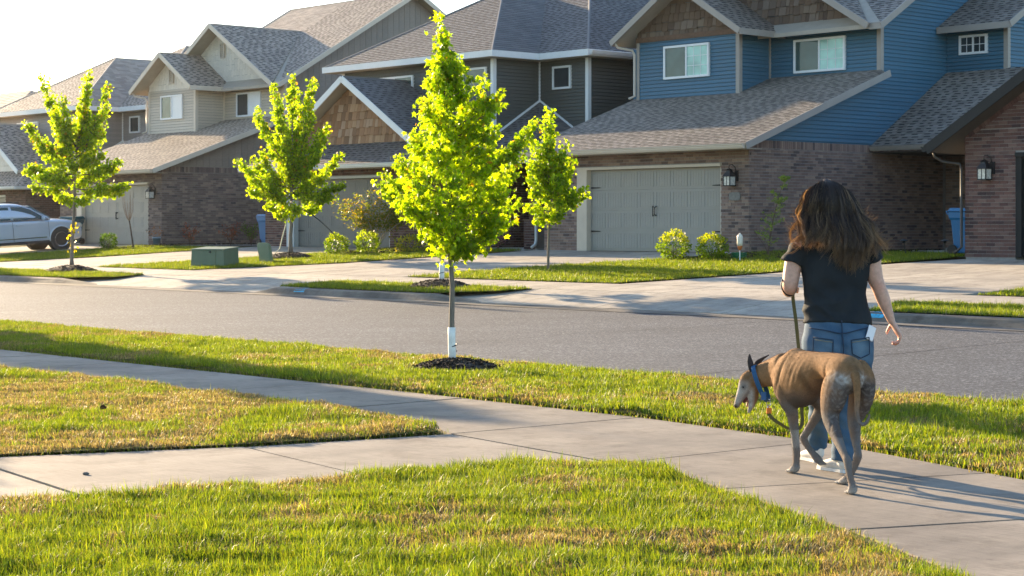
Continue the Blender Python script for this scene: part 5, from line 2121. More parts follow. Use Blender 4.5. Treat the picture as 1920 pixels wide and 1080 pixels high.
def sapling(s, v, seed):
    """thin conifer-like sapling with sparse sprays"""
    r = np.random.default_rng(seed)
    root = empty('sapling', W(s, v, zt(v)), 0, 'thin grey-green sapling leaning against the greyish brick side wall', 'sapling')
    mb = MB()
    tr = bez(np.array([0, 0, -.03]), np.array([.05, 0, .8]), np.array([.38, .05, 1.78]), 12)
    polyline_tubes(mb, tr, .02, .004, 6)
    mb.tube([(0, 0, .12), (-.1, 0, .3), (-.32, .05, .62)], [.012, .008, .003], 5)
    P, D = [], []
    for k in range(42):
        i = r.integers(2, 12)
        p0 = tr[i]
        a = r.uniform(0, 6.28)
        L = .32 * (1 - i / 14) + .07
        p1 = p0 + np.array([math.cos(a) * L, math.sin(a) * L, L * .5])
        tw = bez(p0, (p0 + p1) / 2 + np.array([0, 0, .02]), p1, 5)
        polyline_tubes(mb, tw, .003, .0015, 4)
        m = 26
        j = r.uniform(0, 1, m)
        P.append(p0 + (p1 - p0) * j[:, None] + r.normal(0, .018, (m, 3)))
        D.append(np.tile(p1 - p0, (m, 1)) * 2 + r.normal(0, .3, (m, 3)))
    mb.build('stem', M_TWIG, root)
    P = np.concatenate(P); D = np.concatenate(D)
    c = np.array([(0.11, 0.17, 0.06), (0.14, 0.21, 0.07), (0.18, 0.24, 0.07)])[r.integers(0, 3, len(P))]
    me = leaves_mesh('foliage', P, D, .055 * r.uniform(.6, 1.2, len(P)), 'oval', c, r)
    tag(link('foliage', me, M_SHRUB, root), kind='stuff')


sapling(-28.03, 33.2, 4)


def bare_tree(s, v):
    r = np.random.default_rng(2)
    root = empty('bare_sapling', W(s, v, zt(v)), 0, 'small bare sapling with a leaning dark trunk before the tan garage', 'sapling')
    mb = MB()
    polyline_tubes(mb, bez(np.array([.06, 0, -.03]), np.array([0, 0, .5]), np.array([-.08, 0, .95]), 8), .028, .022, 7)
    mb.build('trunk', M_TWIG, root, True)
    tw = MB()
    for k in range(24):
        a = r.uniform(0, 6.28); w = r.uniform(.05, .26)
        t = np.array([-.10 + math.cos(a) * w, math.sin(a) * w, r.uniform(1.4, 2.05)])
        polyline_tubes(tw, bez(np.array([-.08, 0, .92]), np.array([-.08 + math.cos(a) * w, math.sin(a) * w, 1.2]), t, 6), .006, .0025, 4)
    tw.build('twigs', simple('dry_twig', (0.30, 0.20, 0.13), .9, .2), root)


bare_tree(-55.28, 32.5)


def bed(name, poly, n, seed, label):
    """mulch bed: dark soil with chips"""
    r = random.Random(seed)
    o = sheet(name, poly, M_SOIL, 0.02, kind='structure', cuts=(34.4,))
    xs = [p[0] for p in poly]; ys = [p[1] for p in poly]
    cb = MB()
    k = 0
    while k < n:
        s, v = r.uniform(min(xs), max(xs)), r.uniform(min(ys), max(ys))
        if not pip(np.array([s]), np.array([v]), poly)[0]:
            continue
        k += 1
        L, w, t = r.uniform(.05, .12), r.uniform(.02, .04), .02
        c = W(s, v, zt(v) + .035)
        m = Matrix.Rotation(r.uniform(0, 6.28), 3, 'Z') @ Matrix.Rotation(r.uniform(-.6, .6), 3, 'X')
        vs = [c + m @ Vector((x * L / 2, y * w / 2, zz * t)) for zz in (-1, 1) for y in (-1, 1) for x in (-1, 1)]
        cb.add([tuple(p) for p in vs], [(0, 2, 3, 1), (4, 5, 7, 6), (0, 1, 5, 4), (1, 3, 7, 5), (3, 2, 6, 7), (2, 0, 4, 6)])
    cb.build('bark_chip', M_MULCH, o, kind='stuff')


bed('planting_bed', [(-30.4, 32.2), (-29.0, 31.9), (-27.3, 32.4), (-27.0, 34.0), (-28.6, 41.5), (-29.3, 41.5), (-29.4, 34.2), (-30.0, 33.4)], 350, 1, '')
bed('planting_bed', [(-43.5, 31.6), (-42.2, 31.7), (-40.6, 32.6), (-40.4, 34.2), (-43.2, 34.3)], 250, 2, '')
bed('planting_bed', [(-56.7, 32.0), (-54.8, 32.2), (-54.6, 33.3), (-55.4, 40), (-56.3, 40), (-56.4, 34.5), (-56.6, 33.5)], 250, 3, '')

# ------------------------------------------------------------------ small things about the houses
M_LAMPGLASS = None
t_ = NT('seeded_lamp_glass')
t_.base(t_.ramp(t_.noise(25, 3), [(0.3, (0.42, 0.42, 0.38)), (0.7, (0.72, 0.70, 0.62))]))
t_.rough(0.15)
M_LAMPGLASS = t_.m


def wall_lamp(s, v, z, label):
    """lantern on a bracket, on a street-facing wall"""
    root = empty('wall_lamp', W(s, v, z), ROT, label, 'wall lamp', 'black lanterns beside the garages')
    mb = MB()
    mb.box(.05, .16, -.02, 0, -.06, .20)
    mb.build('back_plate', M_IRON, root)
    mb = MB()
    mb.tube([(.10, -.02, .17), (.10, -.06, .28), (.06, -.12, .34), (0, -.15, .33), (-.02, -.15, .27), (0, -.15, .24)], [.011] * 6, 6)
    mb.tube([(.10, -.02, .02), (.06, -.1, .05), (.04, -.12, .05)], .01, 6)
    mb.build('bracket', M_IRON, root, True)
    mb = MB()
    # roof: two tiers
    for w0, z0, w1, z1 in ((.125, .05, .075, .15), (.06, .15, .05, .20), (.07, .20, .02, .245)):
        a = [(-w0, -.15 - w0, z0), (w0, -.15 - w0, z0), (w0, -.15 + w0, z0), (-w0, -.15 + w0, z0)]
        b = [(-w1, -.15 - w1, z1), (w1, -.15 - w1, z1), (w1, -.15 + w1, z1), (-w1, -.15 + w1, z1)]
        mb.add(a + b, [(3, 2, 1, 0), (4, 5, 6, 7), (0, 1, 5, 4), (1, 2, 6, 5), (2, 3, 7, 6), (3, 0, 4, 7)])
    mb.build('lamp_roof', M_IRON, root)
    mb = MB()
    w = .10
    for x in (-w, w):
        for y in (-w, w):
            mb.box(x - .011, x + .011, -.15 + y - .011, -.15 + y + .011, -.16, .05)
    mb.box(-w - .015, w + .015, -.15 - w - .015, -.15 + w + .015, -.185, -.16)
    mb.box(-.008, .008, -.15 - w - .008, -.15 - w + .004, -.16, .05)
    mb.build('cage', M_IRON, root)
    for (x0, x1, y0, y1) in ((-w + .011, w - .011, -.15 - w - .002, -.15 - w + .002), (-w - .002, -w + .002, -.15 - w + .011, -.15 + w - .011), (w - .002, w + .002, -.15 - w + .011, -.15 + w - .011), (-w + .011, w - .011, -.15 + w - .002, -.15 + w + .002)):
        g = MB()
        g.box(x0, x1, y0, y1, -.158, .048)
        g.build('glass', M_LAMPGLASS, root)
    return root


wall_lamp(-30.13, 34.40, 2.55, 'black lantern on the brick beside the blue house garage door')
wall_lamp(-57.02, 34.40, 2.55, 'black lantern beside the tan house garage door')
wall_lamp(-22.36, 33.60, 2.54, 'black lantern on the red brick house at the right edge')

M_BLUEBIN = simple('blue_bin_plastic', (0.010, 0.135, 0.32), 0.45, 0.08, 4)
M_TEALBIN = simple('teal_bin_plastic', (0.012, 0.09, 0.12), 0.45, 0.08, 4)
M_RUBBER = simple('rubber', (0.015, 0.015, 0.016), 0.7, 0.2)


def wheelie_bin(s, v, rz, mat, label):
    root = empty('wheelie_bin', W(s, v, zt(v)), ROT + rz, label, 'wheelie bin', 'wheelie bins beside the houses')
    mb = MB()
    prof = [(.22, .24, .06), (.25, .28, .55), (.27, .30, .78), (.30, .34, .84), (.30, .34, .97)]
    vs, fs = [], []
    for a, b, z in prof:
        vs += [(-a, -b, z), (a, -b, z), (a, b, z), (-a, b, z)]
    for i in range(len(prof) - 1):
        for k in range(4):
            fs.append((i * 4 + k, i * 4 + (k + 1) % 4, i * 4 + 4 + (k + 1) % 4, i * 4 + 4 + k))
    fs += [(3, 2, 1, 0), (16, 17, 18, 19)]
    mb.add(vs, fs)
    o = mb.build('bin_body', mat, root)
    bv = o.modifiers.new('edge', 'BEVEL'); bv.width = .018; bv.segments = 2
    mb = MB()
    mb.add([(-.33, -.37, .975), (.33, -.37, .975), (.33, .36, .975), (-.33, .36, .975), (-.31, -.34, 1.03), (.31, -.34, 1.03), (.28, .3, 1.055), (-.28, .3, 1.055)],
           [(3, 2, 1, 0), (4, 5, 6, 7), (0, 1, 5, 4), (1, 2, 6, 5), (2, 3, 7, 6), (3, 0, 4, 7)])
    o = mb.build('lid', mat, root)
    bv = o.modifiers.new('edge', 'BEVEL'); bv.width = .012; bv.segments = 2
    mb = MB()
    mb.tube([(-.26, .37, .90), (-.26, .42, .98), (.26, .42, .98), (.26, .37, .90)], .016, 6)
    mb.build('handle', mat, root)
    for x in (-.27, .27):
        w = MB()
        w.tube([(x - .025, .25, .12), (x + .025, .25, .12)], .12, 14)
        w.build('wheel', M_RUBBER, root)
    return root


wheelie_bin(-23.72, 34.9, 1.57, M_BLUEBIN, 'blue wheelie bin tucked behind the red brick corner at right')
wheelie_bin(-50.75, 35.0, 1.57, M_BLUEBIN, 'blue wheelie bin between the tan wall and the charcoal house garage')
wheelie_bin(-62.0, 33.95, .4, M_TEALBIN, 'dark teal wheelie bin behind the silver car')
# ------------------------------------------------------------------ utility boxes on the lawn
M_UTIL = simple('utility_green', (0.115, 0.165, 0.105), 0.55, 0.1, 3, 0.05)
M_UTIL_L = simple('utility_green_sunfaded', (0.20, 0.245, 0.15), 0.6, 0.1, 3, 0.05)


def transformer():
    s, v = -42.3, 27.4
    root = empty('utility_box', W(s, v, zt(v)), D2R(-24), 'low wide green utility cabinet with a hinged lid on the lawn', 'utility box')
    mb = MB()
    mb.add([(-.62, -.45, 0), (.62, -.45, 0), (.62, .45, 0), (-.62, .45, 0), (-.60, -.43, .50), (.60, -.43, .50), (.60, .43, .56), (-.60, .43, .56)],
           [(3, 2, 1, 0), (4, 5, 6, 7), (0, 1, 5, 4), (1, 2, 6, 5), (2, 3, 7, 6), (3, 0, 4, 7)])
    o = mb.build('cabinet', M_UTIL, root)
    bv = o.modifiers.new('edge', 'BEVEL'); bv.width = .02; bv.segments = 2
    mb = MB()
    mb.add([(-.625, -.46, .50), (.625, -.46, .50), (.625, .46, .565), (-.625, .46, .565), (-.61, -.44, .535), (.61, -.44, .535), (.61, .44, .60), (-.61, .44, .60)],
           [(3, 2, 1, 0), (4, 5, 6, 7), (0, 1, 5, 4), (1, 2, 6, 5), (2, 3, 7, 6), (3, 0, 4, 7)])
    o = mb.build('lid', M_UTIL, root)
    mb = MB()
    mb.box(.30, .315, -.458, -.44, .02, .5)
    mb.build('seam_strip', M_UTIL, root)
    mb = MB()
    mb.tube([(.12, -.50, .44), (.12, -.44, .44)], .028, 12)
    mb.build('lock', M_IRON, root)
    mb = MB()
    mb.box(-.72, .72, -.55, .55, -.1, .01)
    mb.build('pad', M_CURB, root)

    root.scale = (.84, .84, .86)


transformer()


def pedestal():
    s, v = -41.84, 28.75
    root = empty('utility_pedestal', W(s, v, zt(v)), D2R(-15), 'small pale green pedestal leaning in the lawn beside the staked maple', 'utility box')
    mb = MB()
    pts = []
    w, h = .165, .54
    for x, z in ((-w, 0), (w, 0), (w, h - .08), (w - .03, h - .02), (w - .08, h), (-w + .08, h), (-w + .03, h - .02), (-w, h - .08)):
        pts.append((x - z * .18, -.11, z))
    mb.prism(pts, (0, .22, 0))
    o = mb.build('housing', M_UTIL_L, root)
    bv = o.modifiers.new('edge', 'BEVEL'); bv.width = .02; bv.segments = 2
    mb = MB()
    mb.prism([(p[0] * .82 - .005, -.118, p[2] * .86 + .03) for p in pts], (0, .01, 0))
    mb.build('cover_plate', M_UTIL_L, root)


pedestal()

# stake strap and hose on the second maple
sr = MB()
sr.tube([tuple(Vector(p)) for p in ((0, 0, 1.13), (-.12, -.1, .85), (-.22, -.15, .45), (-.28, -.2, .16), (-.42, -.25, .02))], [.018, .016, .018, .014, .012], 6)
o = sr.build('tree_strap', simple('pale_strap', (0.45, 0.45, 0.30), .7, .1), None, True)
o.location = b2
tag(o, 'pale green strap slanting from the staked maple down to its mulch', 'strap')
hs = MB()
hs.tube([tuple(p) for p in bez(np.array([-.25, .0, 1.22]), np.array([.1, .05, 1.05]), np.array([.25, .1, 1.26]), 6)] + [tuple(p) for p in bez(np.array([.25, .1, 1.26]), np.array([.6, .15, 1.2]), np.array([1.18, .7, .52]), 10)][1:] + [(1.5, 1.0, .12), (2.0, 1.1, .02), (2.3, .9, .0)], .013, 6)
o = hs.build('garden_hose', M_RUBBER, None, True)
o.location = b2
tag(o, 'thin black hose hung over the staked maple, drooping to a round bush', 'hose')


def bird_feeder():
    s, v = -27.75, 31.9
    root = empty('bird_feeder', W(s, v, zt(v)), 0, 'white bottle-shaped feeder with orange base on a thin white stake', 'bird feeder')
    mb = MB()
    mb.tube([(0, 0, -.1), (0, 0, .27)], .011, 8)
    mb.build('stake', M_FRAME, root)
    mb = MB()
    mb.lathe([(.012, .25), (.035, .27), (.06, .33), (.062, .36)], 14)
    mb.build('base_cup', simple('orange_plastic', (0.55, 0.17, 0.05), .4, .1), root, True)
    mb = MB()
    mb.lathe([(.063, .355), (.066, .42), (.066, .56), (.05, .60), (.02, .62), (.016, .645)], 14)
    mb.build('bottle', simple('milky_plastic', (0.75, 0.68, 0.55), .35, .08), root, True)


bird_feeder()


def path_light(s, v, lean, label):
    root = empty('path_light', W(s, v, zt(v)), 0, label, 'path light', 'small path lights by the porch')
    mb = MB()
    mb.tube([(lean, 0, -.1), (0, 0, .30)], .012, 6)
    mb.build('stem', M_IRON, root)
    mb = MB()
    mb.lathe([(.035, .27), (.035, .31), (.10, .315), (.09, .33), (.02, .36)], 12)
    mb.build('cap', M_IRON, root, True)


path_light(-25.46, 34.9, .06, 'small black path light leaning on the porch lawn')
path_light(-24.56, 35.2, .0, 'small black path light standing near the blue bin at right')


def pot():
    root = empty('plant_pot', W(-56.25, 34.05, zt(34.05)), 0, 'small pale blue pot at the tan house brick corner', 'plant pot')
    mb = MB()
    mb.lathe([(.10, 0), (.14, .24), (.155, .24), (.155, .29), (.135, .29), (.13, .26)], 16)
    mb.build('pot', simple('blue_glaze', (0.16, 0.27, 0.36), .4, .1), root, True)
    r = np.random.default_rng(5)
    P = r.normal(0, 1, (70, 3)) * np.array([.13, .13, .1]) + np.array([0, 0, .5])
    me = leaves_mesh('dry_plant', P, r.normal(0, 1, (70, 3)), .07 * r.uniform(.6, 1.2, 70), 'oval', np.tile((0.16, 0.07, 0.05), (70, 1)), r)
    tag(link('dry_plant', me, M_SHRUB, root), kind='stuff')


pot()
hb = MB()
for k in range(4):
    hb.tube([(.17 * math.cos(a), .17 * math.sin(a), .03 + k * .035 + .01 * math.sin(a * 3 + k)) for a in np.linspace(0, 6.2, 18)], .018, 6)
o = hb.build('hose_coil', simple('green_hose', (0.01, 0.12, 0.04), .4, .1), None, True)
o.location = W(-28.35, 32.55, zt(32.55))
tag(o, 'coiled dark green hose between the round bush and white feeder', 'hose')

# wire across the sky
wm = MB()
p0 = Vector((-40, 150, 1.38 + .0905 * 150)); p1 = Vector((-2, 150, 1.38 + .124 * 150))
wm.tube([tuple(p0.lerp(p1, t) - Vector((0, 0, 1.2 * 4 * t * (1 - t) * .3))) for t in np.linspace(0, 1, 14)], .012, 5)
o = wm.build('power_line', M_IRON, None)
tag(o, 'thin overhead wire crossing the white sky at upper left', 'wire')

# leaf and pebble
lv = MB()
P, F = leaf_shape('simple5')
lv.add([(p[0] * .045, p[1] * .045 - .02, .035 + p[2] * .3 + abs(p[0]) * .07) for p in P], [tuple(f) for f in F])
lv.add([(p[0] * .05 + .02, .01 + p[2] * .05, .03 + p[1] * .035) for p in P], [tuple(f) for f in F])
o = lv.build('dead_leaf', simple('dead_leaf_brown', (0.05, 0.022, 0.012), .8, .3, 30))
o.location = W(*{'p': (-11.99, 6.79)}['p'], .03)
tag(o, 'curled dark brown dead leaf on the straw-coloured lawn', 'leaf')
st = MB()
st.lathe([(.003, 0), (.013, .003), (.016, .009), (.010, .015), (.003, .017)], 9)
st.v = [(x * 1.3 + random.uniform(-.003, .003), y * .8 + random.uniform(-.003, .003), z) for x, y, z in st.v]
o = st.build('pebble', simple('grey_stone', (0.16, 0.14, 0.12), .9, .2, 60), None, True)
o.location = W(-9.27, 5.16, .0)
tag(o, 'small grey pebble on the branching walkway at lower left', 'pebble')


# ------------------------------------------------------------------ silver car on the tan house drive
def silver_car():
    root = empty('parked_car', W(-59.55, 30.25, zt(30.25)), ROT + D2R(90), 'silver SUV parked nose-in before the tan house garage', 'car')
    root.rotation_euler = (0, -math.atan(.0588), ROT + D2R(90))
    t = NT('silver_paint')
    t.base((0.55, 0.60, 0.66)); t.rough(0.32)
    t.b.inputs['Metallic'].default_value = 0.35
    t.b.inputs['Coat Weight'].default_value = 0.6
    t.b.inputs['Coat Roughness'].default_value = 0.06
    paint_ = t.m
    glass = glass_mat('car_glass', (0.02, 0.045, 0.045))
    chrome = simple('chrome', (0.6, 0.62, 0.64), .15, .03, metal=1.0)
    dark = simple('dark_plastic', (0.02, 0.02, 0.022), .6, .1)
    red = simple('tail_lens', (0.3, 0.01, 0.01), .2, .1)

    def skin(stations, prof, name, mat, close=True):
        vs, fs = [], []
        n = None
        for st_ in stations:
            half = prof(*st_)
            full = [(st_[0], y, z) for y, z in half] + [(st_[0], -y, z) for y, z in reversed(half[1:-1])]
            n = len(full)
            vs += full
        m = len(stations)
        for i in range(m - 1):
            for k in range(n):
                fs.append((i * n + k, i * n + (k + 1) % n, (i + 1) * n + (k + 1) % n, (i + 1) * n + k))
        fs.append(tuple(reversed(range(n))))
        fs.append(tuple((m - 1) * n + k for k in range(n)))
        mb = MB()
        mb.add(vs, fs)
        o = mb.build(name, mat, root, True)
        ss = o.modifiers.new('smooth', 'SUBSURF'); ss.levels = 1; ss.render_levels = 2
        return o

    def low(x, w, zb, zm, ztop):
        return [(0, zb), (w * .86, zb), (w * .97, zb + .05), (w, zb + .22), (w * .985, zm - .18), (w * .99, zm - .03), (w * .93, zm + .01), (w * .6, ztop), (0, ztop + .015)]

    skin([(-2.42, .72, .50, .92, 1.0), (-2.38, .82, .42, 1.02, 1.08), (-2.15, .92, .34, 1.08, 1.10), (-1.5, .95, .30, 1.08, 1.10), (-.5, .955, .28, 1.07, 1.09), (.5, .955, .28, 1.06, 1.09), (1.05, .95, .28, 1.05, 1.10),
          (1.5, .95, .29, 1.03, 1.09), (1.95, .94, .30, .98, 1.04), (2.2, .89, .31, .90, .97), (2.36, .80, .36, .78, .86), (2.43, .62, .44, .66, .70)], low, 'body', paint_)

    def roofp(x, wb, wt, z0, z1):
        return [(0, z0), (wb, z0), (wb * .985, z0 + (z1 - z0) * .3), (wt * 1.06, z0 + (z1 - z0) * .82), (wt * .93, z1 - .01), (wt * .5, z1 + .012), (0, z1 + .018)]

    skin([(-2.32, .86, .80, 1.05, 1.10), (-2.18, .86, .74, 1.05, 1.46), (-1.9, .87, .69, 1.05, 1.63), (-1.2, .88, .69, 1.05, 1.68), (-.4, .885, .69, 1.05, 1.695), (.1, .885, .68, 1.05, 1.66), (.45, .885, .70, 1.05, 1.54), (.95, .885, .79, 1.05, 1.24), (1.22, .885, .86, 1.04, 1.09)], roofp, 'cabin', paint_)

    def side(x, z, s, off=.012):      # point on the cabin side
        f = (z - 1.05) / .62
        return (x, s * (.885 - .19 * f + off), z)

    for s in (-1, 1):
        for nm, poly in (('side_window', [(-.28, 1.10), (.92, 1.10), (.78, 1.22), (.40, 1.46), (.10, 1.55), (-.30, 1.57)]), ('side_window', [(-1.36, 1.11), (-.38, 1.10), (-.40, 1.57), (-1.32, 1.56)]), ('side_window', [(-2.0, 1.14), (-1.46, 1.11), (-1.42, 1.55), (-1.85, 1.50)])):
            mb = MB()
            pts = [side(x, z, s, .014) for x, z in poly]
            mb.prism(pts, (0, -s * .02, 0))
            mb.build(nm, glass, root)
        mb = MB()
        tr_ = [side(x, z, s, .02) for x, z in ((-2.0, 1.585), (-1.3, 1.60), (-.3, 1.605), (.12, 1.585), (.42, 1.49), (.82, 1.235), (.99, 1.095))]
        mb.tube(tr_, .012, 6)
        mb.build('window_trim', chrome, root, True)
        mb = MB()
        mb.beam((1.0, s * .918, 1.082), (-2.0, s * .928, 1.088), .012, .02)
        mb.build('window_trim', chrome, root)
        for x0 in (-.36, -1.42, .98):
            mb = MB()
            mb.tube([(x0, s * .951, 1.04), (x0 + .01, s * .962, .8), (x0 + .02, s * .962, .5), (x0 + .03, s * .945, .38)], .006, 4)
            mb.build('door_seam', dark, root)
        for x0 in (-.12, -1.18):
            mb = MB()
            mb.tube([(x0 - .12, s * .955, .93), (x0 - .08, s * .985, .935), (x0 + .08, s * .985, .935), (x0 + .12, s * .955, .93)], .016, 6)
            mb.build('door_handle', paint_, root, True)
        mb = MB()
        mb.beam((.9, s * .958, .475), (-.95, s * .958, .475), .014, .03)
        mb.build('door_trim', chrome, root)
        mb = MB()
        mb.beam((1.0, s * .93, .315), (-.98, s * .93, .315), .06, .10)
        mb.build('sill', dark, root)
        mb = MB()
        mb.lathe([(.01, -.09), (.07, -.08), (.085, 0), (.07, .08), (.01, .09)], 10)
        mb.v = [(.78 + x * .7, s * (1.0) + y * 1.25, 1.13 + z * .85) for x, y, z in mb.v]
        mb.tube([(.82, s * .88, 1.07), (.80, s * .98, 1.10)], .025, 6)
        mb.build('mirror', paint_, root, True)
        mb = MB()
        mb.prism([(2.06, s * .915, .80), (2.32, s * .80, .74), (2.36, s * .77, .82), (2.22, s * .86, .90), (1.95, s * .93, .90)], (0.02, s * .012, 0.005))
        mb.build('headlight', M_LAMPGLASS, root)
        for x in (1.46, -1.42):
            w = empty('wheel', (0, 0, 0)); w.parent = root
            w.location = (x, s * .845, .375)
            mb = MB()
            mb.lathe([(.24, -.115), (.33, -.12), (.365, -.10), (.375, -.05), (.375, .05), (.365, .10), (.33, .12), (.24, .115)], 28)
            mb.v = [(a, c, b) for a, b, c in mb.v]
            mb.build('tyre', M_RUBBER, w, True)
            mb = MB()
            mb.lathe([(.255, -.09), (.262, .10 ), (.245, .112), (.235, .06), (.22, -.02), (.01, -.03)], 28)
            mb.v = [(a, s * c, b) for a, b, c in mb.v]
            rim = mb.build('rim', dark, w, True)
            mb = MB()
            for k in range(6):
                a = k * math.pi / 3 + .3
                for da in (-.13, .13):
                    mb.beam((.05 * math.cos(a), s * .085, .05 * math.sin(a)), (.25 * math.cos(a + da), s * .105, .25 * math.sin(a + da)), .03, .02, up=(0, 1, 0))
            mb.tube([(0, s * .06, 0), (0, s * .10, 0)], .06, 12)
            mb.tube([(.248 * math.cos(a), s * .108, .248 * math.sin(a)) for a in np.linspace(0, 2 * math.pi, 29)], .012, 5)
            mb.build('spokes', chrome, w)
            # arch lining and flare
            mb = MB()
            mb.tube([(x, s * .70, .385), (x, s * .957, .385)], .435, 28)
            mb.build('arch_liner', dark, root)
            mb = MB()
            mb.tube([(x + .445 * math.cos(a), s * .945, .385 + .445 * math.sin(a)) for a in np.linspace(-.12, math.pi + .12, 20)], .03, 6)
            mb.build('arch_flare', paint_, root, True)
    mb = MB()
    ws = [(1.14, -.80, 1.13), (1.14, .80, 1.13), (.42, .62, 1.57), (.42, -.62, 1.57)]
    mb.prism([(p[0] + .03, p[1], p[2] + .02) for p in ws], (-.03, 0, -.03))
    mb.build('windscreen', glass, root)
    mb = MB()
    mb.box(2.40, 2.445, -.45, .45, .60, .74)
    mb.build('grille', dark, root)
    mb = MB()
    for s in (-1, 1):
        mb2 = MB()
        mb2.tube([(-1.9, s * .60, 1.66), (-1.8, s * .62, 1.72), (-.3, s * .62, 1.73), (.05, s * .62, 1.69)], .018, 6)
        mb2.build('roof_rail', dark, root, True)


silver_car()

# ------------------------------------------------------------------ figures: lofted forms fused into one skin


def loft(stations, n=18, ref=(1, 0, 0), caps=True):
    """stations: (point, rx, ry); rx lies along ref. Rounded ends. -> verts, faces"""
    pts = [np.array(s[0], float) for s in stations]
    rx = [s[1] for s in stations]; ry = [s[2] for s in stations]
    # smooth resample
    m = len(pts)
    P, RX, RY = [], [], []
    for i in range(m - 1):
        p0 = pts[max(i - 1, 0)]; p1 = pts[i]; p2 = pts[i + 1]; p3 = pts[min(i + 2, m - 1)]
        a0, a1, a2, a3 = rx[max(i - 1, 0)], rx[i], rx[i + 1], rx[min(i + 2, m - 1)]
        b0, b1, b2_, b3 = ry[max(i - 1, 0)], ry[i], ry[i + 1], ry[min(i + 2, m - 1)]
        for q in range(5):
            t = q / 5
            cr = lambda x0, x1, x2, x3: 0.5 * ((2 * x1) + (-x0 + x2) * t + (2 * x0 - 5 * x1 + 4 * x2 - x3) * t * t + (-x0 + 3 * x1 - 3 * x2 + x3) * t ** 3)
            P.append(cr(p0, p1, p2, p3)); RX.append(max(.002, cr(a0, a1, a2, a3))); RY.append(max(.002, cr(b0, b1, b2_, b3)))
    P.append(pts[-1]); RX.append(rx[-1]); RY.append(ry[-1])
    # rounded caps
    if caps:
        t0 = P[0] - P[1]; t0 /= np.linalg.norm(t0)
        t1 = P[-1] - P[-2]; t1 /= np.linalg.norm(t1)
        r0, r1 = min(RX[0], RY[0]) * .8, min(RX[-1], RY[-1]) * .8
        head = [(P[0] + t0 * r0 * math.sin(a), RX[0] * math.cos(a), RY[0] * math.cos(a)) for a in (1.45, 1.1, .6)]
        tail = [(P[-1] + t1 * r1 * math.sin(a), RX[-1] * math.cos(a), RY[-1] * math.cos(a)) for a in (.6, 1.1, 1.45)]
        P = [h[0] for h in head] + P + [h[0] for h in tail]
        RX = [h[1] for h in head] + RX + [h[1] for h in tail]
        RY = [h[2] for h in head] + RY + [h[2] for h in tail]
    ref = np.array(ref, float)
    V, F = [], []
    k = len(P)
    for i in range(k):
        t = P[min(i + 1, k - 1)] - P[max(i - 1, 0)]
        t /= np.linalg.norm(t) + 1e-9
        a = ref - t * np.dot(ref, t)
        a /= np.linalg.norm(a) + 1e-9
        b = np.cross(t, a)
        for j in range(n):
            an = 2 * math.pi * j / n
            V.append(P[i] + a * RX[i] * math.cos(an) + b * RY[i] * math.sin(an))
    for i in range(k - 1):
        for j in range(n):
            j2 = (j + 1) % n
            F.append((i * n + j, i * n + j2, (i + 1) * n + j2, (i + 1) * n + j))
    F.append(tuple(reversed(range(n))))
    F.append(tuple((k - 1) * n + j for j in range(n)))
    return V, F


def ball(c, r, n=16):
    return loft([((c[0], c[1], c[2] - r[2] * .6), r[0] * .8, r[1] * .8), (c, r[0], r[1]), ((c[0], c[1], c[2] + r[2] * .6), r[0] * .8, r[1] * .8)], n)


def fuse(name, forms, voxel, smooth=6, factor=.5):
    """union of the forms as one continuous surface"""
    mb = MB()
    for V, F in forms:
        mb.add([tuple(p) for p in V], F)
    me = mb.mesh(name)
    o = bpy.data.objects.new(name + '_src', me)
    col.objects.link(o)
    rm = o.modifiers.new('r', 'REMESH'); rm.mode = 'VOXEL'; rm.voxel_size = voxel; rm.use_smooth_shade = True
    sm = o.modifiers.new('s', 'SMOOTH'); sm.iterations = smooth; sm.factor = factor
    dg = bpy.context.evaluated_depsgraph_get()
    ev = o.evaluated_get(dg)
    out = bpy.data.meshes.new_from_object(ev)
    out.name = name
    bpy.data.objects.remove(o, do_unlink=True)
    out.polygons.foreach_set('use_smooth', [True] * len(out.polygons))
    return out


def coords(me):
    a = np.empty(len(me.vertices) * 3, dtype=np.float32)
    me.vertices.foreach_get('co', a)
    return a.reshape(-1, 3)


def normals(me):
    a = np.empty(len(me.vertices) * 3, dtype=np.float32)
    me.vertices.foreach_get('normal', a)
    return a.reshape(-1, 3)


def set_tint(me, c):
    at = me.attributes.new('tint', 'FLOAT_COLOR', 'POINT')
    q = np.ones((len(c), 4), dtype=np.float32)
    q[:, :3] = c
    at.data.foreach_set('color', q.ravel())


def set_co(me, co):
    me.vertices.foreach_set('co', co.astype(np.float32).ravel())
    me.update()


def tint_mat(name, rough, spec=.3, fine=None, sss=0.0, bump=0.0, bscale=200):
    t = NT(name)
    at = t.n('ShaderNodeAttribute', attribute_name='tint')
    c = at.outputs['Color']
    if fine:
        c = t.mix(c, t.ramp(t.noise(fine, 4, .7), [(0.3, (0.82,) * 3), (0.7, (1.15,) * 3)]), 1.0, 'MULTIPLY')
    t.base(c)
    t.rough(rough)
    t.b.inputs['Specular IOR Level'].default_value = spec
    if sss:
        t.b.inputs['Subsurface Weight'].default_value = sss
        t.b.inputs['Subsurface Radius'].default_value = (0.02, 0.008, 0.004)
        t.b.inputs['Subsurface Scale'].default_value = 1.0
    if bump:
        t.bump(t.noise(bscale, 3), bump, 0.002)
    return t.m


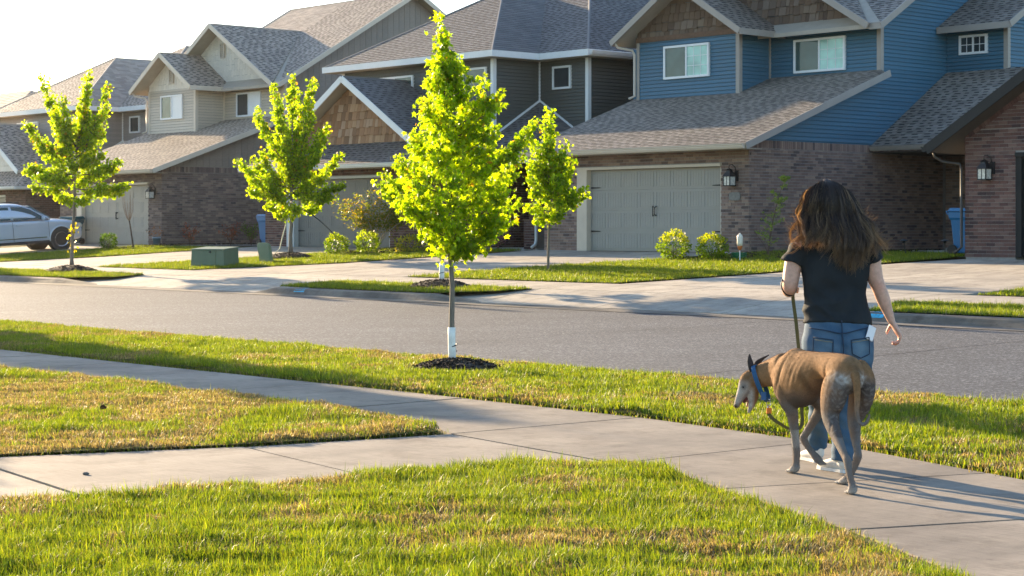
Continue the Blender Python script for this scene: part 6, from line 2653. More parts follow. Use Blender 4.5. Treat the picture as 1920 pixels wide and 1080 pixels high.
# ---------------------------------------------------------------- the woman
def woman():
    org = Vector((1.83, 10.47, 0.0))
    root = empty('person', org, 0, 'person with long brown hair in a charcoal T-shirt and jeans, walking away', 'person')
    skinm = tint_mat('skin', .5, .35, 40, sss=.15)
    # skin -------------------------------------------------
    head_c = np.array((-.045, .11, 1.475))
    F = []
    F.append(loft([((-.02, .075, 1.28), .055, .055), ((-.028, .085, 1.36), .050, .052), ((-.04, .10, 1.43), .052, .06)], 16))
    F.append(loft([((-.04, .14, 1.37), .045, .05), ((-.042, .13, 1.42), .062, .078), ((-.045, .11, 1.49), .073, .093), ((-.045, .10, 1.55), .066, .082), ((-.045, .10, 1.585), .035, .045)], 20))
    F.append(loft([((-.055, .215, 1.475), .010, .012), ((-.06, .232, 1.445), .014, .016), ((-.058, .222, 1.435), .017, .012)], 10))     # nose
    for s in (-1, 1):
        F.append(loft([((-.045 + s * .074, .11, 1.445), .008, .014), ((-.045 + s * .08, .105, 1.475), .009, .02), ((-.045 + s * .078, .10, 1.50), .008, .014)], 10))
    F.append(loft([((0, .0, .62), .17, .12), ((0, .0, .72), .175, .125), ((-.005, .02, .86), .155, .105), ((-.012, .03, .97), .15, .10), ((-.005, .04, 1.12), .16, .105), ((-.005, .05, 1.22), .17, .09), ((-.01, .06, 1.28), .10, .065), ((-.015, .07, 1.32), .055, .055)], 22))
    # arms
    F.append(loft([((-.15, .05, 1.25), .055, .055), ((-.215, .05, 1.235), .056, .056), ((-.245, .05, 1.14), .050, .052), ((-.258, .045, 1.06), .045, .048), ((-.262, .06, 1.035), .040, .043), ((-.255, .12, 1.02), .040, .042), ((-.24, .22, 1.02), .034, .036), ((-.215, .31, 1.03), .025, .028)], 16, ref=(1, .2, .1)))
    F.append(loft([((.13, .05, 1.25), .055, .055), ((.19, .05, 1.24), .056, .056), ((.207, .045, 1.15), .051, .053), ((.222, .04, 1.085), .045, .047), ((.24, .04, 1.04), .041, .043), ((.268, .05, .97), .039, .040), ((.298, .06, .895), .029, .031), ((.316, .065, .848), .022, .027)], 16))
    # right hand hanging, palm towards the thigh
    F.append(loft([((.316, .065, .85), .018, .026), ((.336, .067, .815), .017, .036), ((.352, .067, .783), .016, .041), ((.358, .067, .770), .013, .040)], 14, ref=(1, 0, .4)))
    for k, (dy, L, cu) in enumerate(((.030, 1.0, 0), (.010, 1.08, .004), (-.011, 1.02, .008), (-.030, .84, .012))):
        y = .067 + dy
        F.append(loft([((.352, y, .786), .0100, .0100), ((.366 - cu * .3, y, .762), .0096, .0096), ((.366 - cu, y + .002, .762 - .030 * L), .0090, .0090), ((.351 - cu, y + .004, .762 - .044 * L), .0084, .0084), ((.330 - cu, y + .005, .762 - .043 * L), .0072, .0072)], 8, ref=(0, 1, 0)))
    F.append(loft([((.326, .092, .832), .012, .013), ((.316, .112, .808), .011, .012), ((.306, .118, .786), .0095, .010), ((.301, .115, .772), .0075, .008)], 8))
    # left hand closed on the leash
    F.append(loft([((-.217, .30, 1.03), .024, .027), ((-.205, .345, 1.035), .034, .018), ((-.198, .38, 1.035), .036, .019)], 14))
    for k in range(4):
        x = -.225 + k * .019
        F.append(loft([((x, .375, 1.045), .0098, .0098), ((x + .001, .405, 1.035), .0094, .0094), ((x + .002, .41, 1.008), .0088, .0088), ((x + .002, .385, .998), .0082, .0082), ((x + .002, .366, 1.004), .0072, .0072)], 8))
    F.append(loft([((-.185, .33, 1.03), .012, .012), ((-.168, .36, 1.02), .011, .011), ((-.178, .388, 1.01), .0095, .0095)], 8))
    # legs inside the jeans
    F.append(loft([((.09, 0, .70), .09, .10), ((.07, .02, .54), .075, .08), ((.05, .035, .38), .05, .055), ((.035, .01, .26), .048, .055), ((.028, 0, .10), .034, .038), ((.02, .01, .05), .034, .04)], 14))
    F.append(loft([((-.085, .02, .70), .09, .10), ((-.075, .11, .55), .075, .08), ((-.06, .21, .40), .05, .055), ((-.05, .32, .27), .048, .055), ((-.042, .44, .12), .034, .038), ((-.04, .45, .06), .034, .04)], 14))
    me = fuse('body', F, .0062, 3)
    co = coords(me)
    c = np.tile((0.60, 0.36, 0.27), (len(co), 1))
    n_ = np.sin(co[:, 0] * 60) * np.sin(co[:, 2] * 55) * .03
    c = c * (1 + n_[:, None])
    # fingers, elbows and knuckles run redder
    redder = np.clip((.80 - co[:, 2]) / .06, 0, 1) * (co[:, 0] > .28)
    elbow = np.exp(-((co[:, 0] - .235) ** 2 + (co[:, 2] - 1.045) ** 2) / .0012) + np.exp(-((co[:, 0] + .262) ** 2 + (co[:, 2] - 1.03) ** 2 + (co[:, 1] - .05) ** 2) / .002)
    k = np.clip(redder * .6 + elbow * .5, 0, 1)[:, None]
    c = c * (1 - k) + np.array((0.58, 0.27, 0.20)) * k
    lips = np.exp(-(((co - np.array((-.058, .205, 1.405))) ** 2) / np.array((.0004, .0006, .00006))).sum(1))[:, None]
    c = c * (1 - lips) + np.array((0.42, 0.14, 0.12)) * lips
    set_tint(me, c)
    link('body', me, skinm, root)
    for s in (-1, 1):
        e = MB()
        e.lathe([(.001, -.011), (.008, -.008), (.011, 0), (.008, .008), (.001, .011)], 12, (-.05 + s * .031, .192, 1.478))
        e.build('eye', simple('eye_white', (.7, .7, .68), .2, .02), root, True)
    # T-shirt ------------------------------------------------
    S = [loft([((0, .0, .83), .197, .142), ((0, .005, .87), .192, .138), ((-.01, .02, .95), .180, .124), ((-.01, .03, 1.02), .178, .122), ((-.004, .035, 1.10), .187, .128), ((-.003, .045, 1.18), .200, .123), ((-.003, .05, 1.235), .200, .105), ((-.008, .058, 1.275), .15, .088), ((-.014, .068, 1.315), .085, .075)], 28, caps=False),
         loft([((-.12, .05, 1.25), .065, .07), ((-.19, .05, 1.245), .068, .072), ((-.228, .05, 1.205), .066, .072), ((-.243, .05, 1.172), .070, .074)], 20, caps=False, ref=(1, 0, .4)),
         loft([((.11, .05, 1.25), .065, .07), ((.17, .05, 1.248), .066, .072), ((.202, .05, 1.212), .064, .070), ((.214, .05, 1.182), .066, .072)], 20, caps=False, ref=(1, 0, -.4))]
    me = fuse('t_shirt', S, .0085, 5)
    co = coords(me); no = normals(me)
    x, y, z = co[:, 0], co[:, 1], co[:, 2]
    low_ = np.clip((1.12 - z) / .25, 0, 1)
    w = (1 - 2 * np.abs(np.sin((z * 1.0 + x * .55) * 28 + 1.6 * np.sin(x * 14 + z * 9)))) * .010 * low_ * (0.5 + .5 * np.sin(x * 11 + 1.5)) \
        + (1 - 2 * np.abs(np.sin((z - x * .75) * 22 + 1.1 * np.sin(x * 15 + 1)))) * .010 * low_ * np.clip((.12 - x) * 8, 0, 1) \
        + np.sin((x * 1.2 + z * .5) * 40 + np.sin(z * 30)) * .006 * np.clip((z - 1.0) / .15, 0, 1)
    w = w * np.clip((z - .835) / .07, 0.05, 1)
    co = co + no * w[:, None]
    set_co(me, co)
    t = NT('charcoal_jersey')
    nz = t.noise(260, 3, .7)
    t.base(t.ramp(t.noise(7, 4), [(0.3, (0.016, 0.019, 0.022)), (0.7, (0.026, 0.030, 0.033))]))
    t.rough(.85)
    t.b.inputs['Specular IOR Level'].default_value = .15
    t.bump(nz, .25, .002)
    sh = link('t_shirt', me, t.m, root)
    # jeans --------------------------------------------------
    J = [loft([((.0, .0, .862), .176, .126), ((.0, -.005, .80), .190, .138), ((.0, -.012, .73), .203, .150), ((.0, -.008, .665), .200, .146), ((.0, .0, .62), .18, .125)], 28, caps=False),
         loft([((.10, -.03, .70), .095, .105), ((.098, -.005, .62), .100, .112), ((.075, .018, .52), .084, .092), ((.052, .03, .39), .066, .072), ((.038, .012, .26), .064, .072), ((.030, .0, .14), .062, .074), ((.026, -.002, .065), .064, .078)], 22, caps=False),
         loft([((-.10, -.025, .70), .095, .105), ((-.095, .03, .62), .100, .11), ((-.078, .11, .53), .084, .09), ((-.062, .21, .40), .066, .07), ((-.052, .31, .28), .062, .068), ((-.045, .41, .17), .060, .07), ((-.042, .45, .10), .062, .074)], 22, caps=False)]
    me = fuse('jeans', J, .0085, 4)
    co = coords(me); no = normals(me)
    x, y, z = co[:, 0], co[:, 1], co[:, 2]
    w = np.sin(z * 85 + x * 30 + 2 * np.sin(x * 25)) * .003 * np.clip((.66 - z) / .1, .1, 1) + np.sin((x + z) * 60) * .0014
    # cleft behind
    w -= .012 * np.exp(-((x - .01) / .018) ** 2) * (y < 0) * np.clip((.80 - z) / .1, 0, 1) * (z > .58)
    set_co(me, co + no * w[:, None])
    c = np.tile((0.045, 0.095, 0.16), (len(co), 1))
    fade = np.exp(-(((np.abs(x) - .10) / .07) ** 2 + ((z - .68) / .09) ** 2)) * (y < .03)
    fade2 = np.exp(-(((z - .30) / .15) ** 2)) * .35 + .3 * np.exp(-((z - .855) / .02) ** 2)
    k = np.clip(fade * .6 + fade2 * .5 + .12 * np.sin(x * 40 + z * 70) * np.sin(z * 33), 0, 1)[:, None]
    c = c * (1 - k) + np.array((0.17, 0.26, 0.33)) * k
    set_tint(me, c)
    jm = tint_mat('denim', .8, .2, 300, bump=.3, bscale=500)
    jn = link('jeans', me, jm, root)
    # waistband, pockets, stitching
    seamm = simple('denim_seam', (0.018, 0.035, 0.065), .85, .2, 60)

    def back_y(xx, zz):
        d = (co[:, 0] - xx) ** 2 + (co[:, 2] - zz) ** 2
        sel = np.where((d < .0006) & (co[:, 1] < .05))[0]
        if len(sel) == 0:
            return -.12
        return float(co[sel, 1].min())

    def on_back(pts, r, name, mat, parent, n=5):
        mb = MB()
        q = []
        for (a, b) in zip(pts[:-1], pts[1:]):
            for k in range(5):
                tt = k / 5
                xx, zz = a[0] + (b[0] - a[0]) * tt, a[1] + (b[1] - a[1]) * tt
                q.append((xx, back_y(xx, zz) - .002, zz))
        q.append((pts[-1][0], back_y(*pts[-1]) - .002, pts[-1][1]))
        mb.tube(q, r, n)
        return mb.build(name, mat, parent, True)

    on_back([(-.172, .815), (-.1, .806), (-.02, .79), (.02, .79), (.1, .808), (.168, .82)], .0035, 'waist_seam', seamm, jn)
    on_back([(.0, .86), (.0, .79), (.006, .70), (.004, .62)], .0035, 'centre_seam', seamm, jn)
    for s in (-1, 1):
        o = on_back([(s * .155, .765), (s * .05, .752), (s * .055, .675), (s * .105, .650), (s * .158, .672), (s * .155, .765)], .0032, 'back_pocket', seamm, jn)
        on_back([(s * .150, .752), (s * .054, .740)], .002, 'pocket_stitch', simple('pale_stitch', (.25, .22, .15), .8), jn)
    # shoes --------------------------------------------------
    wh = simple('white_canvas', (0.66, 0.63, 0.58), .7, .06, 20, .1)
    sole = simple('white_rubber', (0.72, 0.70, 0.66), .6, .05, 10)
    for (hx, hy, tx, ty, z0) in ((.035, -.035, -.075, .145, 0.0), (-.038, .41, -.105, .60, 0.0)):
        hv, tv = np.array((hx, hy, 0)), np.array((tx, ty, 0))
        d = tv - hv
        sd = np.array((-d[1], d[0], 0)) / np.linalg.norm(d)
        f = [loft([(hv + (0, 0, .046), .030, .034), (hv + d * .25 + (0, 0, .050), .031, .038), (hv + d * .5 + (0, 0, .042), .036, .030), (hv + d * .8 + (0, 0, .032), .037, .022), (hv + d * .98 + (0, 0, .027), .025, .014)], 16, ref=sd),
             loft([(hv + d * .02 + (0, 0, .05), .036, .036), (hv + d * .06 + (0, 0, .10), .037, .043)], 14, ref=sd)]
        m2 = fuse('shoe', f, .006, 3)
        shoe = link('shoe', m2, wh, root)
        mb = MB()
        prof = []
        for tt, ww in ((-.11, .012), (-.08, .024), (.02, .031), (.3, .030), (.5, .034), (.75, .040), (.95, .033), (1.05, .014)):
            prof.append((tt, ww))
        lo = [hv + d * tt + sd * ww for tt, ww in prof] + [hv + d * tt - sd * ww for tt, ww in reversed(prof)]
        mb.prism([tuple(p + (0, 0, .002)) for p in lo], (0, 0, .017))
        mb.build('sole', sole, shoe)
    # hair ---------------------------------------------------
    r = np.random.default_rng(42)
    lev = np.array([1.648, 1.628, 1.60, 1.575, 1.53, 1.485, 1.395, 1.335, 1.29, 1.20, 1.12])
    lx = np.array([-.095, -.125, -.150, -.166, -.183, -.192, -.203, -.210, -.235, -.23, -.22])
    rx_ = np.array([.01, .045, .075, .095, .122, .145, .186, .212, .240, .235, .22])
    HV, HF, HC = [], [], []
    nv = 0

    def strand(pts, wid, c):
        nonlocal nv
        k = len(pts)
        t = np.gradient(pts, axis=0)
        t /= np.linalg.norm(t, axis=1, keepdims=True) + 1e-9
        ref = np.array((.3, 1, .1))
        a = np.cross(t, ref); a /= np.linalg.norm(a, axis=1, keepdims=True) + 1e-9
        b = np.cross(t, a)
        taper = np.interp(np.linspace(0, 1, k), [0, .1, .75, 1], [.7, 1, .8, .15])[:, None] * wid
        rings = [pts + (a * math.cos(an) + b * math.sin(an)) * taper for an in (0, 2.094, 4.189)]
        HV.append(np.stack(rings, 1).reshape(-1, 3))
        i = np.arange(k - 1)[:, None] * 3 + nv
        for q in range(3):
            q2 = (q + 1) % 3
            HF.append(np.concatenate([i + q, i + q2, i + 3 + q2, i + 3 + q], 1))
        HC.append(c if getattr(c, 'ndim', 1) == 2 else np.tile(c, (k * 3, 1)))
        nv += k * 3

    def end_z(u):
        return np.interp(u, [0, .06, .14, .24, .30, .36, .45, .58, .70, .80, .90, 1.0], [1.305, 1.285, 1.275, 1.30, 1.285, 1.235, 1.175, 1.145, 1.155, 1.20, 1.235, 1.28])

    def hair_pt(u, z, layer):
        l = np.interp(-z, -lev, lx); g = np.interp(-z, -lev, rx_)
        xx = l + (g - l) * u
        # depth: over the skull above, on the back below
        dz = (z - 1.485) / .16
        zz = np.clip(dz, -1, 1)
        half = (g - l) / 2 + 1e-4
        e = np.clip((xx - (l + g) / 2) / half, -1, 1)
        bulge = np.sqrt(np.clip(1 - e * e, 0, 1))
        yb_head = .105 - (.118 * np.sqrt(np.clip(1 - np.clip(dz, 0, 1) ** 2, 0.0, 1))) * bulge
        yb_back = -.080 - .035 * bulge
        f = np.clip((1.45 - z) / .16, 0, 1)
        yy = yb_head * (1 - f) + yb_back * f
        if layer > 0:           # locks at the sides and front of the head
            yy = yy * (1 - layer) + (.11 + .07 * bulge) * layer
        return np.array((xx, yy, z))

    NL = 190
    for q in range(NL):
        u = (q + r.uniform(.1, .9)) / NL
        u = .5 + (u - .5) * 1.0
        layer = 0 if r.random() < .8 else r.uniform(.2, 1.0)
        inner = r.uniform(0, .03)
        zend = float(end_z(u)) + r.normal(0, .014)
        if layer > 0:
            zend = max(zend, 1.27) + r.uniform(0, .05)
        if r.random() < .22:        # shorter layers
            zend += r.uniform(.02, .14)
        flip = r.normal(0, .012)
        ph, am = r.uniform(0, 6.28), r.uniform(.004, .011)
        ztop = 1.646 - .075 * (abs(u - .47) * 2) ** 2.5 - r.uniform(0, .015)
        K = 18
        zs = ztop + (zend - ztop) * np.linspace(0, 1, K) ** 1.0
        wav = np.sin(np.linspace(0, 1, K) * r.uniform(7, 12) + ph) * am * np.linspace(0, 1, K) ** .8 * 2.8
        drift = r.normal(0, .018) * np.linspace(0, 1, K) ** 2
        guide = np.array([hair_pt(np.clip(u + 0, 0, 1), z, layer) for z in zs])
        guide[:, 0] += wav + drift
        guide[:, 1] += np.cos(np.linspace(0, 1, K) * 9 + ph) * am * .8 + inner
        # blown sideways at the right edge
        if u > .72:
            guide[:, 0] += (u - .72) * .09 * np.linspace(0, 1, K) ** 3
            guide[:, 1] += -.02 * np.linspace(0, 1, K) ** 2
        guide[-4:, 0] += flip * np.linspace(0, 1, 4) * 2
        lockc = np.array((0.062, 0.039, 0.025)) * r.uniform(.5, 1.7)
        if r.random() < .36 + .3 * (u < .2) + .3 * (u > .8):
            lockc = np.array((0.185, 0.118, 0.065)) * r.uniform(.6, 1.3)  # lighter locks, more at both edges, paint the sunlit rim into the hair
        ns = r.integers(14, 22)
        for k in range(ns):
            o1 = r.normal(0, 1, 3) * np.array([.0075, .006, .004])
            o2 = r.normal(0, 1, 3) * np.array([.004, .004, .014])
            tt = np.linspace(0, 1, K)[:, None]
            spread = o1 * (1 - tt * .6) * np.minimum(1, tt * 4 + .5) + o2 * tt ** 2
            pts = guide + spread
            pts[:, 0] += np.sin(np.linspace(0, 1, K) * r.uniform(5, 14) + r.uniform(0, 6.28)) * .0022
            tipc = np.linspace(0, 1, K)[:, None] ** 2.2 * np.array((.075, .043, .020))      # lighter towards the ends
            strand(pts, r.uniform(.0009, .0016), np.repeat(lockc[None, :] * r.uniform(.75, 1.3) + tipc, 3, axis=0))
    # stray wisps caught by the wind
    for k in range(150):
        u = r.choice([r.uniform(0, .1), r.uniform(.86, 1), r.uniform(.86, 1)])
        z0 = r.uniform(1.28, 1.5)
        p0 = hair_pt(u, z0, r.uniform(0, .6))
        dirx = -1 if u < .5 else 1
        L = r.uniform(.05, .15)
        p2 = p0 + np.array((dirx * L * r.uniform(.5, 1), r.normal(0, .03), -L * r.uniform(-.35, .8)))
        p1 = p0 + np.array((dirx * L * .3, 0, -L * .6))
        strand(bez(p0, p1, p2, 9), .0009, np.array((.20, .125, .065)) * r.uniform(.6, 1.3))  # wisps coloured lighter, as painted sun highlights
    # finer veil over the crown
    for k in range(420):
        u = r.uniform(.02, .98)
        K = 14
        zt0 = 1.652 - .075 * (abs(u - .47) * 2) ** 2.5
        zs = zt0 + (r.uniform(1.3, 1.45) - zt0) * np.linspace(0, 1, K)
        g = np.array([hair_pt(u, z, 0) for z in zs])
        g[:, 1] -= .006
        g[:, 0] += np.sin(np.linspace(0, 1, K) * 6 + r.uniform(0, 6)) * .006
        strand(g, .0009, np.array((.035, .020, .012)) * r.uniform(.7, 1.4))
    V = np.concatenate(HV); Fq = np.concatenate(HF); C = np.concatenate(HC)
    me = np_mesh('hair', V, Fq, C, smooth=True)
    t = NT('brown_hair')
    at = t.n('ShaderNodeAttribute', attribute_name='tint')
    t.base(at.outputs['Color'])
    t.rough(.38)
    t.b.inputs['Specular IOR Level'].default_value = .55
    tr = t.n('ShaderNodeBsdfTranslucent')
    t.l(t.mix(at.outputs['Color'], (5.0, 5.8, 5.4), 1.0, 'MULTIPLY'), tr.inputs['Color'])
    mx = t.n('ShaderNodeMixShader'); mx.inputs[0].default_value = .30
    t.l(t.b.outputs[0], mx.inputs[1]); t.l(tr.outputs[0], mx.inputs[2]); t.l(mx.outputs[0], t.out.inputs['Surface'])
    hair = link('hair', me, t.m, root)
    cap = fuse('hair_cap', [loft([((-.045, .10, 1.44), .078, .088), ((-.045, .095, 1.50), .084, .102), ((-.045, .09, 1.57), .076, .092), ((-.045, .09, 1.605), .045, .055)], 20)], .008, 3)
    link('hair_base', cap, simple('hair_root', (0.018, 0.011, 0.008), .6, .2, 60), hair)
    return root, jn, back_y


person, jeans_o, back_y = woman()


def phone():
    root = empty('phone', (1.83 + .168, 10.47 + back_y(.150, .80) + .014, .795), D2R(20), 'white phone poking out of the right back jeans pocket', 'phone')
    root.rotation_euler = (D2R(-4), D2R(24), D2R(30))
    mb = MB()
    mb.box(-.027, .027, -.009, -.001, -.05, .032)
    o = mb.build('case', simple('white_phone_case', (0.75, 0.74, 0.76), .3, .03), root)
    bv = o.modifiers.new('edge', 'BEVEL'); bv.width = .004; bv.segments = 3


phone()


# ---------------------------------------------------------------- the dog
def dog():
    org = Vector((1.68, 10.15, 0.0))
    root = empty('dog', org, 0, 'lean fawn dog with grey legs and white face, blue collar, walking with its mouth open', 'dog')
    R = (.914, .407, 0)
    Fd = (-.407, .914, 0)
    F = []
    # trunk
    F.append(loft([((.118, -.365, .575), .055, .072), ((.10, -.31, .59), .086, .105), ((.07, -.21, .612), .084, .092), ((.02, -.09, .622), .072, .080), ((-.03, .02, .585), .094, .120), ((-.07, .11, .550), .104, .157), ((-.11, .19, .542), .102, .163), ((-.145, .255, .55), .090, .135), ((-.175, .305, .57), .065, .095)], 24, ref=R))
    # neck and head
    F.append(loft([((-.155, .27, .575), .074, .100), ((-.20, .345, .56), .060, .084), ((-.25, .41, .54), .052, .070), ((-.295, .452, .515), .047, .060)], 18, ref=R))
    F.append(loft([((-.295, .458, .535), .040, .042), ((-.328, .465, .505), .046, .052), ((-.345, .468, .462), .043, .048), ((-.370, .47, .420), .030, .032), ((-.388, .47, .385), .023, .022), ((-.401, .47, .357), .018, .016)], 16, ref=(0, 1, 0)))
    F.append(loft([((-.318, .465, .465), .040, .048), ((-.308, .466, .415), .034, .036), ((-.311, .468, .375), .024, .022), ((-.322, .47, .343), .017, .013), ((-.331, .47, .322), .012, .009)], 12, ref=(0, 1, 0)))
    # left front leg (standing)
    F.append(loft([((-.160, .200, .60), .038, .070), ((-.178, .195, .50), .046, .070), ((-.150, .185, .41), .042, .056), ((-.128, .185, .355), .034, .042), ((-.112, .205, .27), .025, .030), ((-.098, .225, .16), .021, .024), ((-.093, .232, .115), .021, .024), ((-.095, .238, .06), .018, .022)], 14, ref=R))
    F.append(loft([((-.095, .235, .045), .024, .024), ((-.103, .258, .024), .030, .022), ((-.112, .280, .016), .024, .014)], 12, ref=R))
    # right front leg (lifted, wrist bent)
    F.append(loft([((-.06, .27, .56), .038, .065), ((-.03, .285, .47), .042, .062), ((.035, .30, .395), .036, .046), ((.052, .315, .355), .031, .037), ((.020, .355, .28), .024, .027), ((-.018, .395, .205), .021, .022), ((-.028, .402, .180), .022, .022), ((-.006, .385, .135), .018, .018), ((.024, .362, .095), .018, .020)], 14, ref=R))
    F.append(loft([((.022, .362, .095), .020, .020), ((.045, .345, .068), .026, .021), ((.060, .333, .050), .020, .013)], 12, ref=R))
    # left hind leg (pushing off, stretched back)
    F.append(loft([((.075, -.27, .64), .045, .070), ((.045, -.30, .57), .056, .098), ((.020, -.30, .48), .052, .096), ((.008, -.285, .40), .042, .070), ((.012, -.32, .335), .034, .052), ((.026, -.41, .265), .024, .034), ((.043, -.505, .195), .017, .024), ((.052, -.535, .170), .020, .026), ((.060, -.555, .10), .017, .020), ((.070, -.58, .045), .018, .021)], 14, ref=R))
    F.append(loft([((.070, -.585, .045), .022, .022), ((.071, -.575, .025), .027, .022), ((.066, -.552, .015), .025, .014)], 12, ref=R))
    # right hind leg (under the body)
    F.append(loft([((.165, -.23, .63), .045, .065), ((.185, -.25, .56), .052, .092), ((.180, -.22, .47), .050, .092), ((.165, -.18, .385), .040, .066), ((.155, -.18, .325), .032, .048), ((.152, -.235, .245), .023, .032), ((.152, -.288, .185), .018, .024), ((.150, -.295, .16), .020, .025), ((.130, -.262, .09), .017, .020), ((.110, -.235, .045), .018, .021)], 14, ref=R))
    F.append(loft([((.108, -.230, .04), .023, .022), ((.096, -.205, .024), .028, .021), ((.083, -.180, .014), .024, .013)], 12, ref=R))
    # tail
    F.append(loft([((.112, -.375, .635), .026, .026), ((.118, -.425, .585), .022, .022), ((.118, -.455, .50), .018, .018), ((.115, -.465, .42), .014, .014), ((.122, -.47, .372), .012, .012), ((.140, -.475, .352), .011, .011), ((.163, -.478, .365), .010, .010), ((.178, -.48, .405), .007, .007)], 10, ref=R))
    # toes
    for (cx, cy, cz, dx, dy) in ((-.112, .280, .014, -.012, .022), (.060, .333, .048, .010, -.012), (.066, -.55, .014, -.010, .022), (.083, -.178, .013, -.014, .024)):
        for k in (-1.5, -.5, .5, 1.5):
            bx, by = cx + R[0] * k * .012, cy + R[1] * k * .012
            F.append(loft([((bx, by, cz), .0085, .010), ((bx + dx, by + dy, cz - .003), .0075, .009)], 8, ref=R))
    me = fuse('body', F, .0068, 4)
    co = coords(me); no = normals(me)
    x, y, z = co[:, 0], co[:, 1], co[:, 2]
    f_ = x * Fd[0] + y * Fd[1]          # along the body
    l_ = x * R[0] + y * R[1]            # to its right
    # ribs, shoulder blade, muscle lines
    rib = (np.sin(f_ * 150 + (z - .55) * 60) * .0011 + np.sin(f_ * 63 + z * 40) * .0012) * np.exp(-((f_ - .07) / .11) ** 2) * np.exp(-((z - .56) / .08) ** 2)
    crease = -.006 * np.exp(-((f_ - .225 + (z - .55) * .35) / .014) ** 2) * np.exp(-((z - .57) / .10) ** 2)
    thigh = -.007 * np.exp(-((f_ + .185 + (z - .55) * .2) / .014) ** 2) * np.exp(-((z - .55) / .09) ** 2)
    hock = -.003 * np.exp(-((f_ + .33) / .01) ** 2) * (z < .5) * (z > .3)
    co = co + no * (rib + crease + thigh + hock)[:, None]
    set_co(me, co)
    fawn = np.array((0.31, 0.170, 0.080)); pale = np.array((0.40, 0.26, 0.15)); grey = np.array((0.205, 0.182, 0.168)); dk = np.array((0.085, 0.07, 0.065)); white = np.array((0.60, 0.56, 0.51))
    nz = (np.sin(x * 37 + 2 * np.sin(z * 23)) + np.sin(z * 41 + 2 * np.sin(y * 29)) + np.sin(y * 53 + x * 31)) / 3
    fn = (np.sin(x * 170 + 3 * np.sin(z * 90)) + np.sin(z * 190 + 3 * np.sin(y * 110))) / 2
    c = np.tile(fawn, (len(co), 1)) * (1 + .12 * nz + .10 * fn)[:, None]
    bri = np.clip(np.sin(f_ * 34 + 2.5 * np.sin(z * 17) + 1.5 * np.sin(x * 45)) * .6 + nz * .8, 0, 1)
    c = c * (1 - (.42 * bri * (f_ < .35))[:, None])

    def blend(c, colr, k):
        k = np.clip(k, 0, 1)[:, None]
        return c * (1 - k) + colr * k

    sm = lambda a, lo, hi: np.clip((a - lo) / (hi - lo), 0, 1)
    c = blend(c, pale, sm(z, .66, .71) * .5 * (f_ < .2))
    legs = sm(-z, -.50, -.36) * (f_ > -.75)
    c = blend(c, grey, legs * (.9 + .3 * nz) * ~((f_ > .42)))
    # underside of chest and belly
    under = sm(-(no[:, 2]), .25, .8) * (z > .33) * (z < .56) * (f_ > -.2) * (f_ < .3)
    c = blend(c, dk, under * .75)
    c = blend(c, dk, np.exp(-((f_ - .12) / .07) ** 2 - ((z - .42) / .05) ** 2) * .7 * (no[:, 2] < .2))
    # rear of the thighs: dark mottled, white patches beside the tail
    back = sm(-f_, .235, .335) * (z > .28)
    tail = (np.abs(x - .118) < .03) & (y < -.41) & (z < .62)
    tail |= (y < -.448) & (z > .33) & (z < .55) & (x > .085)
    lower_b = back * sm(-z, -.60, -.54) * ~tail
    c = blend(c, dk * 1.4, lower_b * (.9 + .4 * nz))
    wp = back * np.exp(-((z - .575 - .02 * nz) / .026) ** 2) * (np.exp(-((l_ - .0) / .035) ** 2) + np.exp(-((l_ + .10) / .035) ** 2)) * ~tail * (.75 + .5 * fn)
    c = blend(c, white, wp * 1.0)
    c = blend(c, white * .8, lower_b * np.clip(fn * nz * 2, 0, .25))
    # paws
    c = blend(c, white, sm(-z, -.055, -.02) * .75)
    c = blend(c, white * .8, (np.abs(z - .2) < .05) * (f_ > .1) * np.clip(nz, 0, 1) * .8)
    # face: grey-white, fawn crown, dark nose
    face = (f_ > .50) & (x < -.30)
    hd = np.maximum(sm(-x, .315, .345), sm(-x, .295, .315) * sm(-z, -.48, -.44)) * (f_ > .50)
    c = blend(c, white, hd * (.85 + .2 * nz))
    c = blend(c, fawn * .85, (f_ > .50) * (x < -.28) * sm(z, .475, .515))
    c = blend(c, dk, np.exp(-((x + .364) ** 2 + (z - .470) ** 2) / .0003) * .8)
    c = blend(c, grey * 1.3, (f_ > .5) * (x < -.30) * np.clip(nz + fn * .5, 0, 1) * .7)
    c = blend(c, np.array((0.02, 0.017, 0.017)), np.exp(-((x + .405) ** 2 + (z - .355) ** 2) / .00022))
    c = blend(c, np.array((0.10, 0.03, 0.03)), (x < -.325) * (f_ > .5) * np.exp(-((z - .44 - (x + .335) * 1.6) / .02) ** 2) * (z < .45) * .5)
    c = c * np.array((.82, .83, .84))
    set_tint(me, np.clip(c, 0.01, 1))
    fur = tint_mat('short_coat', .8, .1, 170, bump=.35, bscale=350)
    link('body', me, fur, root)
    # short hairs lying along the coat
    r = np.random.default_rng(3)
    me.calc_loop_triangles()
    T = np.array([t.vertices[:] for t in me.loop_triangles])
    A = np.linalg.norm(np.cross(co[T[:, 1]] - co[T[:, 0]], co[T[:, 2]] - co[T[:, 0]]), axis=1)
    N = 42000
    k = r.choice(len(T), N, p=A / A.sum())
    u_, w_ = r.random(N), r.random(N)
    fl = u_ + w_ > 1
    u_[fl], w_[fl] = 1 - u_[fl], 1 - w_[fl]
    P = co[T[k, 0]] * (1 - u_ - w_)[:, None] + co[T[k, 1]] * u_[:, None] + co[T[k, 2]] * w_[:, None]
    Nn = no[T[k, 0]]
    flow = np.tile(np.array((.30, -.70, -.55)), (N, 1)) + r.normal(0, .28, (N, 3))
    flow -= Nn * (flow * Nn).sum(1)[:, None]
    flow /= np.linalg.norm(flow, axis=1, keepdims=True) + 1e-9
    Lh = r.uniform(.006, .013, N)[:, None]
    sd_ = np.cross(Nn, flow) * .0008
    tipp = P + flow * Lh + Nn * Lh * .28
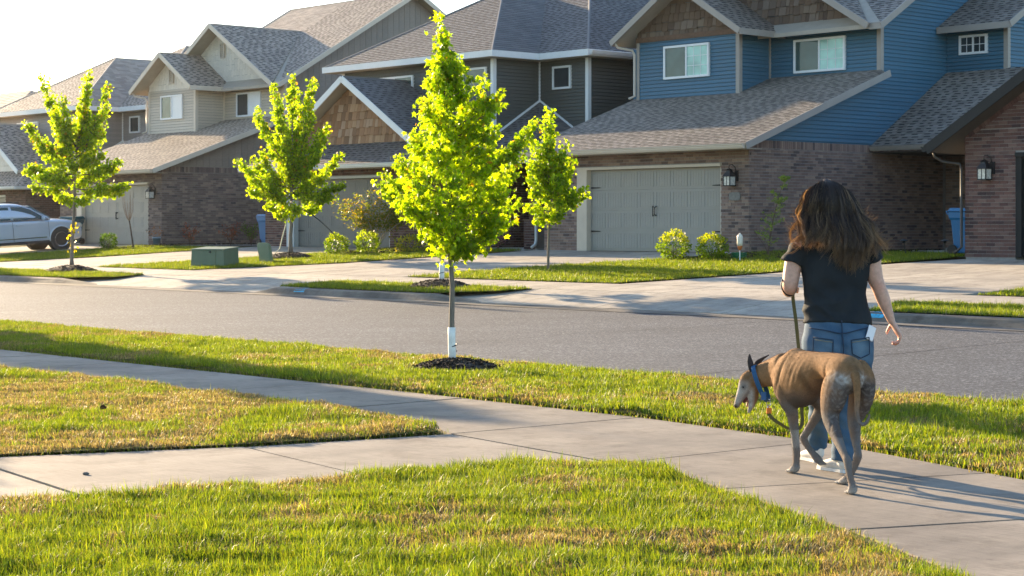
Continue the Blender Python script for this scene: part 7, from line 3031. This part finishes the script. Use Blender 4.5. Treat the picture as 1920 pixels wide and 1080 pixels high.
    V3 = np.stack([P - sd_ - Nn * .001, P + sd_ - Nn * .001, tipp], 1).reshape(-1, 3)
    F3 = np.arange(N * 3).reshape(-1, 3)
    hc = np.clip(c[T[k, 0]] * r.uniform(.6, 1.35, (N, 1)), .008, 1)
    hm_ = np_mesh('coat_hair', V3, F3, np.repeat(hc, 3, axis=0))
    tag(link('coat_hair', hm_, fur, root), kind='stuff')
    # ears
    for pts in ([((-.306, .440, .545), .018, .011), ((-.318, .440, .582), .024, .009), ((-.326, .444, .620), .019, .006), ((-.328, .448, .655), .005, .004)],
                [((-.296, .482, .560), .018, .011), ((-.276, .485, .600), .026, .010), ((-.248, .488, .625), .020, .007), ((-.212, .492, .646), .005, .004)]):
        m2 = fuse('ear', [loft(pts, 12, ref=(.8, .5, .3))], .0045, 2)
        set_tint(m2, np.tile((0.055, 0.045, 0.042), (len(m2.vertices), 1)))
        link('ear', m2, fur, root)
    mb = MB()
    mb.lathe([(.001, -.008), (.006, -.006), (.008, 0), (.006, .006), (.001, .008)], 10, (-.364, .436, .468))
    mb.build('eye', simple('dark_eye', (.012, .008, .006), .1, .1), root, True)
    mb = MB()
    mb.lathe([(.001, -.008), (.006, -.006), (.008, 0), (.006, .006), (.001, .008)], 10, (-.364, .503, .468))
    mb.build('eye', simple('dark_eye', (.012, .008, .006), .1, .1), root, True)
    tg = fuse('tongue', [loft([((-.330, .468, .42), .015, .006), ((-.335, .469, .385), .013, .005), ((-.343, .47, .352), .009, .004)], 10, ref=(0, 1, 0))], .004, 2)
    link('tongue', tg, simple('tongue_pink', (0.42, 0.13, 0.12), .4, .15, 40), root)
    mo = fuse('mouth', [loft([((-.338, .468, .435), .024, .012), ((-.346, .469, .405), .020, .016), ((-.356, .47, .380), .012, .010)], 10, ref=(0, 1, 0))], .005, 2)
    link('mouth', mo, simple('mouth_dark_red', (0.10, 0.02, 0.02), .4, .2, 40), root)
    # collar
    a0 = np.array((-.306, .425, .588)); b0 = np.array((-.228, .415, .392))
    cen = (a0 + b0) / 2; ax = (b0 - a0) / 2
    perp = np.array((.35, .93, .1)); perp = perp - ax * np.dot(perp, ax) / np.dot(ax, ax); perp /= np.linalg.norm(perp); perp *= .060
    nrm = np.cross(ax, perp); nrm /= np.linalg.norm(nrm)
    vs, fs = [], []
    N = 40
    for k in range(N):
        a = 2 * math.pi * k / N
        rad = ax * math.cos(a) + perp * math.sin(a)
        p = cen + rad
        u = rad / np.linalg.norm(rad)
        for q, (hh, th) in enumerate(((-.013, 0), (.013, 0), (.013, .004), (-.013, .004))):
            vs.append(tuple(p + nrm * hh + u * th))
    for k in range(N):
        k2 = (k + 1) % N
        for q in range(4):
            q2 = (q + 1) % 4
            fs.append((k * 4 + q, k * 4 + q2, k2 * 4 + q2, k2 * 4 + q))
    mb = MB(); mb.add(vs, fs)
    colr = mb.build('collar', simple('blue_webbing', (0.012, 0.085, 0.20), .7, .15, 60, .3, bscale=400), root)
    mb = MB()
    bc = cen + (ax * math.cos(5.4) + perp * math.sin(5.4))
    mb.box(bc[0] - .014, bc[0] + .014, bc[1] - .016, bc[1] - .004, bc[2] - .022, bc[2] + .022)
    mb.build('buckle', simple('blue_plastic', (0.02, 0.11, 0.3), .35, .1), colr)
    mb = MB()
    e = b0 + np.array((.004, -.004, -.014))
    mb.tube([tuple(e + np.array((.013 * math.cos(a), 0, .013 * math.sin(a)))) for a in np.linspace(0, 6.283, 14)], .0025, 5)
    mb.build('ring', simple('steel', (.5, .5, .5), .25, .05, metal=1), colr)
    mb = MB()
    mb.box(e[0] - .012, e[0] + .016, e[1] - .006, e[1] + .002, e[2] - .058, e[2] - .026)
    mb.tube([(e[0], e[1] - .002, e[2] - .012), (e[0] + .002, e[1] - .002, e[2] - .03)], .003, 5)
    mb.build('name_tag', simple('orange_tag', (0.75, 0.20, 0.02), .4, .05), colr)
    return root


dog()


def leash():
    f = 3490.
    root = empty('leash', (1.66, 10.75, 0.0), 0, 'olive strap leash running from the hand down to the blue dog collar', 'leash')
    L = [(1.642, 10.865, 1.03), (1.640, 10.862, .96), (1.651, 10.80, .80), (1.664, 10.74, .55), (1.660, 10.66, .33), (1.652, 10.60, .262), (1.62, 10.565, .225), (1.575, 10.55, .232), (1.52, 10.545, .262), (1.475, 10.55, .295), (1.452, 10.56, .325)]
    pts = [np.array(p) - np.array((1.66, 10.75, 0)) for p in L]
    q = []
    for i in range(len(pts) - 1):
        p0, p1, p2, p3 = pts[max(i - 1, 0)], pts[i], pts[i + 1], pts[min(i + 2, len(pts) - 1)]
        for k in range(6):
            t = k / 6
            q.append(0.5 * ((2 * p1) + (-p0 + p2) * t + (2 * p0 - 5 * p1 + 4 * p2 - p3) * t * t + (-p0 + 3 * p1 - 3 * p2 + p3) * t ** 3))
    q.append(pts[-1])
    q = np.array(q)
    tg = np.gradient(q, axis=0); tg /= np.linalg.norm(tg, axis=1, keepdims=True)
    side = np.tile((.93, -.36, 0.0), (len(q), 1))
    side -= tg * (side * tg).sum(1)[:, None]
    side /= np.linalg.norm(side, axis=1, keepdims=True)
    up = np.cross(tg, side)
    vs, fs = [], []
    for i in range(len(q)):
        for a, b in ((-.010, -.0015), (.010, -.0015), (.010, .0015), (-.010, .0015)):
            vs.append(tuple(q[i] + side[i] * a + up[i] * b))
    for i in range(len(q) - 1):
        for k in range(4):
            k2 = (k + 1) % 4
            fs.append((i * 4 + k, i * 4 + k2, i * 4 + 4 + k2, i * 4 + 4 + k))
    fs += [(3, 2, 1, 0), tuple(len(vs) - 4 + k for k in range(4))]
    mb = MB(); mb.add(vs, fs)
    mb.build('strap', simple('olive_webbing', (0.10, 0.095, 0.03), .8, .15, 80), root)
    # handle loop hung over the forearm
    c = np.array((1.570, 10.545, 1.045)) - np.array((1.66, 10.75, 0))
    mb = MB()
    pl = []
    for a in np.linspace(0, 6.283, 28):
        pl.append(tuple(c + np.array((math.cos(a) * .050 + .012 * math.sin(a), math.sin(a) * .035 + .05 * math.cos(a), math.sin(a) * .053 - .016 * math.cos(a)))))
    mb.tube(pl, .0045, 6)
    mb.build('handle_loop', M_IRON, root, True)
    mb = MB()
    mb.tube([pl[7], tuple((np.array(pl[7]) + pts[0]) / 2 + np.array((0, .02, -.02))), tuple(pts[0])], .004, 5)
    mb.build('handle_strap', M_IRON, root, True)
    mb = MB()
    e = pts[-1]
    mb.tube([tuple(e), tuple(e + np.array((-.002, .002, .022))), tuple(e + np.array((.0, .005, .04)))], .005, 6)
    mb.build('clip', simple('steel', (.5, .5, .5), .25, .05, metal=1), root)


leash()
